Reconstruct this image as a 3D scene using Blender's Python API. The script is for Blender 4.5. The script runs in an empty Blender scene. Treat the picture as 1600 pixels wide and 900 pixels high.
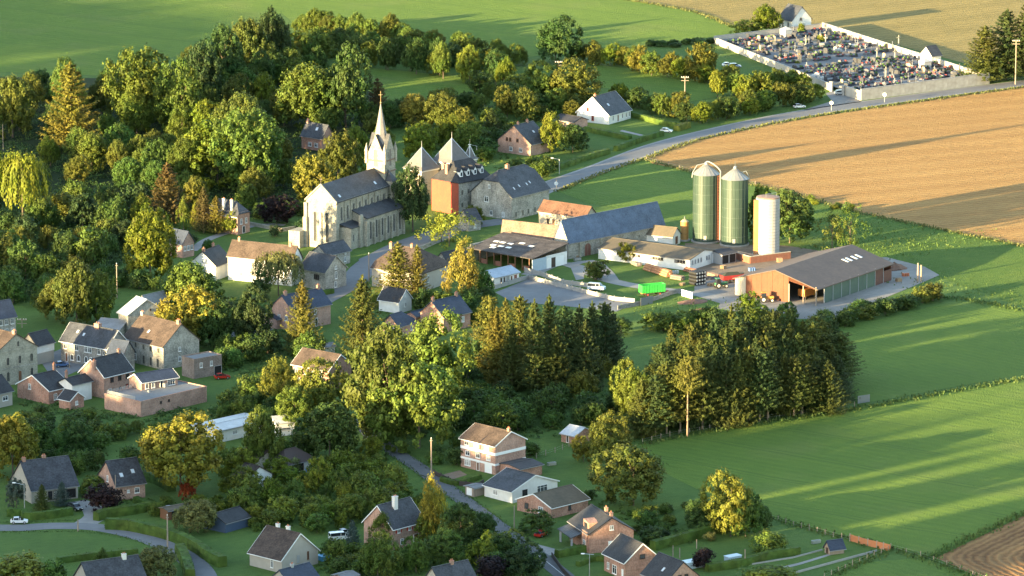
import bpy, math, random
import numpy as np
from mathutils import Vector, Matrix
random.seed(7)
SC = bpy.context.scene
COL = SC.collection
R = math.radians
# ------------------------------------------------------------------ camera
CAM_H, PITCH, FPX = 300.0, R(12.0), 8000.0          # metres above the fields, tilt, focal length in photo pixels
cam_d = bpy.data.cameras.new('camera')
cam = bpy.data.objects.new('camera', cam_d)
COL.objects.link(cam)
cam.location = (0, 0, CAM_H)
cam.rotation_euler = (R(90) - PITCH, 0, 0)
cam_d.sensor_width = 36.0
cam_d.lens = 36.0 * FPX / 1600.0
cam_d.clip_start = 1.0
cam_d.clip_end = 40000.0
SC.camera = cam
# ------------------------------------------------------------------ sky, sun, exposure
SUN_EL, SUN_AZ = R(7.2), R(40.0)      # shadows run along +x turned 40 degrees away from the camera
world = bpy.data.worlds.new('World')
SC.world = world
world.use_nodes = True
wn = world.node_tree
bg = wn.nodes['Background']
sky = wn.nodes.new('ShaderNodeTexSky')
sky.sky_type = 'NISHITA'
sky.sun_disc = False
sky.sun_elevation = SUN_EL
to_sun = Vector((-math.cos(SUN_AZ) * math.cos(SUN_EL), -math.sin(SUN_AZ) * math.cos(SUN_EL), math.sin(SUN_EL)))
sky.sun_rotation = math.atan2(to_sun.x, to_sun.y)
sky.air_density = 1.0
sky.dust_density = 0.6
sky.ozone_density = 1.0
wn.links.new(sky.outputs[0], bg.inputs[0])
bg.inputs[1].default_value = 0.138
sun_d = bpy.data.lights.new('sun', 'SUN')
sun_d.energy = 4.5
sun_d.angle = R(0.5)
sun_d.color = (1.0, 0.76, 0.38)
sun = bpy.data.objects.new('sun', sun_d)
COL.objects.link(sun)
sun.location = (-300, 800, 400)
sun.rotation_euler = to_sun.to_track_quat('Z', 'Y').to_euler()
SC.view_settings.view_transform = 'Standard'
SC.view_settings.look = 'None'
SC.view_settings.exposure = 2.72
SC.view_settings.gamma = 1.0
SC.cycles.max_bounces = 5
SC.cycles.diffuse_bounces = 3
SC.cycles.glossy_bounces = 2
SC.cycles.transmission_bounces = 3
SC.cycles.transparent_max_bounces = 4
# ------------------------------------------------------------------ surveying: photo pixel -> place on the level z
CP, SP = math.cos(PITCH), math.sin(PITCH)
def P(px, py, z=0.0):
    dx, dv = (px - 800.0), (450.0 - py)
    d = Vector((dx, FPX * CP + dv * SP, -FPX * SP + dv * CP))
    t = (z - CAM_H) / d.z
    return Vector((d.x * t, d.y * t, z))
def SCL(py):                            # photo pixels per metre on the ground in row py
    p = P(800, py)
    return FPX / (p.y * CP + CAM_H * SP)
def in_view(p, m=0):
    dep = p[1] * CP + (CAM_H - p[2]) * SP
    u = 800 + FPX * p[0] / dep
    v = 450 - FPX * (p[1] * SP + (p[2] - CAM_H) * CP) / dep
    return u, v
# ------------------------------------------------------------------ object helpers
def thing(name, label, cat, loc=(0, 0, 0), rz=0.0, group=None):
    o = bpy.data.objects.new(name, None)
    COL.objects.link(o)
    o.empty_display_size = 0.5
    o.location = loc
    o.rotation_euler = (0, 0, rz)
    o['label'] = label
    o['category'] = cat
    if group: o['group'] = group
    return o
def tag(o, label=None, cat=None, group=None, kind=None):
    if label: o['label'] = label
    if cat: o['category'] = cat
    if group: o['group'] = group
    if kind: o['kind'] = kind
    return o
def link(name, me, parent=None, loc=None, rot=None, scale=None):
    o = bpy.data.objects.new(name, me)
    COL.objects.link(o)
    if parent is not None: o.parent = parent
    if loc is not None: o.location = loc
    if rot is not None: o.rotation_euler = rot
    if scale is not None: o.scale = scale
    return o
class MB:
    """collects faces and builds ONE mesh"""
    def __init__(s): s.v = []; s.f = []; s.m = []
    def add(s, vs, fs, mi=0):
        b = len(s.v); s.v += [tuple(v) for v in vs]
        for f in fs: s.f.append([b + i for i in f]); s.m.append(mi)
        return s
    def box(s, x0, y0, z0, x1, y1, z1, mi=0):
        vs = [(x0,y0,z0),(x1,y0,z0),(x1,y1,z0),(x0,y1,z0),(x0,y0,z1),(x1,y0,z1),(x1,y1,z1),(x0,y1,z1)]
        return s.add(vs, [(0,3,2,1),(4,5,6,7),(0,1,5,4),(1,2,6,5),(2,3,7,6),(3,0,4,7)], mi)
    def bar(s, a, b, r, mi=0, n=6, r2=None):
        a, b = Vector(a), Vector(b); d = (b - a)
        q = d.to_track_quat('Z', 'Y'); r2 = r if r2 is None else r2
        vs = []
        for p, rr in ((a, r), (b, r2)):
            for i in range(n):
                t = 2 * math.pi * i / n
                vs.append(p + q @ Vector((math.cos(t) * rr, math.sin(t) * rr, 0)))
        fs = [(i, (i + 1) % n, n + (i + 1) % n, n + i) for i in range(n)]
        fs += [tuple(range(n - 1, -1, -1)), tuple(range(n, 2 * n))]
        return s.add(vs, fs, mi)
    def lathe(s, prof, n=24, mi=0, cx=0, cy=0, caps=True):
        vs = []
        for r, z in prof:
            for i in range(n):
                t = 2 * math.pi * i / n
                vs.append((cx + r * math.cos(t), cy + r * math.sin(t), z))
        fs = []
        for k in range(len(prof) - 1):
            for i in range(n):
                fs.append((k*n+i, k*n+(i+1) % n, (k+1)*n+(i+1) % n, (k+1)*n+i))
        if caps:
            fs.append(tuple(range(n - 1, -1, -1)))
            fs.append(tuple((len(prof)-1)*n + i for i in range(n)))
        return s.add(vs, fs, mi)
    def prism(s, poly, z0, z1, mi=0):
        n = len(poly)
        vs = [(x, y, z0) for x, y in poly] + [(x, y, z1) for x, y in poly]
        fs = [tuple(range(n-1, -1, -1)), tuple(range(n, 2*n))] + [(i, (i+1) % n, n+(i+1) % n, n+i) for i in range(n)]
        return s.add(vs, fs, mi)
    def extr(s, poly, y0, y1, mi=0):     # polygon in x,z extruded along y
        n = len(poly)
        vs = [(x, y0, z) for x, z in poly] + [(x, y1, z) for x, z in poly]
        fs = [tuple(range(n)), tuple(range(2*n-1, n-1, -1))] + [(n+i, n+(i+1) % n, (i+1) % n, i) for i in range(n)]
        return s.add(vs, fs, mi)
    def mesh(s, name, mats):
        me = bpy.data.meshes.new(name)
        me.from_pydata(s.v, [], s.f)
        for m in (mats if isinstance(mats, (list, tuple)) else [mats]): me.materials.append(m)
        if any(s.m): me.polygons.foreach_set('material_index', s.m)
        me.update()
        return me
    def build(s, name, mats, parent=None, loc=None, rot=None):
        return link(name, s.mesh(name, mats), parent, loc, rot)
# ------------------------------------------------------------------ materials
_M = {}
def nodes(m):
    m.use_nodes = True
    nt = m.node_tree
    return nt, nt.nodes, nt.links
def surf(name, c1, c2=None, scale=3.0, fine=22.0, rough=0.85, bump=0.3, amt=1.0, metal=0.0, stretch=(1, 1, 1), c3=None, streak=0.0, spec=0.3, bdist=0.05):
    """plaster, brick, slate, metal ...: two sizes of noise between two colours, with relief"""
    if name in _M: return _M[name]
    m = bpy.data.materials.new(name); nt, N, L = nodes(m)
    b = N['Principled BSDF']; b.inputs['Roughness'].default_value = rough; b.inputs['Metallic'].default_value = metal
    b.inputs['Specular IOR Level'].default_value = spec
    tc = N.new('ShaderNodeTexCoord'); mp = N.new('ShaderNodeMapping')
    mp.inputs['Scale'].default_value = stretch
    L.new(tc.outputs['Object'], mp.inputs[0])
    n1 = N.new('ShaderNodeTexNoise'); n1.inputs['Scale'].default_value = scale / 10; n1.inputs['Detail'].default_value = 4
    n2 = N.new('ShaderNodeTexNoise'); n2.inputs['Scale'].default_value = fine / 10; n2.inputs['Detail'].default_value = 3
    L.new(mp.outputs[0], n1.inputs[0]); L.new(mp.outputs[0], n2.inputs[0])
    mx = N.new('ShaderNodeMix'); mx.data_type = 'FLOAT'; mx.inputs[0].default_value = 0.5
    L.new(n1.outputs[0], mx.inputs[2]); L.new(n2.outputs[0], mx.inputs[3])
    rp = N.new('ShaderNodeValToRGB')
    c2 = c2 or tuple(c * 0.7 for c in c1)
    rp.color_ramp.elements[0].position = 0.5 - 0.17 * amt; rp.color_ramp.elements[1].position = 0.5 + 0.17 * amt
    rp.color_ramp.elements[0].color = (*c2, 1); rp.color_ramp.elements[1].color = (*c1, 1)
    if c3:
        e = rp.color_ramp.elements.new(0.5 - 0.02); e.color = (*c3, 1)
    L.new(mx.outputs[0], rp.inputs[0])
    L.new(rp.outputs[0], b.inputs['Base Color'])
    if bump:
        bp = N.new('ShaderNodeBump'); bp.inputs['Strength'].default_value = bump; bp.inputs['Distance'].default_value = bdist
        L.new(n2.outputs[0], bp.inputs['Height']); L.new(bp.outputs[0], b.inputs['Normal'])
    _M[name] = m
    return m
def plain(name, c, rough=0.6, metal=0.0, spec=0.4, emit=None):
    if name in _M: return _M[name]
    m = bpy.data.materials.new(name); nt, N, L = nodes(m)
    b = N['Principled BSDF']; b.inputs['Base Color'].default_value = (*c, 1)
    b.inputs['Roughness'].default_value = rough; b.inputs['Metallic'].default_value = metal
    b.inputs['Specular IOR Level'].default_value = spec
    _M[name] = m
    return m
def coursed(name, c1, c2, mortar, bw=0.5, bh=0.25, rough=0.9, noise=0.5, bump=0.4):
    """stone or roofing laid in courses: the brick pattern on both wall directions (object space), plus stains"""
    if name in _M: return _M[name]
    m = bpy.data.materials.new(name); nt, N, L = nodes(m)
    b = N['Principled BSDF']; b.inputs['Roughness'].default_value = rough; b.inputs['Specular IOR Level'].default_value = 0.25
    tc = N.new('ShaderNodeTexCoord'); sp = N.new('ShaderNodeSeparateXYZ'); L.new(tc.outputs['Object'], sp.inputs[0])
    ad = N.new('ShaderNodeMath'); ad.operation = 'ADD'; L.new(sp.outputs[0], ad.inputs[0]); L.new(sp.outputs[1], ad.inputs[1])
    cb = N.new('ShaderNodeCombineXYZ'); L.new(ad.outputs[0], cb.inputs[0]); L.new(sp.outputs[2], cb.inputs[1])
    br = N.new('ShaderNodeTexBrick'); br.inputs['Scale'].default_value = 1.0
    br.inputs['Brick Width'].default_value = bw; br.inputs['Row Height'].default_value = bh
    br.inputs['Mortar Size'].default_value = 0.02; br.inputs['Color1'].default_value = (*c1, 1); br.inputs['Color2'].default_value = (*c2, 1)
    br.inputs['Mortar'].default_value = (*mortar, 1)
    L.new(cb.outputs[0], br.inputs[0])
    n1 = N.new('ShaderNodeTexNoise'); n1.inputs['Scale'].default_value = 0.35; n1.inputs['Detail'].default_value = 5
    n2 = N.new('ShaderNodeTexNoise'); n2.inputs['Scale'].default_value = 2.2; n2.inputs['Detail'].default_value = 3
    L.new(tc.outputs['Object'], n1.inputs[0]); L.new(tc.outputs['Object'], n2.inputs[0])
    av = N.new('ShaderNodeMath'); av.operation = 'ADD'; L.new(n1.outputs[0], av.inputs[0]); L.new(n2.outputs[0], av.inputs[1])
    mr = N.new('ShaderNodeMapRange'); mr.inputs[1].default_value = 0.7; mr.inputs[2].default_value = 1.3
    mr.inputs[3].default_value = 1.0 - noise; mr.inputs[4].default_value = 1.0 + noise * 0.6
    L.new(av.outputs[0], mr.inputs[0])
    mx = N.new('ShaderNodeMix'); mx.data_type = 'RGBA'; mx.blend_type = 'MULTIPLY'; mx.inputs[0].default_value = 1
    L.new(br.outputs[0], mx.inputs[6]); L.new(mr.outputs[0], mx.inputs[7])
    L.new(mx.outputs[2], b.inputs['Base Color'])
    bp = N.new('ShaderNodeBump'); bp.inputs['Strength'].default_value = bump; bp.inputs['Distance'].default_value = 0.06
    L.new(n2.outputs[0], bp.inputs['Height']); L.new(bp.outputs[0], b.inputs['Normal'])
    _M[name] = m
    return m
# walls
brick = coursed('brick_red', (.47,.185,.115), (.37,.14,.09), (.34,.25,.2), .22, .075, noise=.45)
brick_pale = coursed('brick_salmon', (.52,.25,.17), (.43,.2,.135), (.38,.29,.24), .22, .075, noise=.4)
brick_brown = coursed('brick_brown', (.22,.15,.12), (.18,.12,.10), (.26,.22,.19), .22, .075, noise=.4)
stone = coursed('stone_grey', (.40,.375,.325), (.31,.29,.25), (.34,.32,.28), .55, .28, noise=.55, bump=.6)
stone_pale = coursed('stone_pale', (.365,.34,.275), (.30,.28,.225), (.32,.295,.24), .6, .3, noise=.4, bump=.5)
stone_dark = coursed('stone_dark', (.29,.27,.24), (.22,.205,.185), (.27,.255,.23), .55, .28, noise=.5, bump=.6)
white_r = surf('white_render', (.74,.73,.70), (.60,.585,.55), 2, 9, bump=.1)
cream_r = surf('cream_render', (.46,.40,.31), (.37,.32,.25), 2, 9, bump=.15)
beige_r = surf('beige_render', (.40,.36,.31), (.33,.30,.26), 2, 9, bump=.15)
ochre_r = surf('ochre_render', (.52,.37,.19), (.42,.3,.15), 2, 9, bump=.15)
red_r = surf('red_limewash', (.40,.085,.045), (.24,.062,.042), 4, 16, bump=.4, amt=1.3)
blue_w = surf('pale_blue_boards', (.42,.50,.56), (.34,.41,.47), 2, 12, bump=.1)
# roofs
slate = coursed('roof_slate', (.068,.072,.083), (.052,.055,.063), (.039,.041,.047), .45, .14, rough=.55, noise=.5, bump=.2)
slate_b = coursed('roof_slate_blue', (.105,.145,.215), (.085,.12,.185), (.07,.1,.15), .5, .16, rough=.6, noise=.35, bump=.2)
slate_navy = coursed('roof_tile_navy', (.048,.062,.095), (.038,.05,.078), (.03,.038,.06), .35, .14, rough=.6, noise=.35, bump=.2)
tile_dark = coursed('roof_tile_black', (.045,.044,.047), (.033,.033,.036), (.024,.024,.027), .35, .15, rough=.6, noise=.45, bump=.3)
tile_brown = coursed('roof_tile_brown', (.098,.070,.056), (.076,.055,.045), (.05,.038,.031), .35, .15, rough=.8, noise=.5, bump=.3)
tile_pink = coursed('roof_fibre_pinkish', (.20,.135,.105), (.17,.115,.09), (.13,.09,.07), .9, .45, rough=.9, noise=.4, bump=.3)
tile_oxide = coursed('roof_tile_oxide', (.15,.080,.055), (.12,.065,.045), (.085,.047,.034), .35, .15, rough=.85, noise=.45, bump=.3)
roof_grey = coursed('roof_sheet_grey', (.24,.245,.25), (.21,.215,.22), (.17,.175,.18), 1.1, 2.0, rough=.5, noise=.25, bump=.1)
roof_pale = coursed('roof_sheet_pale', (.46,.48,.5), (.42,.44,.46), (.36,.38,.4), 1.1, 2.0, rough=.45, noise=.2, bump=.1)
roof_bluep = coursed('roof_sheet_bluegrey', (.33,.39,.46), (.3,.355,.42), (.26,.31,.37), 1.1, 2.0, rough=.5, noise=.2, bump=.1)
felt = surf('roof_felt_grey', (.2,.205,.21), (.14,.145,.15), 2.5, 14, rough=.9, bump=.2)
felt_dark = surf('roof_felt_dark', (.075,.075,.08), (.05,.05,.055), 2.5, 14, rough=.9, bump=.2)
moss_roof = surf('roof_moss_brown', (.13,.105,.075), (.085,.075,.055), 2.5, 14, rough=.95, bump=.4)
# joinery, metal, glass
white_p = plain('white_paint', (.78,.78,.76), .45)
grey_p = plain('grey_paint', (.3,.31,.32), .5)
dark_p = plain('dark_joinery', (.05,.035,.03), .5)
red_p = plain('red_paint', (.35,.045,.03), .5)
brown_p = plain('brown_joinery', (.16,.075,.04), .55)
glass = plain('window_glass', (.025,.03,.038), .08, spec=.6)
sky_glass = plain('roof_window_glass', (.5,.56,.62), .1, spec=.8)
zinc = surf('zinc', (.5,.51,.52), (.4,.41,.42), 3, 10, rough=.35, metal=.7, bump=.05)
cap_brick = coursed('chimney_brick', (.42,.2,.13), (.34,.16,.11), (.3,.22,.18), .22, .075, noise=.3)
clay = plain('terracotta', (.42,.17,.09), .8)
concrete = surf('concrete', (.33,.32,.30), (.25,.24,.225), 3, 15, bump=.2)
wood_pole = surf('weathered_wood', (.33,.26,.2), (.24,.19,.15), 3, 20, rough=.9, bump=.2, stretch=(6, 6, .6))
opening_shade = plain('dark_inside', (.012,.012,.012), .9)  # flat near-black paint for the shade inside doorways, bays and carports
# ------------------------------------------------------------------ ground materials (world position)
def ground_mat(name, cols, big=.02, mid=.25, fine=2.2, bump=1.0, bdist=.35, rows=None, rough=.95, head=None, wig=0.0, tram=None, patch=None, rowmix=.4, rowb=.8, sheen=0.0):
    """cols: three colours dark->light; rows=(angle, spacing m) adds drill lines"""
    m = bpy.data.materials.new(name); nt, N, L = nodes(m)
    b = N['Principled BSDF']; b.inputs['Roughness'].default_value = rough; b.inputs['Specular IOR Level'].default_value = 0.1
    if sheen:
        b.inputs['Sheen Weight'].default_value = sheen; b.inputs['Sheen Roughness'].default_value = .6
        b.inputs['Sheen Tint'].default_value = (*cols[2], 1)
    g = N.new('ShaderNodeNewGeometry'); src = g.outputs['Position']
    def noise(s, d=4, stretch=None, ang=0):
        n = N.new('ShaderNodeTexNoise'); n.inputs['Scale'].default_value = s; n.inputs['Detail'].default_value = d
        if stretch:
            mp = N.new('ShaderNodeMapping'); mp.vector_type = 'TEXTURE'; mp.inputs['Scale'].default_value = stretch; mp.inputs['Rotation'].default_value = (0, 0, ang)
            L.new(src, mp.inputs[0]); L.new(mp.outputs[0], n.inputs[0])
        else: L.new(src, n.inputs[0])
        return n.outputs[0]
    def mathn(op, a, c=None, d=None):
        n = N.new('ShaderNodeMath'); n.operation = op
        for i, x in enumerate((a, c, d)):
            if x is None: continue
            if isinstance(x, (int, float)): n.inputs[i].default_value = x
            else: L.new(x, n.inputs[i])
        return n.outputs[0]
    a = noise(big, 3); c = noise(mid, 4, (1, 1, 1)); f = noise(fine, 3)
    # clumps drawn out along the drill direction
    ang = rows[0] if rows else 0.6
    st = noise(mid * 2.2, 3, (3.2, 1, 1), ang)
    v = mathn('ADD', mathn('MULTIPLY', a, .45), mathn('MULTIPLY', c, .25))
    v = mathn('ADD', v, mathn('MULTIPLY', st, .3))
    hgt = mathn('ADD', mathn('MULTIPLY', f, .5), mathn('MULTIPLY', st, .5))
    if rows:
        sx = N.new('ShaderNodeSeparateXYZ'); L.new(src, sx.inputs[0])
        ca, sa = math.cos(rows[0]), math.sin(rows[0])
        if head is None:
            d = mathn('ADD', mathn('MULTIPLY', sx.outputs[0], -sa), mathn('MULTIPLY', sx.outputs[1], ca))
        else:   # headland: rows follow the two field edges and turn the corner
            (p1, n1), (p2, n2) = head
            d1 = mathn('ADD', mathn('ADD', mathn('MULTIPLY', sx.outputs[0], n1[0]), mathn('MULTIPLY', sx.outputs[1], n1[1])), -(p1[0]*n1[0] + p1[1]*n1[1]))
            d2 = mathn('ADD', mathn('ADD', mathn('MULTIPLY', sx.outputs[0], n2[0]), mathn('MULTIPLY', sx.outputs[1], n2[1])), -(p2[0]*n2[0] + p2[1]*n2[1]))
            d = mathn('SMOOTH_MIN', d1, d2, 9.0)
        d = mathn('ADD', d, mathn('MULTIPLY', c, wig))
        w = mathn('SINE', mathn('MULTIPLY', d, 2 * math.pi / rows[1]))
        w = mathn('MULTIPLY', mathn('ADD', w, 1), .5)
        w2 = mathn('SINE', mathn('MULTIPLY', d, 2 * math.pi / (rows[1] * 5.3)))
        w2 = mathn('MULTIPLY', mathn('ADD', w2, 1), .5)
        v = mathn('ADD', mathn('MULTIPLY', v, 1 - rowmix), mathn('ADD', mathn('MULTIPLY', w, rowmix * .6), mathn('MULTIPLY', w2, rowmix * .4)))
        hgt = mathn('ADD', hgt, mathn('MULTIPLY', w, rowb))
    v = mathn('ADD', mathn('MULTIPLY', v, .75), mathn('MULTIPLY', f, .25))
    rp = N.new('ShaderNodeValToRGB'); e = rp.color_ramp.elements
    e[0].position = .36; e[0].color = (*cols[0], 1); e[1].position = .64; e[1].color = (*cols[2], 1)
    k = e.new(.5); k.color = (*cols[1], 1)
    L.new(v, rp.inputs[0]); colr = rp.outputs[0]
    def blend(fac, c_, base_):
        mx = N.new('ShaderNodeMix'); mx.data_type = 'RGBA'; L.new(fac, mx.inputs[0]); L.new(base_, mx.inputs[6]); mx.inputs[7].default_value = (*c_, 1)
        return mx.outputs[2]
    if patch:       # worn or thin places
        pn = noise(.035, 6); pm = N.new('ShaderNodeMapRange'); pm.inputs[1].default_value = .54; pm.inputs[2].default_value = .72; pm.inputs[3].default_value = 0; pm.inputs[4].default_value = .55
        L.new(pn, pm.inputs[0]); colr = blend(pm.outputs[0], patch, colr)
    if tram:        # paired wheel tracks of the sprayer: angle, spacing, colour
        sx2 = N.new('ShaderNodeSeparateXYZ'); L.new(src, sx2.inputs[0])
        dd = mathn('ADD', mathn('MULTIPLY', sx2.outputs[0], -math.sin(tram[0])), mathn('MULTIPLY', sx2.outputs[1], math.cos(tram[0])))
        dd = mathn('ADD', dd, mathn('MULTIPLY', a, 9.0))
        md = mathn('ABSOLUTE', mathn('SUBTRACT', mathn('MODULO', mathn('ADD', dd, 9000.0), tram[1]), tram[1]/2))
        tr = mathn('LESS_THAN', mathn('ABSOLUTE', mathn('SUBTRACT', md, .95)), .26)
        tr = mathn('MULTIPLY', tr, mathn('MULTIPLY', c, 1.1))
        colr = blend(tr, tram[2], colr)
    L.new(colr, b.inputs['Base Color'])
    bp = N.new('ShaderNodeBump'); bp.inputs['Strength'].default_value = bump; bp.inputs['Distance'].default_value = bdist
    L.new(hgt, bp.inputs['Height']); L.new(bp.outputs[0], b.inputs['Normal'])
    return m
A_ROW = R(32)
g_garden = ground_mat('garden_grass', [(0.051,0.091,0.026), (0.070,0.119,0.030), (0.097,0.146,0.035)], .05, .4, 3.0, .8, .8, sheen=.3)
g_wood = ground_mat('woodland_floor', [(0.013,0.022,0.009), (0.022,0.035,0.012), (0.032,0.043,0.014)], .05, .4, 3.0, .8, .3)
g_meadow = ground_mat('meadow_grass', [(0.070,0.122,0.027), (0.093,0.151,0.030), (0.125,0.182,0.034)], .02, .25, 2.4, 1.0, 1.6, sheen=.5, rows=(R(-38), 3.4), rowmix=.12, rowb=.06, tram=(R(-36), 21, (.04,.08,.025)), patch=(.13,.155,.05))
g_pasture = ground_mat('pasture_grass', [(0.066,0.117,0.028), (0.087,0.145,0.032), (0.119,0.174,0.034)], .02, .3, 2.6, 1.0, 1.6, sheen=.5, rows=(R(-48), 2.6), rowmix=.10, rowb=.05, patch=(.12,.155,.05))
g_rough = ground_mat('rough_pasture', [(0.043,0.089,0.020), (0.064,0.119,0.024), (0.104,0.146,0.031)], .03, .35, 2.2, 1.0, 1.6, sheen=.4)
g_stubble = ground_mat('golden_stubble', [(0.242,0.137,0.053), (0.306,0.177,0.069), (0.371,0.230,0.089)], .02, .3, 2.4, 1.0, 1.3, rows=(R(24), 2.6), wig=2.6, rowmix=.34, rowb=.3, sheen=.3, tram=(R(24), 17, (.24,.135,.056)), patch=(.29,.18,.07))
g_hay = ground_mat('dry_pasture', [(0.137,0.117,0.047), (0.202,0.161,0.063), (0.266,0.206,0.081)], .02, .22, 2.0, 1.0, 1.4, sheen=.3, rows=(R(35), 4.0), wig=2.5, rowmix=.2, rowb=.2)
g_yard = ground_mat('yard_gravel', [(0.161,0.153,0.141), (0.226,0.214,0.198), (0.290,0.278,0.258)], .06, .5, 3.0, .4, .1)
g_dirt = ground_mat('bare_earth', [(.13,.1,.075), (.2,.155,.115), (.28,.225,.17)], .06, .5, 3.0, .8, .2)
g_asph = ground_mat('asphalt', [(.145,.145,.15), (.175,.175,.178), (.205,.205,.205)], .05, .4, 3.0, .15, .05, patch=(.095,.095,.10))
g_lane = ground_mat('lane_asphalt', [(.105,.105,.11), (.13,.13,.132), (.16,.158,.155)], .05, .4, 3.0, .15, .05, patch=(.07,.07,.074))
g_lot = ground_mat('car_park_asphalt', [(.16,.16,.165), (.19,.19,.195), (.23,.23,.23)], .05, .4, 3.0, .12, .05, patch=(.11,.11,.115))
g_pave = ground_mat('pale_concrete', [(0.210,0.202,0.190), (0.258,0.250,0.238), (0.323,0.310,0.290)], .06, .5, 3.0, .3, .06)
g_grave = ground_mat('grave_gravel', [(.11,.11,.115), (.16,.16,.165), (.24,.235,.23)], .1, .7, 3.0, .4, .1)

def sheet(name, pts, z, mat, world_pts=False):
    vs = [(p[0], p[1], z) for p in pts] if world_pts else [tuple(P(x, y))[:2] + (z,) for x, y in pts]
    me = bpy.data.meshes.new(name)
    me.from_pydata(vs, [], [list(range(len(vs)))])
    me.materials.append(mat); me.update()
    if me.polygons[0].normal.z < 0: me.flip_normals()
    o = link(name, me); o['kind'] = 'structure'
    return o
def smooth_line(pts, step=3.0):
    """Catmull-Rom through world points"""
    pts = [Vector((p[0], p[1], 0)) for p in pts]
    ext = [pts[0]*2 - pts[1]] + pts + [pts[-1]*2 - pts[-2]]
    out = []
    for i in range(1, len(ext) - 2):
        p0, p1, p2, p3 = ext[i-1:i+3]
        n = max(2, int((p2 - p1).length / step))
        for k in range(n):
            t = k / n
            out.append(.5*((2*p1) + (p2-p0)*t + (2*p0-5*p1+4*p2-p3)*t*t + (3*p1-p0-3*p2+p3)*t*t*t))
    out.append(pts[-1])
    return out
ROADS = []
def road(name, pts, w, z, mat, step=3.0, keep=True):
    ln = smooth_line([P(x, y) for x, y in pts], step)
    if keep: ROADS.append((ln, w))
    vs, fs = [], []
    for i, p in enumerate(ln):
        d = (ln[min(i+1, len(ln)-1)] - ln[max(i-1, 0)]).normalized(); n = Vector((-d.y, d.x, 0))
        ww = w if not isinstance(w, tuple) else w[0] + (w[1]-w[0]) * i / (len(ln)-1)
        vs += [tuple((p + n*ww/2).xy) + (z,), tuple((p - n*ww/2).xy) + (z,)]
        if i: fs.append((2*i-2, 2*i-1, 2*i+1, 2*i))
    me = bpy.data.meshes.new(name); me.from_pydata(vs, [], fs); me.materials.append(mat); me.update()
    o = link(name, me); o['kind'] = 'structure'
    return ln
# the one big ground sheet
sheet('ground', [(-14000, -200), (14000, -200), (14000, 24000), (-14000, 24000)], 0, g_garden, True)
# fields
sheet('meadow', [(-900, 130), (-10, 112), (150, 118), (330, 75), (440, 20), (480, 55), (640, 62), (800, 92), (1000, 68), (1110, 66), (1150, 45), (1080, 18), (950, -6), (760, -60), (500, -200), (-400, -260), (-1500, -200)], .03, g_meadow)
sheet('dry_pasture', [(950, -6), (1080, 17), (1143, 40), (1190, 44), (1290, 40), (1540, 108), (1620, 118), (2600, 60), (2600, -300), (900, -300), (560, -190), (760, -60)], .04, g_hay)
sheet('meadow', [(560, 104), (700, 118), (780, 128), (770, 150), (640, 178), (590, 150)], .03, g_meadow)
sheet('meadow', [(905, 98), (1050, 116), (1140, 140), (1130, 150), (1040, 165), (960, 140), (925, 135)], .03, g_meadow)
sheet('stubble_field', [(1006, 247), (1070, 224), (1200, 195), (1400, 163), (1600, 135), (2300, 40), (2600, 500), (1600, 384), (1450, 354), (1330, 329), (1250, 308), (1180, 289), (1080, 268), (1020, 256)], .05, g_stubble)
sheet('wedge_field', [(868, 298), (950, 266), (1006, 250), (1080, 270), (1180, 291), (1180, 330), (1060, 346), (1000, 330), (920, 318)], .03, g_pasture)
sheet('rough_pasture', [(1250, 312), (1330, 331), (1450, 356), (1600, 386), (2300, 470), (2300, 520), (1600, 480), (1460, 430), (1400, 408), (1300, 390), (1240, 380)], .03, g_rough)
sheet('pasture', [(1285, 512), (1380, 498), (1460, 478), (1500, 470), (1600, 484), (1900, 528), (1600, 585), (1450, 612), (1340, 632), (1310, 560)], .035, g_pasture)
sheet('pasture', [(1000, 695), (1130, 668), (1335, 637), (1450, 617), (1600, 590), (2600, 420), (2600, 600), (1600, 803), (1530, 838), (1462, 866), (1390, 856), (1190, 806), (1100, 770), (1040, 740)], .04, g_meadow)
pl_c, pl_a, pl_b = P(1462, 872), P(1600, 806), P(1560, 915)
def _nrm(p, q, inside):
    d = (q - p).normalized(); n = Vector((-d.y, d.x))
    if (inside.xy - p.xy).dot(n) < 0: n = -n
    return ((p.x, p.y), (n.x, n.y))
ins = P(1600, 880)
g_plough = ground_mat('ploughed_stubble', [(.125,.064,.03), (.235,.125,.054), (.33,.19,.08)], .03, .35, 2.5, 1.0, .5, rows=(0, 1.9), head=(_nrm(pl_c, pl_a, ins), _nrm(pl_c, pl_b, ins)), wig=2.2, rowmix=.28, rowb=.55)
sheet('ploughed_field', [(1462, 872), (1600, 806), (2200, 500), (2200, 1100), (1700, 965), (1560, 915)], .05, g_plough)
sheet('pasture', [(1190, 960), (1330, 880), (1440, 872), (1540, 906), (1640, 950), (1500, 1000)], .035, g_pasture)
# woodland floor under the big wood at left
sheet('woodland_floor', [(-300, 130), (-10, 120), (150, 122), (330, 92), (400, 78), (430, 110), (520, 112), (590, 150), (600, 230), (480, 330), (440, 345), (300, 330), (180, 420), (0, 480), (-400, 520)], .02, g_wood)
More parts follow.
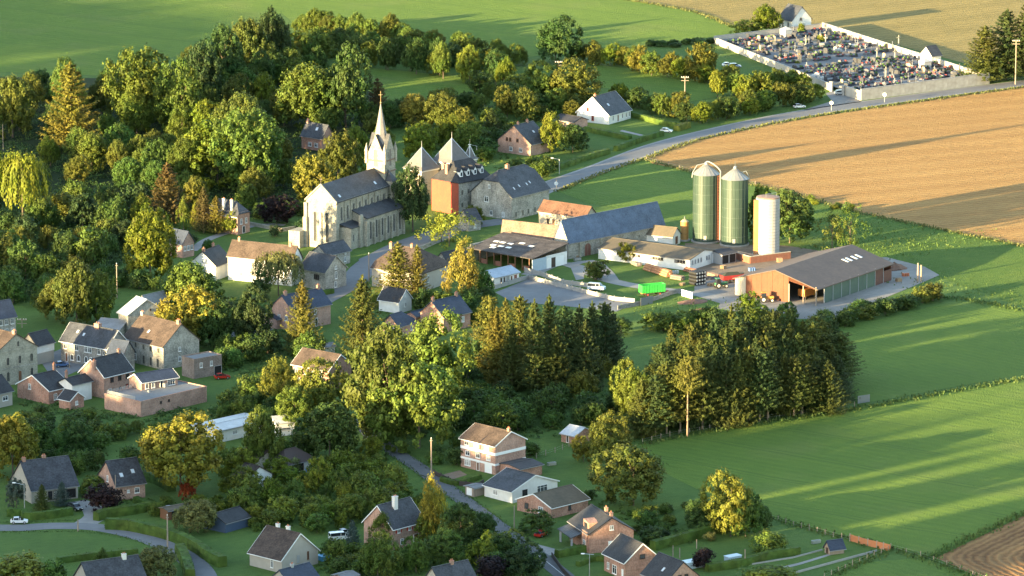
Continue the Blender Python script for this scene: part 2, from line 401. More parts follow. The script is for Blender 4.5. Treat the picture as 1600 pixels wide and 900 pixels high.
# roads, street, lanes
main_road = road('main_road', [(2300, 62), (1900, 98), (1600, 130), (1400, 156), (1250, 178), (1120, 205), (1025, 230), (940, 262), (870, 287), (800, 316)], 7.4, .06, g_asph)
road('kerb_strip', [(2300, 62), (1900, 98), (1600, 130), (1400, 156), (1250, 178), (1120, 205), (1025, 230), (940, 262), (870, 287), (800, 316)], 9.6, .05, g_pave, keep=False)
street = road('street', [(790, 345), (720, 356), (660, 372), (610, 392), (572, 416), (548, 442), (500, 470), (440, 500), (360, 530)], 8.0, .06, g_asph)
corner_road = road('corner_road', [(-200, 812), (0, 825), (80, 822), (150, 824), (215, 837), (262, 855), (300, 878), (320, 905), (330, 960)], (5.6, 6.2), .06, g_asph)
road('driveway', [(128, 822), (150, 806), (140, 792), (118, 784)], 5.5, .055, g_pave)
lane = road('lane', [(560, 655), (592, 690), (645, 724), (700, 764), (745, 797), (800, 838), (850, 875), (890, 908), (930, 950)], 4.6, .06, g_lane)
mark = plain('road_paint', (.62,.62,.6), .7)
road('road_marking', [(838, 866), (862, 884), (890, 908), (930, 950)], .16, .066, mark, keep=False)
road('farm_track', [(826, 430), (870, 412), (905, 418), (945, 436), (1000, 448), (1080, 458), (1160, 472)], 5.0, .05, g_pave)
road('farm_track', [(890, 414), (925, 408), (948, 424), (960, 440)], 3.2, .055, g_pave)
road('footpath', [(445, 352), (400, 352), (330, 372), (300, 392)], 3.0, .05, g_pave, keep=False)
sheet('car_park', [(774, 457), (826, 436), (992, 474), (963, 487), (880, 478), (800, 472)], .045, g_lot)
sheet('farmyard', [(1120, 410), (1165, 386), (1225, 392), (1270, 404), (1190, 425), (1150, 440), (1152, 482), (1085, 462), (1085, 448)], .04, g_yard)
sheet('farmyard', [(1150, 440), (1190, 425), (1270, 404), (1385, 402), (1445, 417), (1468, 430), (1440, 442), (1300, 500), (1220, 497), (1120, 482)], .042, g_yard)
sheet('farmyard', [(1070, 380), (1230, 384), (1300, 395), (1200, 425), (1130, 436), (1080, 432)], .043, g_dirt)
sheet('village_square', [(60, 560), (96, 545), (150, 560), (200, 572), (190, 590), (120, 580), (85, 596)], .04, g_asph)
sheet('church_square', [(560, 405), (635, 374), (700, 350), (735, 352), (700, 375), (620, 400), (572, 424)], .045, g_asph)
sheet('cemetery_forecourt', [(1255, 172), (1300, 158), (1290, 146), (1312, 140), (1345, 158), (1345, 168)], .05, g_yard)
# ------------------------------------------------------------------ building kit
glass_grey = plain('window_glass_grey', (.07,.08,.09), .12, spec=.6)
curtain = plain('net_curtain', (.34,.33,.31), .8)
FOOT = []          # footprints, so that nothing grows through a wall
_cache = {}
def win_mesh(w, h, style, frm):
    """frame (outside = -y) and pane meshes"""
    key = (round(w, 2), round(h, 2), style, frm.name)
    if key in _cache: return _cache[key]
    f, p = MB(), MB(); t = .09; d = .10
    if style == 'arch':
        n = 8; zr = h/2 - w/2
        arc = [(math.cos(math.pi*i/n)*w/2, zr + math.sin(math.pi*i/n)*w/2) for i in range(n+1)]
        outl = [(-w/2, -h/2), (w/2, -h/2)] + arc
        inn = [(x*.78 if True else x, (z if z > -h/2 + .01 else z + t) if k < 2 else zr + (z-zr)*.78) for k, (x, z) in enumerate(outl)]
        m = len(outl)
        vs = [(x, -d, z) for x, z in outl] + [(x, -d, z) for x, z in inn] + [(x, .02, z) for x, z in outl] + [(x, -.02, z) for x, z in inn]
        fs = []
        for i in range(m):
            j = (i+1) % m
            fs += [(i, j, m+j, m+i), (i, 2*m+i, 2*m+j, j), (m+i, m+j, 3*m+j, 3*m+i)]
        f.add(vs, fs)
        f.box(-w/2 - .1, -d-.08, -h/2 - .14, w/2 + .1, .02, -h/2 - .002)
        p.add([(x, -.03, z) for x, z in inn], [tuple(range(m))])
        p.box(-.03, -.07, -h/2+t, .03, -.035, h/2 - .1, 1)
    else:
        f.box(-w/2, -d, -h/2, -w/2+t, .02, h/2); f.box(w/2-t, -d, -h/2, w/2, .02, h/2)
        f.box(-w/2+t, -d, h/2-t, w/2-t, .02, h/2); f.box(-w/2+t, -d, -h/2, w/2-t, .02, -h/2+t)
        if style in ('plain', 'wide', 'shut'):
            f.box(-w/2-.08, -d-.08, -h/2-.1, w/2+.08, .02, -h/2-.002)
            k = 1 if w < 1.9 else 2
            for i in range(1, k+1):
                x = -w/2 + w*i/(k+1); f.box(x-.035, -.08, -h/2+t, x+.035, -.01, h/2-t)
            f.box(-w/2+t, -.075, h*.18, w/2-t, -.012, h*.18+.05)
        p.add([(-w/2+t, -.03, -h/2+t), (w/2-t, -.03, -h/2+t), (w/2-t, -.03, h/2-t), (-w/2+t, -.03, h/2-t)], [(0, 1, 2, 3)])
    fm = f.mesh('window_frame', frm); pm = None
    _cache[key] = (fm, p)
    return _cache[key]
def window(root, face, u, z, w, h, style='plain', frm=None, fill=None, dims=None):
    """a window or door part on wall 'R' (y=0), 'L' (x=0); u metres from the near corner"""
    frm = frm or white_p
    if fill is None: fill = random.choice((glass, glass, glass, glass_grey, curtain)) if style != 'arch' else glass
    fm, p = win_mesh(w, h, style, frm)
    key = ('pane', fm.name, fill.name)
    if key not in _cache: _cache[key] = p.mesh('pane', [fill, stone_pale] if style == 'arch' else fill)
    nm = 'door' if style == 'door' else 'window'
    loc, rot = ((u, -.004, z), (0, 0, 0)) if face == 'R' else ((-.004, u, z), (0, 0, -math.pi/2))
    o = link(nm, fm, root, loc, rot)
    link('panel' if style == 'door' else 'pane', _cache[key], o)
    if style == 'shut':
        k2 = ('shutter', round(h, 2))
        if k2 not in _cache: _cache[k2] = MB().box(-.25, -.07, -h/2, .25, 0, h/2).mesh('shutter', red_p)
        for sx in (-1, 1): link('shutter', _cache[k2], o, (sx*(w/2+.27), 0, 0))
    return o
def roof_shell(A, B, h, rise, ov, og, hip=(0, 0), q=(1, 1), t=.2):
    """double pitch, ridge along X; q=1 gable, q=0 full hip"""
    sl = rise / (B/2)
    ez = h - ov*sl
    def end(x, hipd, qq, sgn):
        e_f, e_b = Vector((x, -ov, ez)), Vector((x, B+ov, ez)); top = Vector((x, B/2, h+rise))
        gf, gb = e_f.lerp(top, qq), e_b.lerp(top, qq)
        r = Vector((x + sgn*hipd, B/2, h+rise))
        return e_f, gf, r, gb, e_b
    a = end(-og, hip[0] + (og if hip[0] else 0), q[0] if hip[0] else 1, 1)
    b = end(A+og, hip[1] + (og if hip[1] else 0), q[1] if hip[1] else 1, -1)
    vs = list(a) + list(b)           # 0 ef 1 gf 2 r 3 gb 4 eb | 5.. 
    dn = Vector((0, 0, -t))
    n = len(vs); vs = vs + [v + dn for v in vs]
    top = [(0, 5, 6, 7, 2, 1), (9, 4, 3, 2, 7, 8)]
    if hip[0]: top.append((1, 2, 3) if q[0] > 0 else (0, 2, 4))
    if hip[1]: top.append((8, 7, 6) if q[1] > 0 else (9, 7, 5))
    ring = [0, 5, 6, 7, 8, 9, 4, 3, 2, 1]
    if hip[1]: ring = [0, 5, 6, 8, 9, 4, 3, 2, 1] if q[1] > 0 else [0, 5, 9, 4, 3, 2, 1]
    if hip[0]: ring = [i for i in ring if i not in ((2,) if q[0] > 0 else (1, 2, 3))]
    def clean(f):
        out = []
        for i in f:
            if not out or (vs[i] - vs[out[-1]]).length > 1e-4: out.append(i)
        if (vs[out[0]] - vs[out[-1]]).length < 1e-4: out.pop()
        return out
    fs = []
    for f in top:
        f = clean(f); fs.append(f); fs.append([i+n for i in f][::-1])
    ring = clean(ring)
    for i, a_ in enumerate(ring):
        b_ = ring[(i+1) % len(ring)]
        fs.append((a_, a_+n, b_+n, b_))
    return vs, fs
def swap(vs):      # X<->Y for ridges along y
    return [(v[1], v[0], v[2]) for v in vs]
def solve(Lp, Np, Rp, h, theta=None):
    """photo corners of the eaves (left, near, right) -> place, turn and size of a right-angled building"""
    n, l, r = P(*Np, h), P(*Lp, h), P(*Rp, h)
    vr, vl = r - n, l - n
    if theta is None:
        tr, tl = math.atan2(vr.y, vr.x), math.atan2(vl.y, vl.x) - math.pi/2
        wr, wl = vr.length**2/(abs(vr.x)+2), vl.length**2/(abs(vl.x)+2)
        theta = (tr*wr + tl*wl)/(wr+wl)
    def length(px, c, s):
        k = px - 800.0
        return (k*(n.y*CP + (CAM_H-h)*SP) - FPX*n.x) / (FPX*c - k*s*CP)
    a = length(Rp[0], math.cos(theta), math.sin(theta))
    b = length(Lp[0], -math.sin(theta), math.cos(theta))
    return n, theta, max(2.0, min(a, 70)), max(2.0, min(b, 70))
def wall_solid(mb, a, b, h, rise, ridge, hip, q, mi=0, z0=-.3):
    q = [1 if not hp else qq for hp, qq in zip(hip, q)]
    A, B = (a, b) if ridge == 'x' else (b, a)
    def prof(x, qq):
        pts = [(x, 0, z0), (x, B, z0), (x, B, h)]
        if qq > 0:
            pts += [(x, B - B/2*qq, h+(rise-.05)*qq)]
            if qq < 1: pts += [(x, B/2*qq, h+(rise-.05)*qq)]
        pts += [(x, 0, h)]
        return pts
    p0, p1 = prof(0, q[0]), prof(A, q[1])
    vs, fs = [], []
    for pp, flip in ((p0, 0), (p1, 1)):
        k = len(vs); vs += pp; f = [k+i for i in range(len(pp))]
        fs.append(f[::-1] if not flip else f)
    # long walls
    k = len(vs)
    vs += [(0, 0, z0), (A, 0, z0), (A, 0, h), (0, 0, h), (0, B, z0), (A, B, z0), (A, B, h), (0, B, h)]
    fs += [(k, k+1, k+2, k+3), (k+5, k+4, k+7, k+6), (k+3, k+2, k+6, k+7)]
    if ridge == 'y': vs = swap(vs); fs = [f[::-1] for f in fs]
    mb.add(vs, fs, mi)
def house(label, Lp, Np, Rp, h, rise, ridge, wall, roof, wins=(), hip=(0, 0), q=(0, 0), ov=.45, og=.3, chim=(), sky_=(), trim=None,
          name='house', cat='house', group=None, theta=None, band=(), base=None, ridge_cap=None, gutter=True, rooflabel=None, extra=None):
    n, th, a, b = solve(Lp, Np, Rp, h, theta)
    root = thing(name, label, cat, (n.x, n.y, 0), th, group)
    FOOT.append((n.x, n.y, th, a, b, h + rise, root.name))
    mb = MB(); wall_solid(mb, a, b, h, rise, ridge, hip, q)
    mb.build('wall', wall, root)
    if base: MB().box(-.06, -.06, -.3, a+.06, b+.06, base[0]).build('plinth', base[1], root)
    A, B = (a, b) if ridge == 'x' else (b, a)
    if rise > 0:
        vs, fs = roof_shell(A, B, h, rise, ov, og, hip, q)
        if ridge == 'y': vs = swap(vs); fs = [tuple(f)[::-1] for f in fs]
        rf = MB().add(vs, fs).build('roof', roof, root)
        if rooflabel: rf['label'] = rooflabel
        sl = rise/(B/2)
        if ridge_cap is not False:
            rc = MB(); x0 = hip[0] if hip[0] else -og; x1 = A - (hip[1] if hip[1] else -og)
            rc.box(x0, B/2-.14, h+rise-.06, x1, B/2+.14, h+rise+.07)
            if ridge == 'y': rc.v = [(v[1], v[0], v[2]) for v in rc.v]
            link('ridge', rc.mesh('ridge', ridge_cap or roof), rf)
        if gutter:
            g = MB(); g.box(-og, -ov-.14, h-ov*sl-.26, A+og, -ov-.005, h-ov*sl-.12)
            if ridge == 'y': g.v = [(v[1], v[0], v[2]) for v in g.v]
            link('gutter', g.mesh('gutter', trim or grey_paint_gutter), root)
        if trim:
            for xe, hp in ((-og-.05, hip[0]), (A+og+.003, hip[1])):
                if hp: continue
                t = MB()
                for y0, y1 in ((-ov, B/2), (B+ov, B/2)):
                    z0, z1 = h-ov*sl, h+rise
                    vs = [(xe, y0, z0-.26), (xe, y1, z1-.26), (xe, y1, z1+.03), (xe, y0, z0+.03)]
                    vs += [(x+.05, y, z) for x, y, z in vs]
                    t.add(vs, [(0,1,2,3), (7,6,5,4), (0,4,5,1), (1,5,6,2), (2,6,7,3), (3,7,4,0)])
                if ridge == 'y': t.v = [(v[1], v[0], v[2]) for v in t.v]
                link('bargeboard', t.mesh('bargeboard', trim), root)
        # roof windows on the visible slope (the one over the near corner)
        for tx, ty, ww, hh in sky_:
            ang = math.atan(sl)
            y = B/2*ty; z = h + rise*ty
            s = MB().box(-ww/2, -hh/2, -.02, ww/2, hh/2, .09, 0).box(-ww/2+.09, -hh/2+.09, .09, ww/2-.09, hh/2-.09, .1, 1)
            if ridge == 'x': loc, rot = (A*tx, y, z), (ang, 0, 0)
            else: loc, rot = (y, A*tx, z), (ang, 0, -math.pi/2)
            link('skylight', s.mesh('skylight', [grey_p, sky_glass]), rf, loc, rot)
        for c in chim:
            tx, off, cw, ch = c[:4]; cm = c[4] if len(c) > 4 else cap_brick
            x = A*tx; y = B/2 + off; zt = h + rise + ch; zb = h + rise - abs(off)*sl - 1.2
            cc = MB().box(x-cw/2, y-cw*.4, zb, x+cw/2, y+cw*.4, zt).box(x-cw/2-.07, y-cw*.4-.07, zt, x+cw/2+.07, y+cw*.4+.07, zt+.12)
            pt = MB()
            for k in (-1, 1): pt.lathe([(.11, zt+.12), (.09, zt+.5)], 8, 0, x+k*cw*.24, y)
            if ridge == 'y':
                cc.v = [(v[1], v[0], v[2]) for v in cc.v]; pt.v = [(v[1], v[0], v[2]) for v in pt.v]
            co = link('chimney', cc.mesh('chimney', cm), root)
            link('pot', pt.mesh('pot', clay), co)
    else:
        p = MB(); w_ = .28
        p.box(-.05, -.05, h, a+.05, w_, h+.28).box(-.05, b-w_, h, a+.05, b+.05, h+.28).box(-.05, w_, h, w_, b-w_, h+.28).box(a-w_, w_, h, a+.05, b-w_, h+.28)
        p.build('parapet', trim or wall, root)
        MB().box(w_, w_, h-.1, a-w_, b-w_, h+.06).build('roof', roof, root)
    for z0, z1, bm in band:
        MB().box(-.12, -.12, z0, a+.03, b+.03, z1).build('band', bm, root)
    for wdef in wins:
        face, us, z, w, hh = wdef[:5]
        style = wdef[5] if len(wdef) > 5 else 'plain'
        frm = wdef[6] if len(wdef) > 6 else None
        fill = wdef[7] if len(wdef) > 7 else None
        Lw = a if face == 'R' else b
        if isinstance(us, int): us = [(i+.5)/us for i in range(us)]
        for u in us: window(root, face, Lw*u, z, w, hh, style, frm, fill)
    root['dims'] = '%.1f x %.1f' % (a, b)
    if extra: extra(root, a, b)
    return root, a, b
grey_paint_gutter = plain('gutter_zinc', (.25, .25, .255), .5)
def shed_roof(root, name, pts, t, mat):
    """one tilted slab from four corner points (counter-clockwise seen from above)"""
    vs = [Vector(p) for p in pts]; vs += [v - Vector((0, 0, t)) for v in vs]
    n = len(pts)
    return MB().add(vs, [tuple(range(n)), tuple(range(2*n-1, n-1, -1))] + [(i, n+i, n+(i+1) % n, (i+1) % n) for i in range(n)]).build(name, mat, root)
W, D = 'plain', 'door'
blk = dark_p
# ------------------------------------------------------------------ church
def church():
    n, th, a, b = solve((480, 309), (525, 314), (607, 287.5), 14.5, None)
    b = 10.2
    root = thing('church', 'pale stone church with slate roof, side aisle and a tall pointed bell tower', 'church', (n.x, n.y, 0), th)
    FOOT.append((n.x-2, n.y-2, th, a+9, b+2, 20, root.name))
    h, rise = 14.3, 4.6
    mb = MB(); wall_solid(mb, a, b, h, rise, 'x', (0, 0), (1, 1)); mb.build('wall', stone_pale, root)
    vs, fs = roof_shell(a, b, h, rise, .35, .15, t=.25)
    rf = MB().add(vs, fs).build('roof', slate, root)
    link('skylight', MB().box(-.4, -.5, 0, .4, .5, .1).mesh('skylight', sky_glass), rf, (a*.82, b*.14, h+rise*.28+.05), (math.atan(rise/(b/2)), 0, 0))
    link('skylight', MB().box(-.4, -.5, 0, .4, .5, .1).mesh('skylight', sky_glass), rf, (a*.12, b*.1, h+rise*.2+.05), (math.atan(rise/(b/2)), 0, 0))
    # gable front (x=0, lit): copings, buttresses, lancets
    t = MB()
    for y0, y1 in ((-.35, b/2), (b+.35, b/2)):
        z0, z1 = h-.3, h+rise+.15
        vs = [(-.35, y0, z0-.3), (-.35, y1, z1-.3), (-.35, y1, z1+.2), (-.35, y0, z0+.2)]
        vs += [(x+.5, y, z) for x, y, z in vs]
        t.add(vs, [(0,1,2,3), (7,6,5,4), (0,4,5,1), (1,5,6,2), (2,6,7,3), (3,7,4,0)])
    t.build('coping', stone_pale, root)
    MB().box(-.12, b*.02, h-.35, .0, b*.98, h-.05).build('cornice', stone, root)
    for y in (0.0, b):
        bt = MB(); bt.box(-1.0, y-.6, -.2, .6, y+.6, 9.0); bt.box(-.55, y-.5, 9.0, .5, y+.5, 13.2)
        bt.build('buttress', stone_pale, root)
    MB().box(-.5, b*.47, -.2, .05, b*.53, 10.6).build('pilaster', stone, root)
    for k in (.3, .7): window(root, 'L', b*k, 6.3, 1.15, 9.0, 'arch', stone)
    link('cross', MB().box(-.06, -.06, 0, .06, .06, 2.0).box(-.06, -.5, 1.2, .06, .5, 1.34).mesh('cross', dark_p), root, (0, b/2, h+rise+.2))
    # long side: clerestory windows and pilasters
    for i in range(8): window(root, 'R', a*(.10+.115*i), 10.2, 1.05, 4.2, 'arch', stone)
    for i in range(9): MB().box(a*(.04+.115*i)-.22, -.28, -.2, a*(.04+.115*i)+.22, .05, h-.9).build('pilaster', stone_pale, root)
    MB().box(0, -.2, h-.55, a, .02, h-.15).build('cornice', stone_pale, root)
    # aisle with lean-to roof
    x0, x1, d, ha = a*.3, a*1.0, 5.0, 8.2
    ai = MB(); ai.extr([(-d, -.2), (.0, -.2), (.0, ha+1.9), (-d, ha)], x0, x1)
    ai.v = [(v[1], v[0], v[2]) for v in ai.v]; ai.f = [f[::-1] for f in ai.f]
    aisle = ai.build('aisle', stone_pale, root)
    shed_roof(aisle, 'roof', [(x0-.3, -d-.4, ha+.12), (x1+.3, -d-.4, ha+.12), (x1+.3, .05, ha+2.2), (x0-.3, .05, ha+2.2)], .3, slate)
    for i in range(6):
        o = window(root, 'R', x0+(x1-x0)*(.1+.16*i), 4.4, 1.1, 5.4, 'arch', stone); o.location.y = -d-.01
        MB().box(x0+(x1-x0)*(.02+.16*i)-.3, -d-.6, -.2, x0+(x1-x0)*(.02+.16*i)+.3, -d+.05, ha-1.6).build('buttress', stone_pale, root)
    MB().box(x1-.5, -d-.6, -.2, x1+.1, -d+.05, ha-1.4).build('buttress', stone_pale, root)
    # sacristy and stair block in the corner
    sb = MB().box(a*.06, -4.0, -.2, a*.3, -.02, 6.4).build('sacristy', stone_pale, root)
    shed_roof(sb, 'roof', [(a*.05, -4.3, 6.45), (a*.3, -4.3, 6.45), (a*.3, 0, 7.4), (a*.05, 0, 7.4)], .25, slate)
    for i in range(2):
        o = window(root, 'R', a*(.1+.1*i), 3.4, .7, 2.2, 'arch', stone); o.location.y = -4.01
    MB().box(a*.2, -4.6, -.2, a*.26, -4.02, 9.2).box(a*.205, -4.5, 9.2, a*.255, -4.05, 9.6).build('chimney', stone_pale, root)
    MB().box(a*.27, -5.6, -.2, a*.298, -4.02, 7.6).build('stair_turret', stone_pale, root)
    # low porch block at the left of the gable
    MB().box(-3.5, b+.2, -.2, 2.0, b+4.0, 5.0).build('porch', stone_pale, root)
    # bell tower behind the far gable
    s = 6.2; tx, ty = a + .2, b/2 - s/2 - .6; H1 = 22.2; G = 6.6
    tw = MB().box(tx, ty, -.2, tx+s, ty+s, H1)
    tower = tw.build('tower', stone_pale, root)
    gb = MB()
    c0, c1 = (tx+s/2, ty+s/2), 0
    for (p, q_) in (((tx, ty), (tx+s, ty)), ((tx+s, ty), (tx+s, ty+s)), ((tx+s, ty+s), (tx, ty+s)), ((tx, ty+s), (tx, ty))):
        mx_, my_ = (p[0]+q_[0])/2, (p[1]+q_[1])/2
        gb.add([(p[0], p[1], H1), (q_[0], q_[1], H1), (mx_, my_, H1+G), (c0[0], c0[1], H1+G), (c0[0], c0[1], H1)], [(0, 1, 2), (0, 2, 3), (1, 3, 2)])
    link('gable', gb.mesh('gable', [stone_pale]), tower)
    rl = MB()
    for (p, q_) in (((tx, ty), (tx+s, ty)), ((tx+s, ty), (tx+s, ty+s)), ((tx+s, ty+s), (tx, ty+s)), ((tx, ty+s), (tx, ty))):
        mx_, my_ = (p[0]+q_[0])/2, (p[1]+q_[1])/2
        for e in (p, q_):
            rl.add([(e[0], e[1], H1+.15), (mx_, my_, H1+G+.15), (c0[0], c0[1], H1+G+.15)], [(0, 1, 2)])
    link('roof', rl.mesh('roof', slate), tower)
    sp = MB(); m = 8; rr = 2.5; z0 = H1+2.5; z1 = H1+16.2
    vs = [(c0[0]+rr*math.cos(2*math.pi*(i+.5)/m), c0[1]+rr*math.sin(2*math.pi*(i+.5)/m), z0) for i in range(m)] + [(c0[0], c0[1], z1)]
    sp.add(vs, [(i, (i+1) % m, m) for i in range(m)])
    spire = link('spire', sp.mesh('spire', surf('spire_slate', (.20,.19,.185), (.14,.135,.135), 3, 12, rough=.5, bump=.2)), root)
    link('cross', MB().box(-.06, -.06, -.3, .06, .06, 3.2).box(-.65, -.05, 2.0, .65, .05, 2.14).box(-.05, -.65, 2.0, .05, .65, 2.14).lathe([(.05, -.6), (.28, -.3), (.05, 0)], 8).mesh('cross', plain('gilt_iron', (.42,.3,.14), .5, .3)), spire, (c0[0], c0[1], z1), (0, 0, R(45)))
    for ex, ey in ((tx, ty), (tx+s, ty), (tx, ty+s), (tx+s, ty+s)):
        link('pinnacle', MB().box(ex-.4, ey-.4, H1-2, ex+.4, ey+.4, H1+1.6).add([(ex-.5, ey-.5, H1+1.6), (ex+.5, ey-.5, H1+1.6), (ex+.5, ey+.5, H1+1.6), (ex-.5, ey+.5, H1+1.6), (ex, ey, H1+4.2)], [(0, 1, 4), (1, 2, 4), (2, 3, 4), (3, 0, 4), (3, 2, 1, 0)]).mesh('pinnacle', stone_pale), tower)
    for z in (17.6, 21.0):
        link('string_course', MB().box(tx-.25, ty-.25, z, tx+s+.25, ty+s+.25, z+.35).mesh('string_course', surf('weathered_band', (.24,.16,.11), (.18,.12,.09), 4, 20)), tower)
    for face in 'RL':
        o = window(root, face, (tx if face == 'R' else ty)+s/2, 22.0, 1.5, 5.4, 'arch', stone, plain('louvres', (.16, .14, .12), .8))
        if face == 'R': o.location.y = ty-.01
        else: o.location.x = tx-.01
    o = window(root, 'R', tx+s/2, 13, 1.0, 4.0, 'arch', stone); o.location.y = ty-.01
    MB().box(tx+.4, ty-2.4, -.2, tx+3.2, ty, 15.2).add([(tx+.2, ty-2.6, 15.2), (tx+3.4, ty-2.6, 15.2), (tx+3.4, ty, 15.2), (tx+.2, ty, 15.2), (tx+1.8, ty, 18.6)], [(0, 1, 4), (1, 2, 4), (3, 0, 4), (3, 2, 1, 0)], 1).build('stair_turret', [stone_pale, slate], root)
church()
# ------------------------------------------------------------------ old farm and manor
def manor():
    n, th, a, b = solve((675, 270), (717, 283), (768, 268), 10.5, None)
    root = thing('manor', 'manor with orange red gable wall, black roof with dormers and two pyramid roofed towers', 'manor', (n.x, n.y, 0), th)
    FOOT.append((n.x, n.y, th, a, b, 16, root.name))
    h = 10.3
    MB().box(0, 0, -.3, a, b, h-.02).build('wall', stone, root)
    gw = MB().box(-.12, .1, 0, .1, b, h-.2).build('gable_wall', red_r, root); gw['label'] = 'orange red limewashed wall'
    vs, fs = roof_shell(a, b, h, 5.2, .4, .3, (3.5, 3.0), (0, 0))
    rf = MB().add(vs, fs).build('roof', tile_dark, root)
    for i in range(4):
        x = a*(.16+.21*i); y = b*.13; z = h+1.1
        d = MB(); d.extr([(-.65, -.3), (.65, -.3), (.65, 1.5), (0, 2.4), (-.65, 1.5)], 0, 2.6)
        dd = link('dormer', d.mesh('dormer', white_p), root, (x, y-.35, z))
        link('roof', MB().add([(-.85, -.25, 1.45), (0, -.25, 2.6), (0, 2.8, 2.6), (-.85, 2.8, 1.45), (.85, -.25, 1.45), (.85, 2.8, 1.45)], [(0, 1, 2, 3), (1, 4, 5, 2)]).mesh('roof', tile_dark), dd)
        link('pane', MB().box(-.35, -.04, .2, .35, -.01, 1.3).mesh('pane', glass), dd)
    for i in range(5):
        for z in (3.0, 6.8): window(root, 'R', a*(.1+.19*i), z, .9, 1.5, 'plain', stone_pale)
    for x, y in ((a*.1, b*.55), (a*.16, b*.75)):
        c = MB().box(x-.5, y-.5, h, x+.5, y+.5, h+4.2).box(x-.6, y-.6, h+4.2, x+.6, y+.6, h+4.45).build('chimney', cap_brick, root)
    def tower(px, pyb, wpx, ztop, rise, flare):
        c = P(px, pyb, ztop); s = wpx/5.0/1.22
        lx = (c - n); co, si = math.cos(-th), math.sin(-th)
        X, Y = lx.x*co - lx.y*si, lx.x*si + lx.y*co
        t = MB().box(X-s/2, Y-s/2, -.2, X+s/2, Y+s/2, ztop).build('tower', cream_r, root)
        link('cornice', MB().box(X-s/2-.25, Y-s/2-.25, ztop-.5, X+s/2+.25, Y+s/2+.25, ztop-.05).mesh('cornice', white_p), t)
        e = s/2+.7; i_ = s/2-.3
        vs = [(X-e, Y-e, ztop), (X+e, Y-e, ztop), (X+e, Y+e, ztop), (X-e, Y+e, ztop)]
        vs += [(X-i_, Y-i_, ztop+flare), (X+i_, Y-i_, ztop+flare), (X+i_, Y+i_, ztop+flare), (X-i_, Y+i_, ztop+flare), (X, Y, ztop+rise)]
        fs = [(3, 2, 1, 0)] + [(i, (i+1) % 4, 4+(i+1) % 4, 4+i) for i in range(4)] + [(4+i, 4+(i+1) % 4, 8) for i in range(4)]
        link('roof', MB().add(vs, fs).mesh('roof', surf('tower_slate', (.15,.14,.135), (.10,.094,.092), 3, 14, rough=.7)), t)
        hp = MB()
        for i in range(4): hp.bar(vs[4+i], vs[8], .14, 0, 5)
        link('hip_flashing', hp.mesh('hip_flashing', zinc), t)
        link('finial', MB().bar((X, Y, ztop+rise-.2), (X, Y, ztop+rise+2.0), .09, 0, 6, .03).mesh('finial', zinc), t)
    tower(659, 262, 44, 10.9, 6.4, 1.0)
    tower(706, 250, 48, 12.7, 6.8, 1.0)
    # small spired turret at the roof's far side
    tower(734, 247, 18, 12.4, 4.0, .5)
manor()
house('tall rubble stone farmhouse with a half hipped slate roof beside the manor', (736.5, 299), (799, 307), (858, 294), 7.3, 6.6, 'x', stone, slate,
      [('L', [.2, .5], 1.4, 1.0, 1.5), ('L', [.62], 5.4, 1.5, 1.7, 'wide'), ('L', [.55], 9.4, .7, 1.1), ('R', [.12, .3, .45, .62, .8], 1.5, .8, 1.6, 'plain', stone_pale), ('R', [.9], 1.2, 1.0, 2.2, 'door', stone_pale, dark_p)],
      hip=(3.0, 2.0), q=(.62, .75), chim=[(.42, 0, 1.1, 1.0)], sky_=[(.2, .25, .5, 1.0), (.36, .3, .5, 1.0), (.56, .3, .5, 1.0), (.66, .34, .5, 1.0)], name='farmhouse', cat='farmhouse')
house('small slate roofed stone wing in front of the rubble stone farmhouse', (716, 336), (733, 343), (751, 338), 3.6, 2.6, 'x', stone, slate, [('R', 1, 1.4, .8, 1.2)], name='outbuilding', cat='outbuilding', theta=None)
house('stone farm wing with rust brown roof between the farmhouse and the blue roofed barn', (842, 325), (915, 338), (932, 331), 4.6, 2.6, 'y', cream_r, tile_oxide,
      [('L', [.12, .34, .56, .8], 1.5, .9, 1.6, 'plain', dark_p), ('L', [.24, .68], 1.2, 1.1, 2.3, 'door', stone_pale, brown_p)], name='farm_wing', cat='farm building')
def barn_arch(root, a, b):
    window(root, 'R', a*.2, 1.9, 3.2, 4.2, 'arch', stone_pale, plain('barn_door_boards', (.2, .085, .06), .7))
    for u in (.12, .34): MB().box(a*u-.5, -.5, -.2, a*u+.5, .05, 4.6).build('buttress', stone_pale, root)
    for u in (.5, .62, .74, .86): window(root, 'R', a*u, 2.7, .6, .9, 'plain', stone_pale)
blue_barn, ba_, bb_ = house('long stone barn with a blue slate roof and an arched brown cart door', (866, 368), (888, 375.5), (1037, 343), 5.6, 5.6, 'x', stone, slate_b, extra=barn_arch, name='barn', cat='barn', hip=(.2, .01), q=(.9, 1))
house('low farm range with a pale pinkish brown roof joined to the blue roofed barn', (783, 356), (884, 374), (889, 366), 5.4, 3.6, 'y', stone, tile_pink,
      [], name='farm_range', cat='farm building', og=.1)
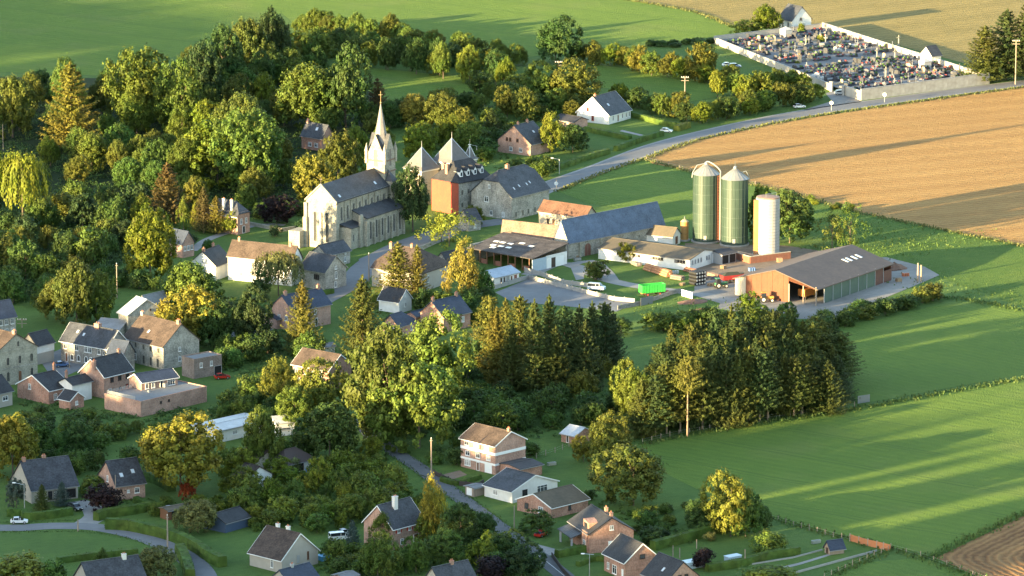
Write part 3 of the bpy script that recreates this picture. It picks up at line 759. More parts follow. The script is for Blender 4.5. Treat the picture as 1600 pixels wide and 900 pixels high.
def cow_shed():
    n, th, a, b = solve((733, 384), (832, 403), (886, 388), 4.2, None)
    root = thing('open_shed', 'low open fronted cattle shed with dark roof and white roof lights', 'shed', (n.x, n.y, 0), th)
    FOOT.append((n.x, n.y, th, a, b, 5, root.name))
    MB().box(.3, b-.3, -.2, a-.32, b, 5).build('wall', stone, root)
    MB().box(a-.3, .2, -.2, a, b, 5.6).build('wall', stone, root)
    MB().box(-.02, -.02, -.2, a*.4, .15, 3.6).build('cladding', blue_w, root)
    MB().box(a*.4, .0, -.2, a, .15, 3.8).build('cladding', white_r, root)
    for u in (.48, .6, .72, .84): MB().box(a*u-.9, -.08, 0, a*u+.9, -.005, 2.9).build('door', white_p if u != .6 else dark_p, root)
    for i in range(9):
        y = b*(i+.5)/9
        MB().box(.1, y-.12, -.2, .35, y+.12, 4.1).build('post', brown_p, root)
        if i % 2 == 0: MB().box(.4, y+.3, 0, .5, y+b/9*.9, 1.4).build('partition', surf('rust_boards', (.26,.11,.07), (.18,.08,.055), 3, 12), root)
    z0, z1 = 4.1, 6.2
    rf = shed_roof(root, 'roof', [(-.6, -.5, z0), (a+.3, -.5, z1), (a+.3, b+.4, z1), (-.6, b+.4, z0)], .25, coursed('shed_roof_sheet', (.085,.075,.072), (.07,.06,.058), (.05,.045,.044), .9, .5, rough=.8, noise=.6))
    for i, (u, v) in enumerate(((.3, .78), (.3, .66), (.3, .54), (.5, .84), (.5, .74), (.5, .62), (.62, .5), (.55, .32), (.18, .72))):
        link('roof_light', MB().box(-.55, -.9, 0, .55, .9, .05).mesh('roof_light', plain('white_sheet', (.7,.7,.68), .4)), rf, (a*u, b*v, z0+(z1-z0)*(u*a+.6)/(a+.9)+.02), (0, -math.atan((z1-z0)/(a+.9)), 0))
cow_shed()
house('low workshop with pale blue grey sheet roof beside the car park', (744, 424), (771, 433), (811, 420), 3.0, 1.3, 'x', white_r, roof_bluep,
      [('R', [.3, .42], 1.3, .8, 2.0, 'door', grey_p, dark_p), ('R', [.56], 1.7, 1.2, 1.2, 'plain', grey_p), ('R', [.7], 1.2, .9, 2.1, 'door', white_p, brown_p), ('R', [.86], 1.6, 1.0, 1.3, 'plain', red_p)], name='workshop', cat='workshop', theta=None)
house('long white milking shed with a brown felt roof and a row of small windows', (935, 388), (1077.5, 405), (1122, 393), 3.4, 1.5, 'y', white_r, moss_roof,
      [('L', [.06, .09, .12, .15, .3, .33, .36, .39, .42, .55, .58, .61, .72, .75, .78], 2.4, .8, .8, 'plain', dark_p), ('R', [.1, .2, .3, .4, .6, .68], 2.2, .7, 1.2, 'plain', grey_p), ('R', [.85], 1.5, 2.8, 2.9, 'door', grey_p, white_p)], name='milking_shed', cat='shed')
house('lean dark sheet roof porch at the end of the white milking shed', (1105, 389), (1128, 397), (1150, 389), 3.2, .5, 'x', grey_p, felt_dark, [('R', 2, 1.4, 2.4, 2.4, 'door', dark_p, opening_shade)], name='lean_to', cat='shed')
house('small barn with weathered brown roof and white front beside the orange tank', (1000, 361), (1051, 368), (1063, 361), 3.2, 2.0, 'y', white_r, moss_roof, [('R', 1, 1.4, 1.4, 2.2, 'door', brown_p, brown_p)], name='small_barn', cat='barn')
# big open barn at right
def hay_barn():
    n, th, a, b = solve((1149, 438), (1276, 449.5), (1393, 416), 5.2, None)
    root = thing('open_barn', 'large steel barn with dark roof, rust red front and an open bay', 'barn', (n.x, n.y, 0), th)
    FOOT.append((n.x, n.y, th, a, b, 9, root.name))
    h, rise = 5.0, 3.8
    vs, fs = roof_shell(a, b, h, rise, .7, .5, t=.22)
    rf = MB().add(vs, fs).build('roof', surf('barn_roof_sheet', (.125,.09,.072), (.088,.066,.055), 2, 10, rough=.7), root)
    for i, u in enumerate((.68, .73, .8, .86)):
        link('roof_light', MB().box(-.5, -1.1, 0, .5, 1.1, .05).mesh('roof_light', plain('white_sheet', (.7,.7,.68), .4)), rf, (a*u, b*.28, h+rise*.56+.02), (math.atan(rise/(b/2)), 0, 0))
    rust = surf('rust_cladding', (.17,.062,.032), (.12,.046,.026), 3, 14, rough=.75, bump=.2)
    green = surf('green_cladding', (.085,.13,.10), (.065,.1,.08), 3, 14, rough=.6, bump=.15)
    # front gable: rust panels on the far two thirds, open bay near the corner
    nb = 10
    for i in range(nb):
        y0, y1 = b*(.34+.66*i/nb), b*(.34+.66*(i+1)/nb)
        zz = lambda y: h + rise*(1-abs(y-b/2)/(b/2)) - .15
        top = [(0, y0+.02, -.2), (0, y1-.02, -.2), (0, y1-.02, zz(y1))]
        if y0 < b/2 < y1: top.append((0, b/2, zz(b/2)))
        top.append((0, y0+.02, zz(y0)))
        m = len(top); off = .1 if i % 2 else .06
        vs = [(-off, y, z) for _, y, z in top] + [(.05, y, z) for _, y, z in top]
        col = cream_r if i >= nb-2 else rust
        MB().add(vs, [tuple(range(m-1, -1, -1)), tuple(range(m, 2*m))] + [(k, (k+1) % m, m+(k+1) % m, m+k) for k in range(m)]).build('cladding_panel', col, root)
    y0, y1 = 0, b*.34
    MB().add([(-.05, 0, h-.6), (-.05, y1, h+rise*.68-1.5), (-.05, y1, h+rise*.68-.15), (-.05, 0, h-.15)], [(3, 2, 1, 0), (0, 1, 2, 3)]).build('lintel', rust, root)
    for y in (.15, b*.16, b*.335): MB().box(-.15, y-.15, -.2, .15, y+.15, h+.3).build('post', wood_pole, root)
    np_ = 8
    for i in range(np_):
        x0, x1 = a*(.1+.9*i/np_), a*(.1+.9*(i+1)/np_)
        col = green if i < 6 else surf('brown_cladding', (.15,.075,.055), (.11,.055,.045), 3, 12)
        MB().box(x0+.04, -.06 - .03*(i % 2), -.2, x1-.04, .05, h-(.2 if i != 7 else 1.6)).build('cladding_panel', col, root)
        MB().box(x0-.1, -.14, -.2, x0+.1, .1, h).build('post', grey_p, root)
    MB().box(0, b-.1, -.2, a, b, h).build('wall', rust, root)
    MB().box(a-.1, 0.1, -.2, a, b-.1, h).build('wall', rust, root)
    return n, th, a, b
barn_n, barn_th, barn_a, barn_b = hay_barn()
# ------------------------------------------------------------------ houses round the church
house('low slate roofed stone house at the foot of the church front', (487, 389), (510, 397), (547, 385), 4.2, 2.3, 'x', stone, slate, [('R', [.2, .5, .78], 1.5, .8, 1.4), ('R', [.35, .8], 3.3, .6, .6)], name='house')
house('long white rendered house with brown tile roof lit by the sun', (356, 393), (456, 407), (472, 397), 7.4, 3.6, 'y', white_r, tile_brown, [('L', [.8, .6], 2.2, 1.0, 1.5), ('L', [.35], 5.0, .8, 1.2)], chim=[(.1, 0, .8, .7), (.9, 0, .6, .7)], rooflabel='brown tiled roof')
house('white gabled cottage with dark roof joined to the long white house', (296, 407), (337, 414), (362, 401), 4.6, 3.6, 'x', white_r, tile_dark, [('L', [.5], 5.2, .7, .9), ('L', [.3, .7], 1.6, .9, 1.3)], chim=[(.75, .4, .7, .8), (.08, 0, .8, .7)])
house('stone house with brick patched gable beside the weeping willow', (469, 412), (508.5, 424), (541, 411), 5.6, 3.8, 'y', stone, slate, [('L', [.28, .35, .42], 3.6, .5, 1.4, 'plain', dark_p), ('R', [.5], 6.0, .8, .9), ('R', [.5], 3.8, .9, 2.0), ('R', [.48], 1.2, .9, 1.7)], trim=stone_pale)
house('ochre house with big brown hipped roof behind the pair of fir trees', (581, 414), (659, 426), (706, 408), 5.6, 5.0, 'y', beige_r, tile_brown, [('R', [.2], 3.2, .9, 2.0), ('L', [.05, .15], 2.0, 1.0, 2.0, 'plain', brown_p), ('L', [.8], 3, .9, 1.5)], hip=(5.5, 3.5), q=(0, .3), chim=[(.92, 0, .8, .5), (.5, 0, .7, .7)])
house('dark roofed barn between the ochre house and the cattle shed', (680, 404), (700, 409), (735, 400), 3.6, 2.4, 'x', stone, tile_dark, name='outbuilding', cat='outbuilding')
house('tall brick cottage with navy roof behind the slender spruce', (425, 476), (457, 484), (516.5, 472), 6.0, 3.4, 'x', brick_pale, slate_navy, [('L', [.3, .65], 3.2, 1.0, 1.4), ('R', [.6], 4.2, .9, 1.4), ('R', [.62], 1.3, 1.0, 2.3, 'door', white_p, glass)], chim=[(.08, 0, .9, .8), (.95, 0, .9, .8)])
house('low brick annexe with blue grey roof in front of the tall brick cottage', (404, 492), (432, 498), (462, 491), 3.0, .9, 'x', brick_pale, slate_navy, [], name='annexe', cat='outbuilding')
house('brick cottage with navy roof and a chimney at each end', (657, 487), (693, 494), (735, 485), 4.6, 3.6, 'x', brick, slate_navy, [('R', [.32, .72], 2.6, 1.0, 1.6), ('L', [.4], 1.6, .8, 1.1)], chim=[(.03, 0, .8, .8), (.9, 0, .8, .8)])
house('brick cottage with hipped blue roof left of the twin chimney cottage', (598, 502), (622, 508), (648, 498), 3.6, 2.6, 'x', brick_pale, slate_navy, [('L', [.3, .7], 1.9, 1.0, 1.4), ('R', [.8], 1.8, .9, 1.4)], hip=(0, 2.5), q=(1, .3))
house('small grey rendered house with a white verge behind the tall spruce', (592, 464), (624, 470), (643, 463), 3.6, 2.8, 'y', white_r, tile_dark, [('R', [.5], 2.0, .8, 1.3), ('R', [.5], 4.2, .5, .6)], trim=white_p)
house('low blue grey lean roof linking the two brick cottages', (634, 489), (650, 493), (672, 487), 2.6, .8, 'x', brick, slate_navy, [], name='annexe', cat='outbuilding')
house('long two storey brick house with grey tile roof behind yellow lit trees', (457, 566), (514, 577), (549, 567), 5.6, 3.2, 'y', brick, tile_brown, [('L', [.92, .62, .45, .25], 3.8, 1.4, 1.3, 'wide'), ('L', [.8, .5, .2], 1.3, 1.3, 1.3)], trim=white_p)
house('small white garage behind the grey roofed brick house', (500, 536), (507, 541), (523, 536), 2.8, .5, 'x', white_r, felt, [('L', [.5], 1.3, 2.4, 2.2, 'door', white_p, grey_p)], name='garage', cat='garage')
# ------------------------------------------------------------------ village on the left
house('grey stone villa with tall arched windows and a stone gable', (-44, 538), (-8, 552), (58, 536), 9.2, 4.2, 'y', stone_pale, tile_brown,
      [('R', [.3, .58, .86], 6.4, 1.0, 2.2, 'arch', stone_pale), ('R', [.3, .86], 2.4, 1.0, 2.6, 'arch', stone_pale), ('R', [.58], 2.0, 1.1, 2.8, 'door', stone_pale, brown_p), ('R', [.55], 10.6, .8, 1.5, 'arch', stone_pale)], chim=[(.06, 0, 1.0, .6)], band=[(4.4, 4.65, stone), (8.9, 9.15, stone_pale)], name='villa', cat='villa')
house('stone house with slate roof and two rows of windows behind the villa', (-40, 488), (-22, 498), (24.5, 487), 6.2, 3.6, 'x', stone, slate_navy, [('R', [.5, .68, .88], 4.4, 1.0, 1.5), ('R', [.5, .68, .88], 1.7, 1.0, 1.7)])
house('little house with white upper storey and dark roof beside the villa', (34, 533), (57, 538), (84, 531), 5.6, 2.6, 'x', beige_r, tile_dark, [('R', [.6], 4.3, 1.2, 1.0)], band=[(3.0, 5.45, white_r)])
house('long terrace of dark stone houses with white framed windows', (95, 525), (168, 542.5), (200, 530), 5.9, 3.9, 'y', stone_dark, slate,
      [('L', [.06, .18, .38, .46, .66, .9], 4.3, 1.2, 1.5, 'wide'), ('L', [.06, .2, .36, .46, .62, .76], 1.6, 1.1, 1.7, 'arch'), ('L', [.88], 1.3, 1.0, 2.4, 'door', white_p, brown_p)], chim=[(.42, 0, 1.6, .8)], sky_=[(.75, .55, .7, 1.0), (.6, .45, .7, 1.0)], trim=white_p, name='terrace', cat='terraced houses')
house('lower end house of the dark stone terrace with white framed upper windows', (168, 547), (192, 553), (210, 545), 5.0, 3.0, 'y', stone_dark, slate_navy, [('L', [.25, .55, .82], 3.6, 1.0, 1.2, 'wide'), ('L', [.3, .7], 1.3, 1.0, 1.6)])
house('tall stone farmhouse with half brown roof and pale quoined corner', (194, 526), (255, 540), (311, 530), 6.6, 5.0, 'y', stone, tile_brown,
      [('L', [.88, .7, .5, .32, .12], 5.0, .9, 1.4, 'arch', stone_pale), ('L', [.9, .72], 1.8, 1.0, 1.7, 'wide'), ('L', [.5, .32, .14], 1.6, 1.0, 2.4, 'arch', stone_pale), ('R', [.45], 4.8, .9, 1.2), ('R', [.45], 2.2, .9, 1.2)], chim=[(.06, 0, 1.0, .7), (.98, 0, .9, .6, stone)], sky_=[(.55, .4, .7, 1.0)], name='farmhouse', cat='farmhouse')
house('pale stone barn with grey sheet roof behind the dark terrace', (185, 484), (200, 491), (258, 481), 6.6, 3.4, 'y', stone, roof_pale, [('L', [.6], 2.4, 2.6, 4.0, 'door', stone_pale, brown_p), ('R', [.6], 7.0, .5, .5, 'plain', dark_p), ('R', [.3], 3.4, .6, .8)], name='barn', cat='barn')
house('long low grey roofed shed running back from the dark terrace', (146, 509), (186, 515), (212, 500), 3.0, 1.6, 'y', stone, roof_grey, [], name='shed', cat='shed')
house('grey sheet roofed lean barn behind the pale stone barn', (216, 468), (230, 474), (262, 464), 5.0, 2.0, 'x', stone, roof_grey, [], name='shed', cat='shed')
house('flat roofed brown brick block with garage door behind the stone farmhouse', (284, 556), (303, 563), (346.5, 554), 5.0, 0, 'x', brick_brown, felt, [('R', [.25, .62], 3.4, .8, 1.3), ('R', [.85], 1.3, 2.4, 2.4, 'door', grey_p, opening_shade)], name='flat_roofed_house')
house('salmon brick house with a sunlit gable and black roof', (124.5, 580), (162, 587), (207, 576.5), 6.0, 3.8, 'x', brick_pale, tile_dark, [('R', [.28, .55, .82], 4.4, 1.2, 1.2, 'plain', dark_p), ('R', [.2], 1.3, 1.2, 1.8, 'door', white_p, glass), ('R', [.55], 1.6, 1.0, 1.0, 'plain', dark_p), ('R', [.8], 1.3, .9, 2.2, 'door', dark_p, red_p)], chim=[(-.06, -1.6, .8, -.2), (.95, 0, .8, .6)], trim=white_p)
house('salmon brick extension with shallow navy roof and white fascia', (202, 587), (221, 596), (277.5, 585.5), 6.2, 1.5, 'x', brick_pale, slate_navy, [('R', [.15, .32], 4.8, 1.0, 1.4), ('R', [.55], 4.7, .9, 1.9, 'door', white_p, glass), ('R', [.82], 4.9, 2.2, 1.6, 'wide')], trim=white_p, name='extension', cat='house')
def terrace_block(root, a, b):
    f = MB()
    for i in range(26):
        f.box(.3, b*.18 + i*b*.78/26, 3.95, .36, b*.18 + i*b*.78/26 + .2, 4.95)
    for i in range(18): f.box(.4+i*.5, b*.95, 3.95, .62+i*.5, b*.95+.06, 4.95)
    f.build('balustrade', grey_p, root)
    link('roof_vent', MB().box(-.6, -.6, 0, .6, .6, 1.0).mesh('roof_vent', zinc), root, (a*.7, b*.6, 3.85))
    link('roof_vent', MB().box(-.3, -.3, 0, .3, .3, .5).mesh('roof_vent', zinc), root, (a*.4, b*.5, 3.85))
    for u in (.3, .42): window(root, 'R', a*u, 2.7, .6, .6, 'plain', dark_p)
house('long flat roofed brick block with a grey roof terrace and balustrade', (163, 620), (220, 629), (323, 608), 3.8, 0, 'x', brick_pale, felt, [], trim=white_p if False else brick_pale, extra=terrace_block, name='flat_roofed_block')
house('brick house with white bargeboards left of the white rendered block', (27, 596), (76, 609), (110, 599), 3.8, 3.0, 'x', brick, tile_dark, [('L', [.6], 3.6, .9, 1.4), ('R', [.3, .8], 1.6, 1.1, 1.6)], chim=[(.98, 0, .6, 1.6)], trim=white_p)
house('brick outhouse with a half gable beside the white rendered block', (92, 618), (110, 624), (131, 617), 2.8, 1.6, 'y', brick, tile_dark, [('R', [.45], 1.5, .9, 1.0)], name='outhouse', cat='outbuilding', trim=white_p)
house('square white rendered block with low dark roof between two brick houses', (92, 594), (113, 600), (143, 592), 5.0, 1.2, 'x', white_r, tile_dark, [], name='white_block', cat='house', chim=[(.05, 0, .6, 1.6)])
house('grey house with dark roof at the left edge below the villa', (-60, 606), (-26, 618), (19, 604), 4.2, 3.2, 'x', beige_r, tile_dark, [('R', [.75], 2.2, 1.8, 1.2, 'wide')])
# ------------------------------------------------------------------ houses in the trees and lower village
house('old farmhouse with long slate roof and white dormers among the conifers', (322, 325), (371, 336), (390, 328), 6.0, 3.4, 'y', brick_pale, slate, [('R', [.3, .7], 3.8, .9, 1.6), ('R', [.5], 1.2, 1.2, 2.2, 'door', white_p, glass), ('L', [.2, .4, .6], 3.8, .9, 1.4)], hip=(2.5, 2.5), q=(.2, .2), chim=[(.5, -1.8, .7, .6, white_r), (.25, -1.8, .7, .6, white_r)], trim=white_p)
house('brick school house with dark roof and a row of tall windows beside the big oak', (262, 373), (285, 379), (303, 374), 4.6, 3.0, 'y', brick_pale, slate_navy, [('R', [.2, .5, .8], 2.7, .9, 1.4)])
house('brick house with dark slate roof in the wood behind the church', (471, 206), (504, 214), (521, 208), 4.8, 3.6, 'y', brick, slate, [('L', [.3, .6], 1.8, 1.4, 1.3, 'wide'), ('R', [.5], 2, 1, 1.4)], chim=[(.95, 0, .8, .7)], sky_=[(.4, .55, 1.0, 1.2)], theta=None)
house('pink brick house with steep navy roof and dormer in the gardens', (778, 213), (829, 224), (858, 213), 4.2, 5.2, 'x', brick_pale, slate, [('L', [.62, .72, .4], 4.6, .9, 1.2, 'plain', brown_p), ('L', [.3, .6], 1.6, 1.2, 1.3)], chim=[(.2, 0, .7, .6), (.7, 0, .7, .6)], sky_=[(.6, .5, .8, 1.0)])
house('white gabled house with slate roof above the bend of the main road', (901.5, 174), (951, 179), (985.5, 170), 3.4, 5.4, 'x', white_r, slate, [('L', [.45, .66], 4.4, 1.0, 1.4, 'plain', red_p), ('L', [.5], 1.6, .9, 1.6, 'plain', red_p), ('R', [.2, .62, .8, .93], 1.7, .9, 1.7), ('R', [.42], 1.3, 1.0, 2.3, 'door', white_p, brown_p)], chim=[(.1, 0, .8, .5)], sky_=[(.3, .45, .9, 1.1)], trim=white_p)
house('low dark roofed annexe left of the white gabled house', (866, 182), (898, 190), (918, 183), 2.4, 1.2, 'y', brick_pale, tile_dark, [], name='annexe', cat='outbuilding')
house('white chapel with slate roof and round window behind the cemetery', (1217, 25), (1238, 31), (1267.5, 26), 4.6, 4.6, 'y', white_r, slate, [('R', [.45], 4.6, 1.2, 1.2, 'arch', stone, dark_p), ('L', [.3, .7], 2.4, .7, 2.0, 'arch', stone), ('R', [.5], 1.2, 1.2, 2.4, 'door', stone, dark_p)], name='chapel', cat='chapel', rooflabel='slate roof')
house('small white mausoleum with slate roof inside the cemetery wall', (1438.5, 82), (1456, 86), (1470.5, 83.5), 4.6, 2.8, 'x', white_r, slate, [('L', [.5], 1.8, 1.5, 3.0, 'arch', cream_r, brown_p), ('R', [.4], 2.6, .5, 1.4)], name='mausoleum', cat='mausoleum')
house('three storey brick house with white balcony bands and brown roof', (720, 684), (774, 695.5), (821, 686), 7.4, 2.6, 'y', brick_pale, tile_brown,
      [('L', [.82, .55, .25], 6.3, 1.5, 1.2, 'wide', white_p), ('L', [.8, .5, .2], 3.8, 1.4, 1.2, 'wide'), ('L', [.8], 1.4, 2.0, 1.4, 'wide'), ('L', [.5], 1.1, .9, 2.1, 'door', white_p, brown_p), ('L', [.2], 1.2, 2.4, 2.2, 'door', white_p, white_p)], chim=[(.05, 0, .7, .5)], band=[(4.7, 5.4, white_p), (2.2, 2.7, white_p)], trim=white_p)
house('low flat brick annexe beside the three storey brick house', (779, 722), (812, 732), (847, 723), 2.7, .5, 'x', brick, felt_dark, [('L', [.5], 1.2, 2.2, 2.0, 'door', white_p, grey_p)], name='annexe', cat='outbuilding')
house('white gabled bungalow with dark roof and wide windows', (757, 757), (800, 767), (871, 751), 3.0, 2.6, 'y', white_r, slate, [('R', [.28], 1.7, 1.6, 1.8, 'wide', dark_p), ('R', [.66], 1.8, 3.4, 1.8, 'wide'), ('L', [.6], 1.6, 1.6, 1.2, 'wide')], trim=white_p, name='bungalow', cat='bungalow', base=None)
house('brick bungalow with mossy brown roof beside the white bungalow', (808, 782), (861, 792), (919, 781), 2.9, 2.2, 'x', brick, moss_roof, [('L', [.72], 1.7, 1.2, 1.3, 'plain', dark_p), ('L', [.3], 1.6, 1.5, 1.4, 'wide'), ('R', [.5], 1.7, .9, 1.3, 'plain', dark_p)], name='bungalow', cat='bungalow', trim=white_p)
def porch(root, a, b):
    for v in (.35, .92): MB().box(-2.6, b*v, -.2, -2.3, b*(v+.05), 3).build('porch_post', grey_p, root)
    shed_roof(root, 'porch_roof', [(-3, b*.3, 3.0), (.05, b*.3, 4.0), (.05, b*1.0, 4.0), (-3, b*1.0, 3.0)], .2, slate)
    MB().box(-.4, b*.05, 0, 0, b*.3, 4.8).build('bay', brick, root)
    window(root, 'L', b*.17, 2.0, 1.4, 1.6, 'wide').location.x = -.41
    d = MB().extr([(-1.6, 0), (1.6, 0), (1.6, 1.6), (-1.6, 2.0)], 0, 2.6)
    dd = link('dormer', d.mesh('dormer', brick), root, (.6, b*.3, 4.9), (0, 0, -math.pi/2))
    link('pane', MB().box(-1.0, -.05, .3, 1.0, -.01, 1.4).mesh('pane', glass), dd)
house('brick house with front porch, dormer and two chimneys', (890, 820), (921, 833), (990, 829), 4.8, 3.2, 'y', brick, tile_dark, [('R', [.5], 5.6, .9, 1.1), ('R', [.5], 1.6, 1.6, 1.8, 'door', white_p, white_p)], chim=[(.08, .3, .8, .8), (.45, .9, .8, .8)], extra=porch, theta=R(20))
house('brick house with steep black roof and white verge behind the hedged lawn', (944, 860), (977, 877), (1030, 868), 4.4, 3.6, 'y', brick, tile_dark, [('R', [.5], 5.0, 1.3, 1.0, 'plain', dark_p), ('L', [.8], 1.6, .9, 1.5), ('L', [.5], 1.4, 1.8, 2.0, 'wide'), ('L', [.12], 1.4, .8, 1.8, 'door', white_p, white_p)], trim=white_p)
house('pink brick house with black roof and one roof window at the bottom edge', (1004, 892), (1041, 908), (1093, 898), 4.2, 3.8, 'y', brick_pale, tile_dark, [('R', [.4, .6], 4.6, 1.0, 1.0, 'plain', dark_p)], sky_=[(.4, .4, .7, 1.1)])
house('brick house with white upper front, red shutters and tall chimney', (568.5, 814), (613, 824), (662, 812), 5.4, 4.4, 'x', brick_pale, slate, [('L', [.45], 6.6, .7, 1.0, 'plain', dark_p), ('R', [.2, .55, .85], 4.2, .9, 1.0, 'shut'), ('R', [.3], 1.5, 1.0, 1.4), ('R', [.75], 1.4, 1.6, 2.2, 'door', white_p, brown_p)], chim=[(.42, -1.2, 1.1, 1.4, white_r)], trim=white_p, band=[(3.0, 5.2, white_r)] if False else ())
house('beige gabled house with dark brown roof behind the grey spruce', (390, 862), (440, 873), (497, 859), 3.4, 4.8, 'y', beige_r, tile_brown, [('R', [.45], 2.4, .8, 1.6, 'plain', grey_p), ('R', [.72], 2.6, .5, 1.8, 'plain', brown_p), ('L', [.3], 1.8, .8, 2.0)], chim=[(.4, .4, .8, .7, white_r), (.72, .4, .8, .7, white_r)], trim=white_p)
house('slate roof with grey vent at the bottom edge below the beige house', (415, 908), (460, 921), (505, 908), 3.4, 3.6, 'x', beige_r, slate_navy, [], chim=[(.42, 0, .7, .5, grey_p)])
house('slate roof with small chimney at the bottom edge right of the red shed', (658, 908), (694, 921), (748, 908), 3.4, 4.2, 'x', beige_r, slate, [], chim=[(.55, 0, .8, .5)])
house('small flat red brick shed at the bottom edge', (520, 896), (538, 902), (559, 895), 2.8, .4, 'x', brick, felt, [], name='garden_shed', cat='shed')
house('brick house with navy roof, sunlit gable edge and two chimneys left of the black car', (18, 749), (49, 764), (121.5, 757), 3.6, 5.4, 'x', beige_r, slate, [('R', [.4, .52], 1.5, 1.1, 2.0, 'plain', dark_p), ('R', [.85], 1.4, 2.4, 2.2, 'door', dark_p, opening_shade)], chim=[(.06, 0, .8, .6), (.5, .2, .8, .6)])
house('pink brick house with two roof windows behind the copper shrub', (153, 739), (181, 757), (226.5, 749), 4.0, 4.6, 'x', brick_pale, slate, [('L', [.45], 4.4, .9, 1.5), ('R', [.42], 2.0, .6, .7), ('R', [.72], 2.0, 1.2, 1.3)], sky_=[(.3, .35, .9, 1.2), (.72, .45, .9, 1.2)])
house('pale gabled house with black roof behind the clipped cypress at the bottom edge', (112, 905), (146, 924), (232, 912), 3.4, 5.2, 'x', beige_r, slate, [], chim=[(.75, -.3, .9, .6, white_r)], sky_=[(.7, .25, .8, 1.1)])
house('brown flat roofed carport behind the clipped hedge', (250, 789), (262, 797), (302, 787), 2.5, .3, 'x', brown_p, moss_roof, [('R', [.5], 1.1, 5.0, 2.0, 'door', dark_p, opening_shade)], name='carport', cat='carport')
house('dark navy roofed bungalow half hidden by the pale willow', (318, 806), (352, 816), (390, 803), 2.6, 1.6, 'x', plain('navy_boards', (.06,.09,.15), .6), tile_dark, [], name='bungalow', cat='bungalow')
house('beige bungalow with hipped brown roof beside the blue swing', (368, 713), (398, 722), (440, 712), 3.2, 2.2, 'y', cream_r, tile_brown, [('R', [.4], 1.8, 1.2, 1.1, 'plain', brown_p), ('L', [.5], 1.7, 1.2, 1.1)], name='bungalow', cat='bungalow')
house('cream cottage with dark roof in front of the hipped bungalow', (364, 741), (385, 748), (425, 738), 2.8, 2.4, 'y', white_r, tile_brown, [('R', [.3], 1.6, .9, .8, 'plain', dark_p), ('L', [.5], 1.6, 1, 1)], name='cottage', cat='cottage')
house('dark brown roofed bungalow with open carport behind the tall linden', (414, 715), (446, 725), (492, 712), 2.8, 2.4, 'x', white_r, plain('dark_brown_roof', (.07,.05,.045), .8), [('L', [.4], 1.5, 1.2, 1.0, 'plain', dark_p), ('R', [.5], 1.2, 2.2, 2.0, 'door', brown_p, opening_shade)], hip=(3, 3), name='bungalow', cat='bungalow')
house('long white prefab with pale grey flat roof behind the yellow tree', (300, 657), (338, 673), (420, 649), 3.2, .4, 'x', white_r, roof_pale, [('R', [.35, .6], 1.8, 1.6, 1.0, 'wide')], name='prefab_hall', cat='hall')
house('white prefab hall with pale grey sheet roof and a lettering strip', (421, 648), (431, 660), (461, 654), 3.6, 1.0, 'x', white_r, roof_pale, [('R', [.45], 1.8, 3.0, .5, 'wide', grey_p)], name='prefab_hall', cat='hall')
house('small brick hut with white sheet roof at the edge of the meadow', (877, 676), (899, 680), (927, 673), 2.4, 1.4, 'y', brick, roof_pale, [('L', [.55], 1.0, .8, 1.8, 'door', white_p, dark_p)], name='hut', cat='hut')
house('tiny garden shed with glossy dark blue roof on the lower lawn', (1288.5, 852), (1297, 856), (1319, 853), 1.7, 1.4, 'x', wood_pole, slate_navy, [('L', [.5], .8, .8, 1.4, 'door', brown_p, opening_shade)], name='garden_shed', cat='shed')
house('low grey hut with flat roof beside the lane gardens', (727, 757), (740, 762), (757, 757), 2.3, .2, 'x', wood_pole, felt, [('L', [.5], 1.1, 1.8, 1.8, 'door', white_p, white_p)], name='hut', cat='hut')
# ------------------------------------------------------------------ foliage
def leaf_mat(name, transl=.24, n_amp=.55, rough=.6):
    m = bpy.data.materials.new(name); nt, N, L = nodes(m)
    b = N['Principled BSDF']; b.inputs['Roughness'].default_value = rough; b.inputs['Specular IOR Level'].default_value = .15
    oi = N.new('ShaderNodeObjectInfo'); g = N.new('ShaderNodeNewGeometry')
    n1 = N.new('ShaderNodeTexNoise'); n1.inputs['Scale'].default_value = .55; n1.inputs['Detail'].default_value = 3
    n2 = N.new('ShaderNodeTexNoise'); n2.inputs['Scale'].default_value = .12; n2.inputs['Detail'].default_value = 1
    L.new(g.outputs['Position'], n1.inputs[0]); L.new(g.outputs['Position'], n2.inputs[0])
    mr = N.new('ShaderNodeMapRange'); mr.inputs[1].default_value = .3; mr.inputs[2].default_value = .7
    mr.inputs[3].default_value = 1 - n_amp; mr.inputs[4].default_value = 1 + n_amp
    L.new(n1.outputs[0], mr.inputs[0])
    mx = N.new('ShaderNodeMix'); mx.data_type = 'RGBA'; mx.blend_type = 'MULTIPLY'; mx.inputs[0].default_value = 1
    L.new(oi.outputs['Color'], mx.inputs[6]); L.new(mr.outputs[0], mx.inputs[7])
    hs = N.new('ShaderNodeHueSaturation')
    m2 = N.new('ShaderNodeMapRange'); m2.inputs[1].default_value = .3; m2.inputs[2].default_value = .7; m2.inputs[3].default_value = .482; m2.inputs[4].default_value = .518
    L.new(n2.outputs[0], m2.inputs[0]); L.new(m2.outputs[0], hs.inputs['Hue']); L.new(mx.outputs[2], hs.inputs['Color'])
    L.new(hs.outputs[0], b.inputs['Base Color'])
    tr = N.new('ShaderNodeBsdfTranslucent'); L.new(hs.outputs[0], tr.inputs[0])
    ms = N.new('ShaderNodeMixShader'); ms.inputs[0].default_value = transl
    L.new(b.outputs[0], ms.inputs[1]); L.new(tr.outputs[0], ms.inputs[2])
    L.new(ms.outputs[0], N['Material Output'].inputs[0])
    return m
LEAF = leaf_mat('leaves')
NEEDLE = leaf_mat('needles', .12, .45, .7)
BARK = surf('bark', (.16,.12,.09), (.09,.07,.055), 4, 30, rough=.95, bump=.4, stretch=(4, 4, .6))
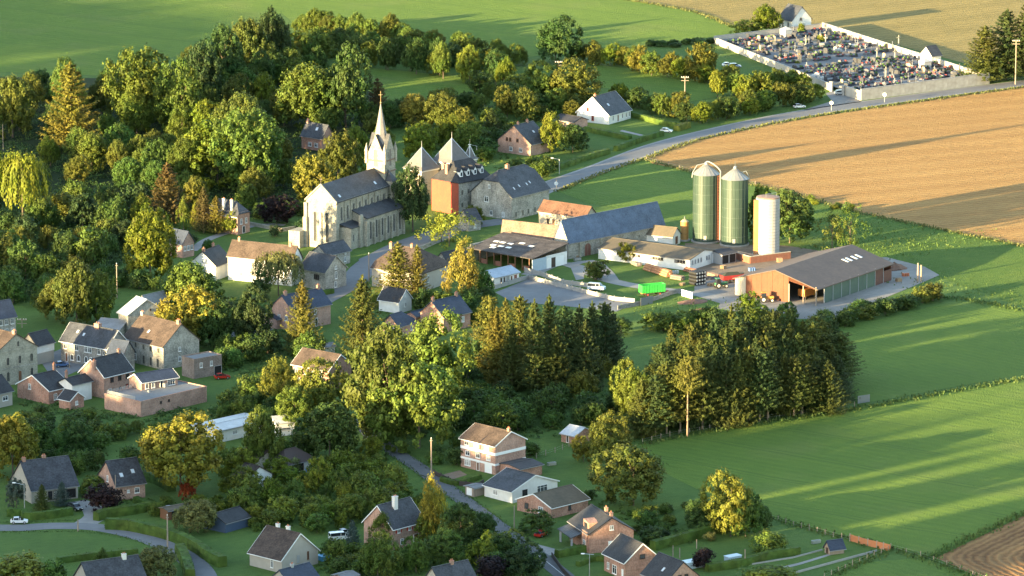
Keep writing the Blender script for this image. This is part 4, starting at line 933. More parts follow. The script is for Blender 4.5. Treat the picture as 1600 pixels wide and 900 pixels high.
BARK_P = surf('pale_bark', (.34,.25,.17), (.22,.16,.11), 4, 30, rough=.95, bump=.4, stretch=(4, 4, .6))
RNG = np.random.default_rng(11)
def rnd_dir(n):
    v = RNG.normal(size=(n, 3)); return v / np.linalg.norm(v, axis=1, keepdims=True)
def quads(c, nrm, ax, l, w):
    """leaf faces at c, facing nrm, long axis along ax (projected); half length l, half width w -> vertex array"""
    u = ax - nrm * np.sum(ax*nrm, 1, keepdims=True)
    u /= np.linalg.norm(u, axis=1, keepdims=True) + 1e-9
    v = np.cross(nrm, u)
    l = np.broadcast_to(np.asarray(l).reshape(-1, 1), (len(c), 1)); w = np.broadcast_to(np.asarray(w).reshape(-1, 1), (len(c), 1))
    return np.stack([c - u*l, c + v*w, c + u*l, c - v*w], 1).reshape(-1, 3)   # rhombus leaf
def quad_mesh(name, V, mat):
    n = len(V)//4
    me = bpy.data.meshes.new(name)
    me.vertices.add(len(V)); me.vertices.foreach_set('co', V.astype(np.float32).ravel())
    me.loops.add(4*n); me.loops.foreach_set('vertex_index', np.arange(4*n, dtype=np.int32))
    me.polygons.add(n); me.polygons.foreach_set('loop_start', np.arange(0, 4*n, 4, dtype=np.int32))
    me.materials.append(mat); me.update(calc_edges=True)
    return me
def unit(v): return v / (np.linalg.norm(v, axis=1, keepdims=True) + 1e-9)
def broad(seed, nclump, per, leaf, shape='oak', fill=.38):
    global RNG; RNG = np.random.default_rng(seed)
    d = rnd_dir(nclump*3)
    d = d[d[:, 2] > -.88][:nclump]
    # a few big lobes make the outline uneven
    lobes = rnd_dir(7 if shape != 'bush' else 4); amp = RNG.uniform(.0, .42, len(lobes))
    r = .74 + sum(a*np.clip(d @ l, 0, 1)**3 for l, a in zip(lobes, amp)) - RNG.uniform(0, .22, len(d))
    inner = RNG.random(len(d)) < fill
    r = np.where(inner, r*RNG.uniform(.35, .75, len(d)), r)
    r = np.minimum(r, 1.08)
    p = d * r[:, None]
    if shape == 'oak': c = p * [.53, .53, .50] + [0, 0, .51]; c[:, :2] *= (1 + .22*np.clip(.5-c[:, 2], 0, .4))[:, None]; c[:, 2] = np.where(c[:, 2] < .45, .45-(.45-c[:, 2])*1.12, c[:, 2])
    elif shape == 'dome': c = p * [.53, .53, .42] + [0, 0, .56]; c[:, 2] = np.where(c[:, 2] < .5, .5 - (.5-c[:, 2])*1.15, c[:, 2])
    elif shape == 'oval': c = p * [.52, .52, .47] + [0, 0, .52]; k = 1 - .35*np.clip(c[:, 2]-.5, 0, 1)*2; c[:, :2] *= k[:, None]
    elif shape == 'column':
        c = p * [.50, .50, .50] + [0, 0, .50]; k = 1 - .45*np.clip(c[:, 2]-.4, 0, 1)*1.6; c[:, :2] *= k[:, None]
    elif shape == 'cypress':
        c = p * [.50, .50, .52] + [0, 0, .5]; k = np.clip((1.02-c[:, 2])*1.9, .08, 1); c[:, :2] *= k[:, None]
    else: c = p * [.52, .52, .50] + [0, 0, .44]
    n = len(c)
    cr = RNG.uniform(.055, .12, n) * (1.5 if shape == 'bush' else 1.0) * (nclump/120)**-.33
    idx = np.repeat(np.arange(n), per)
    out = unit(d[idx] * [1, 1, .8] + [0, 0, .35])
    ld = unit(rnd_dir(len(idx)) + out*.55)
    stray = np.where(RNG.random(len(idx)) < .14, RNG.uniform(1.0, 1.55, len(idx)), RNG.uniform(.4, 1.0, len(idx)))
    pos = c[idx] + ld * (cr[idx] * stray)[:, None]
    if shape in ('column', 'oval'): pos[:, 2] += RNG.uniform(-.02, .05, len(idx))
    nrm = unit(ld + .55*rnd_dir(len(idx)) + [0, 0, .12])
    V = quads(pos, nrm, rnd_dir(len(idx)), leaf*RNG.uniform(.6, 1.3, len(idx)), leaf*.7*RNG.uniform(.6, 1.3, len(idx)))
    V[:, 2] = np.maximum(V[:, 2], .015)
    return V
def conifer(seed, levels, per, leaf, droop=.18, power=.9, top=.02, bare=.06, wid=.5, arm=.16):
    global RNG; RNG = np.random.default_rng(seed)
    out = []
    for k in range(levels):
        t = (k + RNG.uniform(0, .6)) / levels
        z = bare + (1-bare-.02)*t
        rr = wid*((1-t)**power)*RNG.uniform(.82, 1.1) + top
        nb = max(4, int(10*(1-t)**.5 + 3))
        ph = RNG.uniform(0, 6.28)
        for b in range(nb):
            a = ph + 2*math.pi*b/nb + RNG.uniform(-.25, .25); rl = rr*RNG.uniform(.72, 1.12)
            s = RNG.uniform(.15, 1.0, per)
            # a spray: droops, then lifts at its tip
            zz = z - droop*rl*np.sin(s*2.4) + .16*rl*s**3
            sw = arm*rl*(1.05 - s)*.9 + .012
            off = RNG.uniform(-1, 1, per)*sw
            x = np.cos(a)*rl*s - np.sin(a)*off; y = np.sin(a)*rl*s + np.cos(a)*off
            c = np.stack([x, y, zz + RNG.uniform(-.010, .010, per) - np.abs(off)*.25], 1)
            ax = np.tile([math.cos(a), math.sin(a), .05], (per, 1)) + rnd_dir(per)*.45
            nr = unit(np.tile([math.cos(a)*.35, math.sin(a)*.35, 1.0], (per, 1)) + rnd_dir(per)*.55)
            out.append(quads(c, nr, unit(ax), leaf*RNG.uniform(.8, 1.5, per), leaf*.45))
    # inner needles close the core
    m = levels*12
    t = RNG.random(m); a = RNG.uniform(0, 6.28, m); rr = wid*(1-t)**power*RNG.uniform(.1, .55, m)
    c = np.stack([np.cos(a)*rr, np.sin(a)*rr, bare+(1-bare)*t], 1)
    out.append(quads(c, unit(np.stack([np.cos(a), np.sin(a), .3+0*a], 1)), rnd_dir(m), leaf*1.5, leaf*.8))
    # leader
    m = 14
    c = np.stack([RNG.normal(0, .006, m), RNG.normal(0, .006, m), RNG.uniform(.94, 1.0, m)], 1)
    out.append(quads(c, unit(rnd_dir(m)*[1, 1, .2]), np.tile([0, 0, 1.], (m, 1)), leaf, leaf*.35))
    return np.concatenate(out)
def willow(seed, strands, per, leaf):
    global RNG; RNG = np.random.default_rng(seed)
    out = [broad(seed+50, 45, 34, leaf, 'dome') * [.8, .8, .85] + [0, 0, .13]]
    RNG = np.random.default_rng(seed)
    for i in range(strands):
        a = RNG.uniform(0, 6.28); r0 = math.sqrt(RNG.uniform(.05, 1.0))*.42
        z0 = .62 + .30*math.sqrt(max(0, 1-(r0/.46)**2))*RNG.uniform(.7, 1.1)
        ln = RNG.uniform(.22, .55); s = np.linspace(0, 1, per)
        rr = r0 + .10*np.sqrt(s)
        zz = np.maximum(z0 - ln*s, .05)
        c = np.stack([np.cos(a)*rr, np.sin(a)*rr, zz], 1) + RNG.normal(0, .010, (per, 3))
        nr = unit(np.tile([math.cos(a), math.sin(a), .25], (per, 1)) + rnd_dir(per)*.5)
        out.append(quads(c, nr, np.tile([0, 0, -1.], (per, 1)) + rnd_dir(per)*.25, leaf*1.3, leaf*.6))
    return np.concatenate(out)
CROWN = {}
def crowns(kind):
    if kind in CROWN: return CROWN[kind]
    out = []
    K = {'oak': lambda s: broad(s, 300, 46, .021, 'oak'), 'dome': lambda s: broad(s, 320, 46, .020, 'dome'), 'oval': lambda s: broad(s, 270, 46, .020, 'oval'),
         'column': lambda s: broad(s, 120, 52, .022, 'column'), 'cypress': lambda s: broad(s, 150, 46, .020, 'cypress', .1),
         'tree_s': lambda s: broad(s, 130, 42, .030, 'oak'), 'oval_s': lambda s: broad(s, 110, 42, .030, 'oval'), 'bush': lambda s: broad(s, 70, 40, .042, 'bush'),
         'shrub': lambda s: broad(s, 22, 34, .085, 'bush'),
         'spruce': lambda s: conifer(s, 26, 56, .018, .14, .74, .03, .06, .5, .14), 'fir': lambda s: conifer(s, 21, 60, .019, .02, .7, .04, .06, .5, .15), 'pine': lambda s: conifer(s, 20, 60, .019, -.14, .56, .05, .12, .5, .16),
         'barepine': lambda s: conifer(s, 12, 60, .019, -.14, .5, .06, .52, .5, .16), 'willow': lambda s: willow(s, 190, 22, .020), 'sparse': lambda s: broad(s, 45, 40, .022, 'oak', .4)}
    nv = {'oak': 5, 'dome': 3, 'oval': 4, 'column': 3, 'tree_s': 5, 'oval_s': 4, 'bush': 6, 'shrub': 4, 'spruce': 4, 'fir': 3, 'pine': 4, 'willow': 2, 'barepine': 1, 'cypress': 1, 'sparse': 2}[kind]
    for i in range(nv):
        V = K[kind](100 + 17*i + 1000*(sorted(K).index(kind)))
        out.append(quad_mesh('crown', V, NEEDLE if kind in ('spruce', 'fir', 'pine', 'barepine') else LEAF))
    CROWN[kind] = out
    return out
_tr = {}
def trunk_mesh(kind, bark):
    key = (kind, bark.name)
    if key in _tr: return _tr[key]
    mb = MB()
    if kind in ('spruce', 'fir', 'pine', 'barepine'):
        mb.bar((0, 0, -.01), (0, 0, .55), .030, 0, 8, .016); mb.bar((0, 0, .55), (0, 0, .97), .016, 0, 6, .003)
    elif kind in ('bush', 'shrub'):
        for a in (0, 2.1, 4.2): mb.bar((0.02*math.cos(a), .02*math.sin(a), -.01), (.2*math.cos(a), .2*math.sin(a), .55), .022, 0, 5, .008)
    else:
        mb.bar((0, 0, -.01), (.004, 0, .30), .032, 0, 8, .022); mb.bar((.004, 0, .30), (0, .01, .80), .022, 0, 6, .005)
        for k in range(6):
            a = k*1.05+.3; z = .22+.06*k
            mb.bar((.003, 0, z), (.27*math.cos(a), .27*math.sin(a), z+.26), .013, 0, 5, .004)
    _tr[key] = mb.mesh('trunk', bark)
    return _tr[key]
COLS = {'sunlit_amber': (.240,.195,.022), 'green': (0.071,0.117,0.022), 'mid': (0.092,0.129,0.022), 'bright': (0.105,0.138,0.015), 'lime': (0.129,0.150,0.019), 'yellow': (0.152,0.157,0.024), 'gold': (0.121,0.130,0.022),  # first tone puts sunlight on the poplar into its leaf colour
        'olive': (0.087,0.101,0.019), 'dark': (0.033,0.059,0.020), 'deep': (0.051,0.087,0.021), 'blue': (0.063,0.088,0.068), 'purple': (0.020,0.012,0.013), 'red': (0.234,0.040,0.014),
        'pale': (0.125,0.142,0.049), 'brown': (0.098,0.073,0.024), 'needle': (0.072,0.086,0.019), 'needled': (0.048,0.068,0.020), 'needleg': (0.113,0.109,0.021), 'poplar': (0.152,0.138,0.027)}
TREES = []
def put_tree(kind, p, H, Wd, col, label, group, cat='tree', name=None, bark=None, seed=None, rz=None):
    rr = random.Random(seed if seed is not None else len(TREES)*31+5)
    names = {'spruce': 'spruce_tree', 'fir': 'fir_tree', 'pine': 'conifer_tree', 'barepine': 'conifer_tree', 'willow': 'weeping_willow', 'bush': 'bush', 'shrub': 'shrub', 'column': 'poplar_tree', 'cypress': 'cypress_tree', 'oval': 'tall_tree', 'oval_s': 'tall_tree', 'sparse': 'young_tree', 'dome': 'broad_tree', 'oak': 'spreading_tree', 'tree_s': 'small_tree'}
    r = thing(name or names.get(kind, 'leafy_tree'), label, cat, (p.x, p.y, 0), rr.uniform(0, 6.28) if rz is None else rz, group)
    r.scale = (Wd, Wd, H)
    ms = crowns(kind)
    c = link('crown', ms[rr.randrange(len(ms))], r)
    k = COLS[col]; j = rr.uniform(.82, 1.18); h = rr.uniform(-.10, .10)
    c.color = (k[0]*j*(1+h), k[1]*j, k[2]*j*(1-h), 1)
    tm = link('trunk', trunk_mesh(kind, bark or BARK), r)
    tz = min(1.0, .45*H/Wd) if kind not in ('bush', 'shrub') else 1
    tm.scale = (tz, tz, 1)
    TREES.append((p.x, p.y, Wd/2, H))
    return r
def T(x, yb, yt, w, kind, col, label, group=None, cat='tree', **k):
    """from the photo: foot (x, yb), top row yt, width w, all in photo pixels"""
    p = P(x, yb)
    dep = p.y*CP + CAM_H*SP
    t = (450 - yt)/FPX
    # (h-CAM_H)*CP + y*SP = t*(y*CP + (CAM_H-h)*SP)
    H = (t*(p.y*CP + CAM_H*SP) - p.y*SP + CAM_H*CP) / (CP + t*SP)
    return put_tree(kind, p, H, w*dep/FPX*(1.32 if kind in ('spruce', 'fir', 'pine') else 1.07), col, label, group, cat, **k)
# ------------------------------------------------------------------ single trees one can point at
for t in [
 (36, 352, 232, 92, 'willow', 'bright', 'huge yellow green weeping willow at the left edge'),
 (112, 235, 96, 82, 'fir', 'needleg', 'tall golden cone shaped conifer in front of the upper left meadow'),
 (104, 190, 94, 52, 'oval', 'green', 'dark round topped tree directly behind the golden cone shaped conifer'),
 (20, 215, 108, 70, 'oak', 'gold', 'brownish gold tree at the left edge under the upper meadow'),
 (224, 205, 72, 100, 'oak', 'mid', 'biggest sunlit round tree on the edge of the upper left meadow'),
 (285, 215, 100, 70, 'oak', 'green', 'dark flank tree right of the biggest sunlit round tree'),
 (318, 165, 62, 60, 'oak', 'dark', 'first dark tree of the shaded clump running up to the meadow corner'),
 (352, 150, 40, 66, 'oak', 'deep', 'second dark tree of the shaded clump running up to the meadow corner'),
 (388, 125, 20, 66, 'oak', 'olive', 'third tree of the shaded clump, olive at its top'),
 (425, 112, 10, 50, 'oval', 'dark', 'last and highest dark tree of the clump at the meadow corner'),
 (340, 288, 178, 120, 'oak', 'bright', 'bright green lime tree left of the old farmhouse with dormers'),
 (392, 300, 168, 100, 'oak', 'green', 'large green tree right of the bright lime tree'),
 (380, 240, 135, 70, 'oak', 'olive', 'olive tree peeping over the bright lime tree'),
 (482, 204, 90, 100, 'oak', 'mid', 'massive tall tree in the wood above the church'),
 (540, 205, 80, 75, 'oak', 'deep', 'dark tall tree right of the massive tree above the church'),
 (590, 190, 122, 42, 'fir', 'brown', 'reddish brown conifer behind the church spire'),
 (262, 352, 254, 62, 'fir', 'brown', 'brown tipped conifer behind the big oak of the school house'),
 (235, 442, 324, 84, 'oak', 'bright', 'big bright oak beside the brick school house'),
 (222, 360, 300, 30, 'oval', 'lime', 'slim lime green tree behind the big bright oak'),
 (287, 362, 304, 24, 'cypress', 'lime', 'first slim yellow green conifer left of the dormered farmhouse'),
 (306, 362, 312, 22, 'cypress', 'lime', 'second slim yellow green conifer left of the dormered farmhouse'),
 (318, 364, 292, 34, 'fir', 'brown', 'tall brown green conifer against the dormered farmhouse'),
 (338, 366, 306, 30, 'fir', 'needleg', 'lower brown green conifer against the dormered farmhouse'),
 (360, 366, 332, 26, 'oval_s', 'lime', 'small yellow green tree at the corner of the dormered farmhouse'),
 (296, 490, 402, 88, 'oak', 'mid', 'round tree in front of the white gabled cottage'),
 (300, 540, 452, 92, 'oak', 'yellow', 'yellow topped tree right of the pale stone barn'),
 (335, 545, 470, 60, 'oak', 'deep', 'dark tree right of the yellow topped tree by the stone barn'),
 (120, 510, 398, 70, 'oak', 'olive', 'olive gold tree above the dark stone terrace'),
 (150, 505, 425, 62, 'oak', 'mid', 'green tree right of the olive gold tree above the terrace'),
 (90, 500, 430, 60, 'oval', 'olive', 'tree left of the olive gold tree above the terrace'),
 (72, 495, 445, 26, 'column', 'mid', 'slender dark poplar above the little white house'),
 (432, 350, 306, 56, 'oak', 'purple', 'dark copper beech beside the lawn left of the church'),
 (392, 545, 455, 62, 'oak', 'dark', 'very dark beech below the white cottage'),
 (488, 322, 234, 68, 'oak', 'gold', 'golden green tree directly left of the church nave'),
 (528, 300, 205, 55, 'oak', 'olive', 'olive tree behind the church roof'),
 (556, 275, 190, 44, 'oak', 'bright', 'bright green tree between spire and the house in the wood'),
 (645, 362, 262, 62, 'oval', 'dark', 'dark dense yew right of the church tower'),
 (702, 385, 320, 84, 'sparse', 'lime', 'airy bright tree on the square in front of the manor'),
 (690, 378, 328, 40, 'sparse', 'bright', 'small airy companion of the bright tree on the square'),
 (740, 352, 318, 30, 'tree_s', 'lime', 'low bright tree in front of the stone farmhouse'),
 (435, 462, 388, 80, 'willow', 'pale', 'pale weeping willow in front of the long white house'),
 (408, 470, 425, 30, 'tree_s', 'deep', 'dark small tree under the pale weeping willow'),
 (622, 468, 378, 66, 'fir', 'needleg', 'taller golden fir in front of the ochre house'),
 (652, 468, 382, 34, 'fir', 'needleg', 'slimmer golden fir in front of the ochre house'),
 (724, 478, 380, 58, 'column', 'poplar', 'yellowish poplar left of the blue grey workshop'),
 (752, 470, 418, 40, 'oval_s', 'green', 'green tree between poplar and workshop'),
 (473, 550, 438, 56, 'spruce', 'needleg', 'slender spruce in front of the tall brick cottage'),
 (567, 572, 430, 78, 'spruce', 'needle', 'great dark spruce beside the street'),
 (606, 690, 508, 120, 'oak', 'olive', 'giant tree in the middle of the photo, left crown'),
 (668, 640, 492, 112, 'oak', 'mid', 'bright broad crown behind the giant middle tree'),
 (655, 700, 552, 124, 'oak', 'mid', 'giant tree in the middle of the photo, right crown'),
 (600, 690, 610, 90, 'oak', 'mid', 'low bright crown at the foot of the giant middle tree'),
 (690, 620, 545, 70, 'oak', 'green', 'green crown right of the bright broad crown'),
 (282, 772, 646, 138, 'dome', 'yellow', 'large yellow tree behind the small red maple'),
 (294, 781, 746, 28, 'tree_s', 'red', 'small red maple at the foot of the large yellow tree'),
 (309, 832, 776, 66, 'oak', 'pale', 'pale willow like tree beside the carport'),
 (163, 798, 757, 54, 'bush', 'purple', 'dark copper shrub in front of the pink brick house'),
 (677, 850, 750, 46, 'column', 'sunlit_amber', 'yellow topped poplar beside the house with red shutters'),
 (668, 850, 800, 40, 'oval_s', 'mid', 'green tree under the yellow topped poplar'),
 (597, 858, 796, 42, 'cypress', 'mid', 'clipped cone shaped cypress in front of the house with red shutters'),
 (551, 862, 812, 30, 'spruce', 'blue', 'small blue spruce beside the white van'),
 (990, 790, 694, 108, 'oak', 'olive', 'large olive gold tree standing on the lawn by the meadow'),
 (948, 735, 656, 64, 'oak', 'olive', 'dark tree with lit top behind the large olive gold tree'),
 (912, 722, 682, 36, 'tree_s', 'yellow', 'small yellow bush tree beside the brick hut'),
 (960, 690, 640, 50, 'oval_s', 'gold', 'golden tree at the corner of the big meadow'),
 (1142, 838, 738, 76, 'oak', 'yellow', 'tree with bright yellow top at the meadow fence'),
 (1165, 838, 768, 60, 'oak', 'green', 'green tree right of the bright yellow topped tree'),
 (1096, 828, 774, 58, 'oak', 'deep', 'dark round tree left of the bright yellow topped tree'),
 (1188, 832, 788, 36, 'oval_s', 'deep', 'small dark tree at the end of the meadow hedge'),
 (1538, 128, 40, 70, 'fir', 'needle', 'first dark conifer at the right end of the cemetery'),
 (1572, 124, 14, 74, 'fir', 'needled', 'tallest dark conifer at the right end of the cemetery'),
 (1604, 124, 4, 70, 'fir', 'needled', 'dark conifer at the right edge behind the tall pole'),
 (1197, 52, 6, 42, 'oval', 'bright', 'slim bright tree left of the white chapel'),
 (1168, 56, 30, 44, 'tree_s', 'mid', 'round bush tree at the top corner of the cemetery'),
 (868, 98, 28, 66, 'oak', 'deep', 'large round dark tree at the end of the upper hedgerow'),
 (893, 168, 97, 82, 'oak', 'olive', 'large olive tree above the white gabled house'),
 (860, 238, 176, 44, 'column', 'lime', 'bright poplar in front of the pink brick house'),
 (895, 238, 190, 50, 'oak', 'deep', 'dark round tree right of the bright poplar'),
 (1234, 380, 296, 84, 'oak', 'deep', 'dark tree directly behind the white silo'),
 (1190, 377, 290, 46, 'oak', 'bright', 'bright tree between the green and the white silo'),
 (1300, 388, 325, 56, 'sparse', 'olive', 'thin young tree left of a pair beyond the white silo'),
 (1328, 388, 322, 50, 'sparse', 'green', 'thin young tree right of a pair beyond the white silo'),
 (979, 409, 378, 30, 'tree_s', 'lime', 'small bright tree against the milking shed'),
 (931, 437, 404, 36, 'bush', 'olive', 'olive bush on the grass triangle by the farm track'),
 (1170, 498, 455, 34, 'tree_s', 'bright', 'small bright tree in front of the steel barn'),
 (1228, 505, 470, 30, 'tree_s', 'deep', 'dark shrub tree before the open bay of the steel barn'),
 (408, 735, 634, 58, 'oval', 'mid', 'tall linden right of the white prefab hall'),
 (515, 722, 622, 92, 'oak', 'deep', 'broad dark green tree above the orchard'),
 (500, 660, 570, 84, 'oak', 'yellow', 'yellow crown in front of the long two storey brick house'),
 (440, 640, 558, 58, 'oval', 'yellow', 'slim yellow topped tree left of the long brick house'),
 (462, 675, 600, 60, 'oak', 'mid', 'green tree above the lettered prefab hall'),
 (20, 745, 640, 84, 'oak', 'yellow', 'yellow topped oak at the left edge above the farmhouse'),
 (62, 720, 655, 60, 'oak', 'green', 'green tree right of the left edge oak'),
 (122, 715, 655, 50, 'oak', 'deep', 'dark tree standing in the paddock'),
 (34, 912, 862, 92, 'bush', 'yellow', 'yellow bushes in the bottom left corner'),
 (84, 915, 872, 40, 'bush', 'green', 'green bush right of the corner bushes'),
 (245, 908, 853, 66, 'oak', 'pale', 'pale green round tree left of the bending road'),
 (161, 908, 853, 34, 'cypress', 'green', 'clipped cypress before the black roofed pale house'),
 (26, 795, 745, 34, 'oval_s', 'blue', 'greyish tree beside the gable of the left farmhouse'),
 (97, 790, 752, 28, 'spruce', 'blue', 'small silvery spruce in front of the left farmhouse'),
 (66, 800, 756, 30, 'spruce', 'needle', 'small green spruce in front of the left farmhouse'),
 (145, 775, 742, 40, 'tree_s', 'mid', 'light green tree between the two left houses'),
 (839, 833, 797, 54, 'tree_s', 'green', 'round green tree in front of the brick bungalow'),
 (770, 908, 868, 52, 'bush', 'purple', 'dark purple bush at the bottom edge by the lane'),
 (590, 905, 836, 66, 'oval', 'mid', 'tall light green tree at the bottom edge below the cypress'),
 (757, 888, 836, 48, 'oval_s', 'bright', 'light green tree right of the lane hedge trees'),
 (720, 860, 785, 62, 'oak', 'deep', 'first dark green tree between poplar and lane'),
 (752, 850, 795, 52, 'oak', 'deep', 'second dark green tree between poplar and lane'),
 (790, 880, 830, 60, 'oak', 'deep', 'dark tree leaning over the lane at the bottom'),
 (815, 905, 850, 60, 'oak', 'dark', 'darkest tree beside the lane at the bottom'),
 (690, 880, 830, 60, 'oak', 'green', 'green tree below the yellow topped poplar'),
 (650, 895, 842, 44, 'oak', 'green', 'green tree at the bottom beside the light green tall tree'),
 (424, 870, 834, 34, 'oval_s', 'blue', 'grey green tree before the beige gabled house'),
 (548, 815, 768, 54, 'oak', 'mid', 'roundest green tree of the orchard beside the shuttered house'),
 (458, 738, 712, 26, 'bush', 'pale', 'pale round bush beside the dark brown bungalow'),
 (1099, 887, 854, 34, 'bush', 'purple', 'dark purple bush on the lower lawn'),
 (1067, 868, 834, 1, 'bush', 'deep', 'tiny bush'),
 (1018, 848, 820, 42, 'bush', 'deep', 'dark round bush right of the two chimney house'),
 (1205, 862, 828, 50, 'bush', 'mid', 'round bush on the lawn left of the tiny blue roofed shed'),
 (1203, 912, 882, 80, 'bush', 'mid', 'wide bushes at the bottom edge below the lawn fence'),
 (1142, 832, 815, 28, 'bush', 'lime', 'bright round shrub on the clipped hedge line'),
 (1110, 845, 830, 18, 'bush', 'pale', 'pale little shrub on the mown lawn'),
 (768, 212, 170, 34, 'spruce', 'needled', 'blue green spruce left of the pink brick house'),
 (648, 200, 142, 52, 'oak', 'poplar', 'pale gold tree in front of the middle meadow'),
 (695, 205, 148, 52, 'oak', 'olive', 'olive tree right of the pale gold tree'),
 (724, 215, 163, 38, 'oak', 'gold', 'golden tree right of the olive tree'),
 (655, 250, 192, 54, 'oak', 'bright', 'bright tree behind the manor towers'),
 (735, 240, 192, 40, 'oak', 'mid', 'green tree behind the manor roof'),
 (700, 232, 180, 46, 'oval', 'bright', 'slim bright tree between the manor towers'),
 (800, 172, 128, 56, 'oak', 'deep', 'dark clump tree in the meadow gardens'),
 (838, 165, 100, 60, 'oak', 'green', 'green tree left of the large olive tree'),
 (820, 190, 140, 44, 'oak', 'gold', 'golden brown tree left of the white gabled house'),
 (810, 150, 112, 50, 'oak', 'green', 'rounded tree at the near end of the second hedgerow'),
 (936, 600, 556, 42, 'oval_s', 'gold', 'golden young tree between the two conifer groves'),
 (912, 630, 580, 46, 'oval_s', 'gold', 'lower golden tree left of the big conifer grove'),
]:
    if t[3] > 2: T(*t[:6], t[6])
# ------------------------------------------------------------------ conifer groves
rr = random.Random(3)
ORD_ = ['first', 'second', 'third', 'fourth', 'fifth', 'sixth', 'seventh', 'eighth', 'ninth', 'tenth', 'eleventh', 'twelfth', 'thirteenth', 'fourteenth', 'fifteenth', 'sixteenth', 'seventeenth']
GL = ['at the left front', 'second from the left', 'third from the left', 'fourth from the left', 'fifth from the left', 'sixth from the left', 'seventh from the left', 'eighth from the left', 'ninth from the left', 'tenth from the left', 'at the right end', 'standing forward in the middle', 'standing forward left of the middle', 'standing forward at the right', 'standing forward at the left']
for i, (x, yb, yt, w) in enumerate([(764, 570, 462, 56), (790, 578, 466, 44), (776, 600, 480, 62), (812, 586, 462, 54), (835, 596, 468, 52), (858, 590, 460, 54), (882, 598, 478, 56), (905, 600, 476, 52), (925, 590, 470, 50), (945, 585, 472, 50), (958, 580, 486, 44), (868, 618, 510, 64), (840, 622, 520, 52), (915, 610, 500, 56), (800, 610, 505, 52)]):
    T(x, yb, yt, w, 'spruce' if i % 3 else 'pine', 'needleg' if x < 800 else ('needle' if x < 880 else 'needled'), 'spruce of the left grove below the car park, %s' % GL[i], 'spruces of the left grove', bark=BARK_P)
for r_, (yo, lift, n) in enumerate([(0, 0, 17), (-14, -4, 17), (-28, -6, 16), (-42, -8, 15), (-56, -8, 13)]):
    for i in range(n):
        f = (i + .5*(r_ % 2))/(n-1)
        x = 1005 + 6*r_ + (1294 - 1005 - 4*r_)*f + rr.uniform(-5, 5)
        yb = 682 - 40*f - r_*13 + rr.uniform(-3, 3)
        yt = yb - (98 + 24*math.sin(math.pi*min(1, f*1.25)) - (8 if f < .08 else 0) + (10 if r_ > 2 else 0) - 36*max(0, f-.75)*2) + rr.uniform(-9, 9)
        T(x, yb, yt, rr.uniform(46, 62), 'pine' if rr.random() < .55 else 'spruce', rr.choice(['needle', 'needle', 'needle', 'needled']), '%s conifer from the left, %s of the dense grove' % (ORD_[i], ['front row', 'second row', 'middle row', 'fourth row', 'rear row'][r_]), 'conifers of the dense grove', bark=BARK_P)
# sunlit bare trunk at the front of the grove
T(1074, 682, 556, 50, 'barepine', 'needleg', 'conifer with a long bare sunlit trunk at the front of the dense grove', bark=BARK_P)
for x, yb, yt, w, l in ((985, 660, 570, 60, 'tallest leafy tree on the left flank of the dense conifer grove'), (1005, 675, 585, 56, 'front leafy tree on the left flank of the dense conifer grove'), (1030, 668, 600, 50, 'leafy tree before the first conifers of the dense grove'), (975, 640, 580, 44, 'rear left leafy tree on the flank of the dense conifer grove')):
    T(x, yb, yt, w, 'oak', 'mid', l, 'leafy trees on the flank of the grove')
ORD = ['first', 'second', 'third', 'fourth', 'fifth', 'sixth', 'seventh', 'eighth', 'ninth', 'tenth', 'eleventh', 'twelfth', 'thirteenth', 'fourteenth', 'fifteenth', 'sixteenth', 'seventeenth', 'eighteenth', 'nineteenth', 'twentieth', 'twenty first', 'twenty second', 'twenty third', 'twenty fourth', 'twenty fifth', 'twenty sixth']
# ------------------------------------------------------------------ hedgerow trees between the meadows
def row(pts, n, hpx, wpx, kinds, cols, label, group, jit=3, hj=.2, cat='tree'):
    ln = [P(x, y) for x, y in pts]
    seg = [0]
    for a, b in zip(ln, ln[1:]): seg.append(seg[-1] + (b-a).length)
    for i in range(n):
        s = seg[-1]*(i+.5)/n
        k = max(j for j in range(len(seg)-1) if seg[j] <= s)
        p = ln[k].lerp(ln[k+1], (s-seg[k])/(seg[k+1]-seg[k]))
        p = p + Vector((rr.uniform(-1, 1), rr.uniform(-1, 1), 0))*jit
        sc = FPX/(p.y*CP+CAM_H*SP)
        put_tree(rr.choice(kinds), p, hpx/sc*rr.uniform(1-hj, 1+hj), wpx/sc*rr.uniform(.85, 1.2), rr.choice(cols), label + ', %s from left' % ORD[i], group, cat)
row([(468, 50), (520, 58), (600, 66), (680, 84), (760, 96), (820, 102)], 22, 38, 34, ['oak', 'oval'], ['olive', 'mid', 'gold', 'mid'], 'round tree in the farthest hedgerow along the upper green meadow', 'trees of the farthest hedgerow')
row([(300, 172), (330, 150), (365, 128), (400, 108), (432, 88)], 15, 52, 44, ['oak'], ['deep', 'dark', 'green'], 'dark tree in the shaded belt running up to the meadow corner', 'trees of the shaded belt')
row([(505, 76), (560, 84), (640, 96), (700, 104), (770, 112), (800, 122)], 15, 36, 30, ['tree_s'], ['green', 'deep'], 'dark tree behind the farthest hedgerow', 'dark trees in the second line')
row([(530, 100), (580, 106), (640, 113), (700, 122), (760, 130), (800, 138)], 15, 50, 36, ['oak', 'oval'], ['bright', 'mid', 'lime', 'deep'], 'bright tree in the tall hedgerow behind the middle meadow', 'trees of the tall middle hedgerow')
row([(395, 128), (430, 112), (470, 98), (512, 86)], 17, 42, 36, ['oak'], ['gold', 'mid', 'bright'], 'sunlit tree in the diagonal row climbing to the farthest hedgerow', 'trees of the diagonal row')
row([(330, 165), (370, 152), (410, 140), (450, 128), (500, 118)], 18, 46, 38, ['oak'], ['green', 'deep'], 'dark green tree below the diagonal row', 'dark trees below the diagonal row')
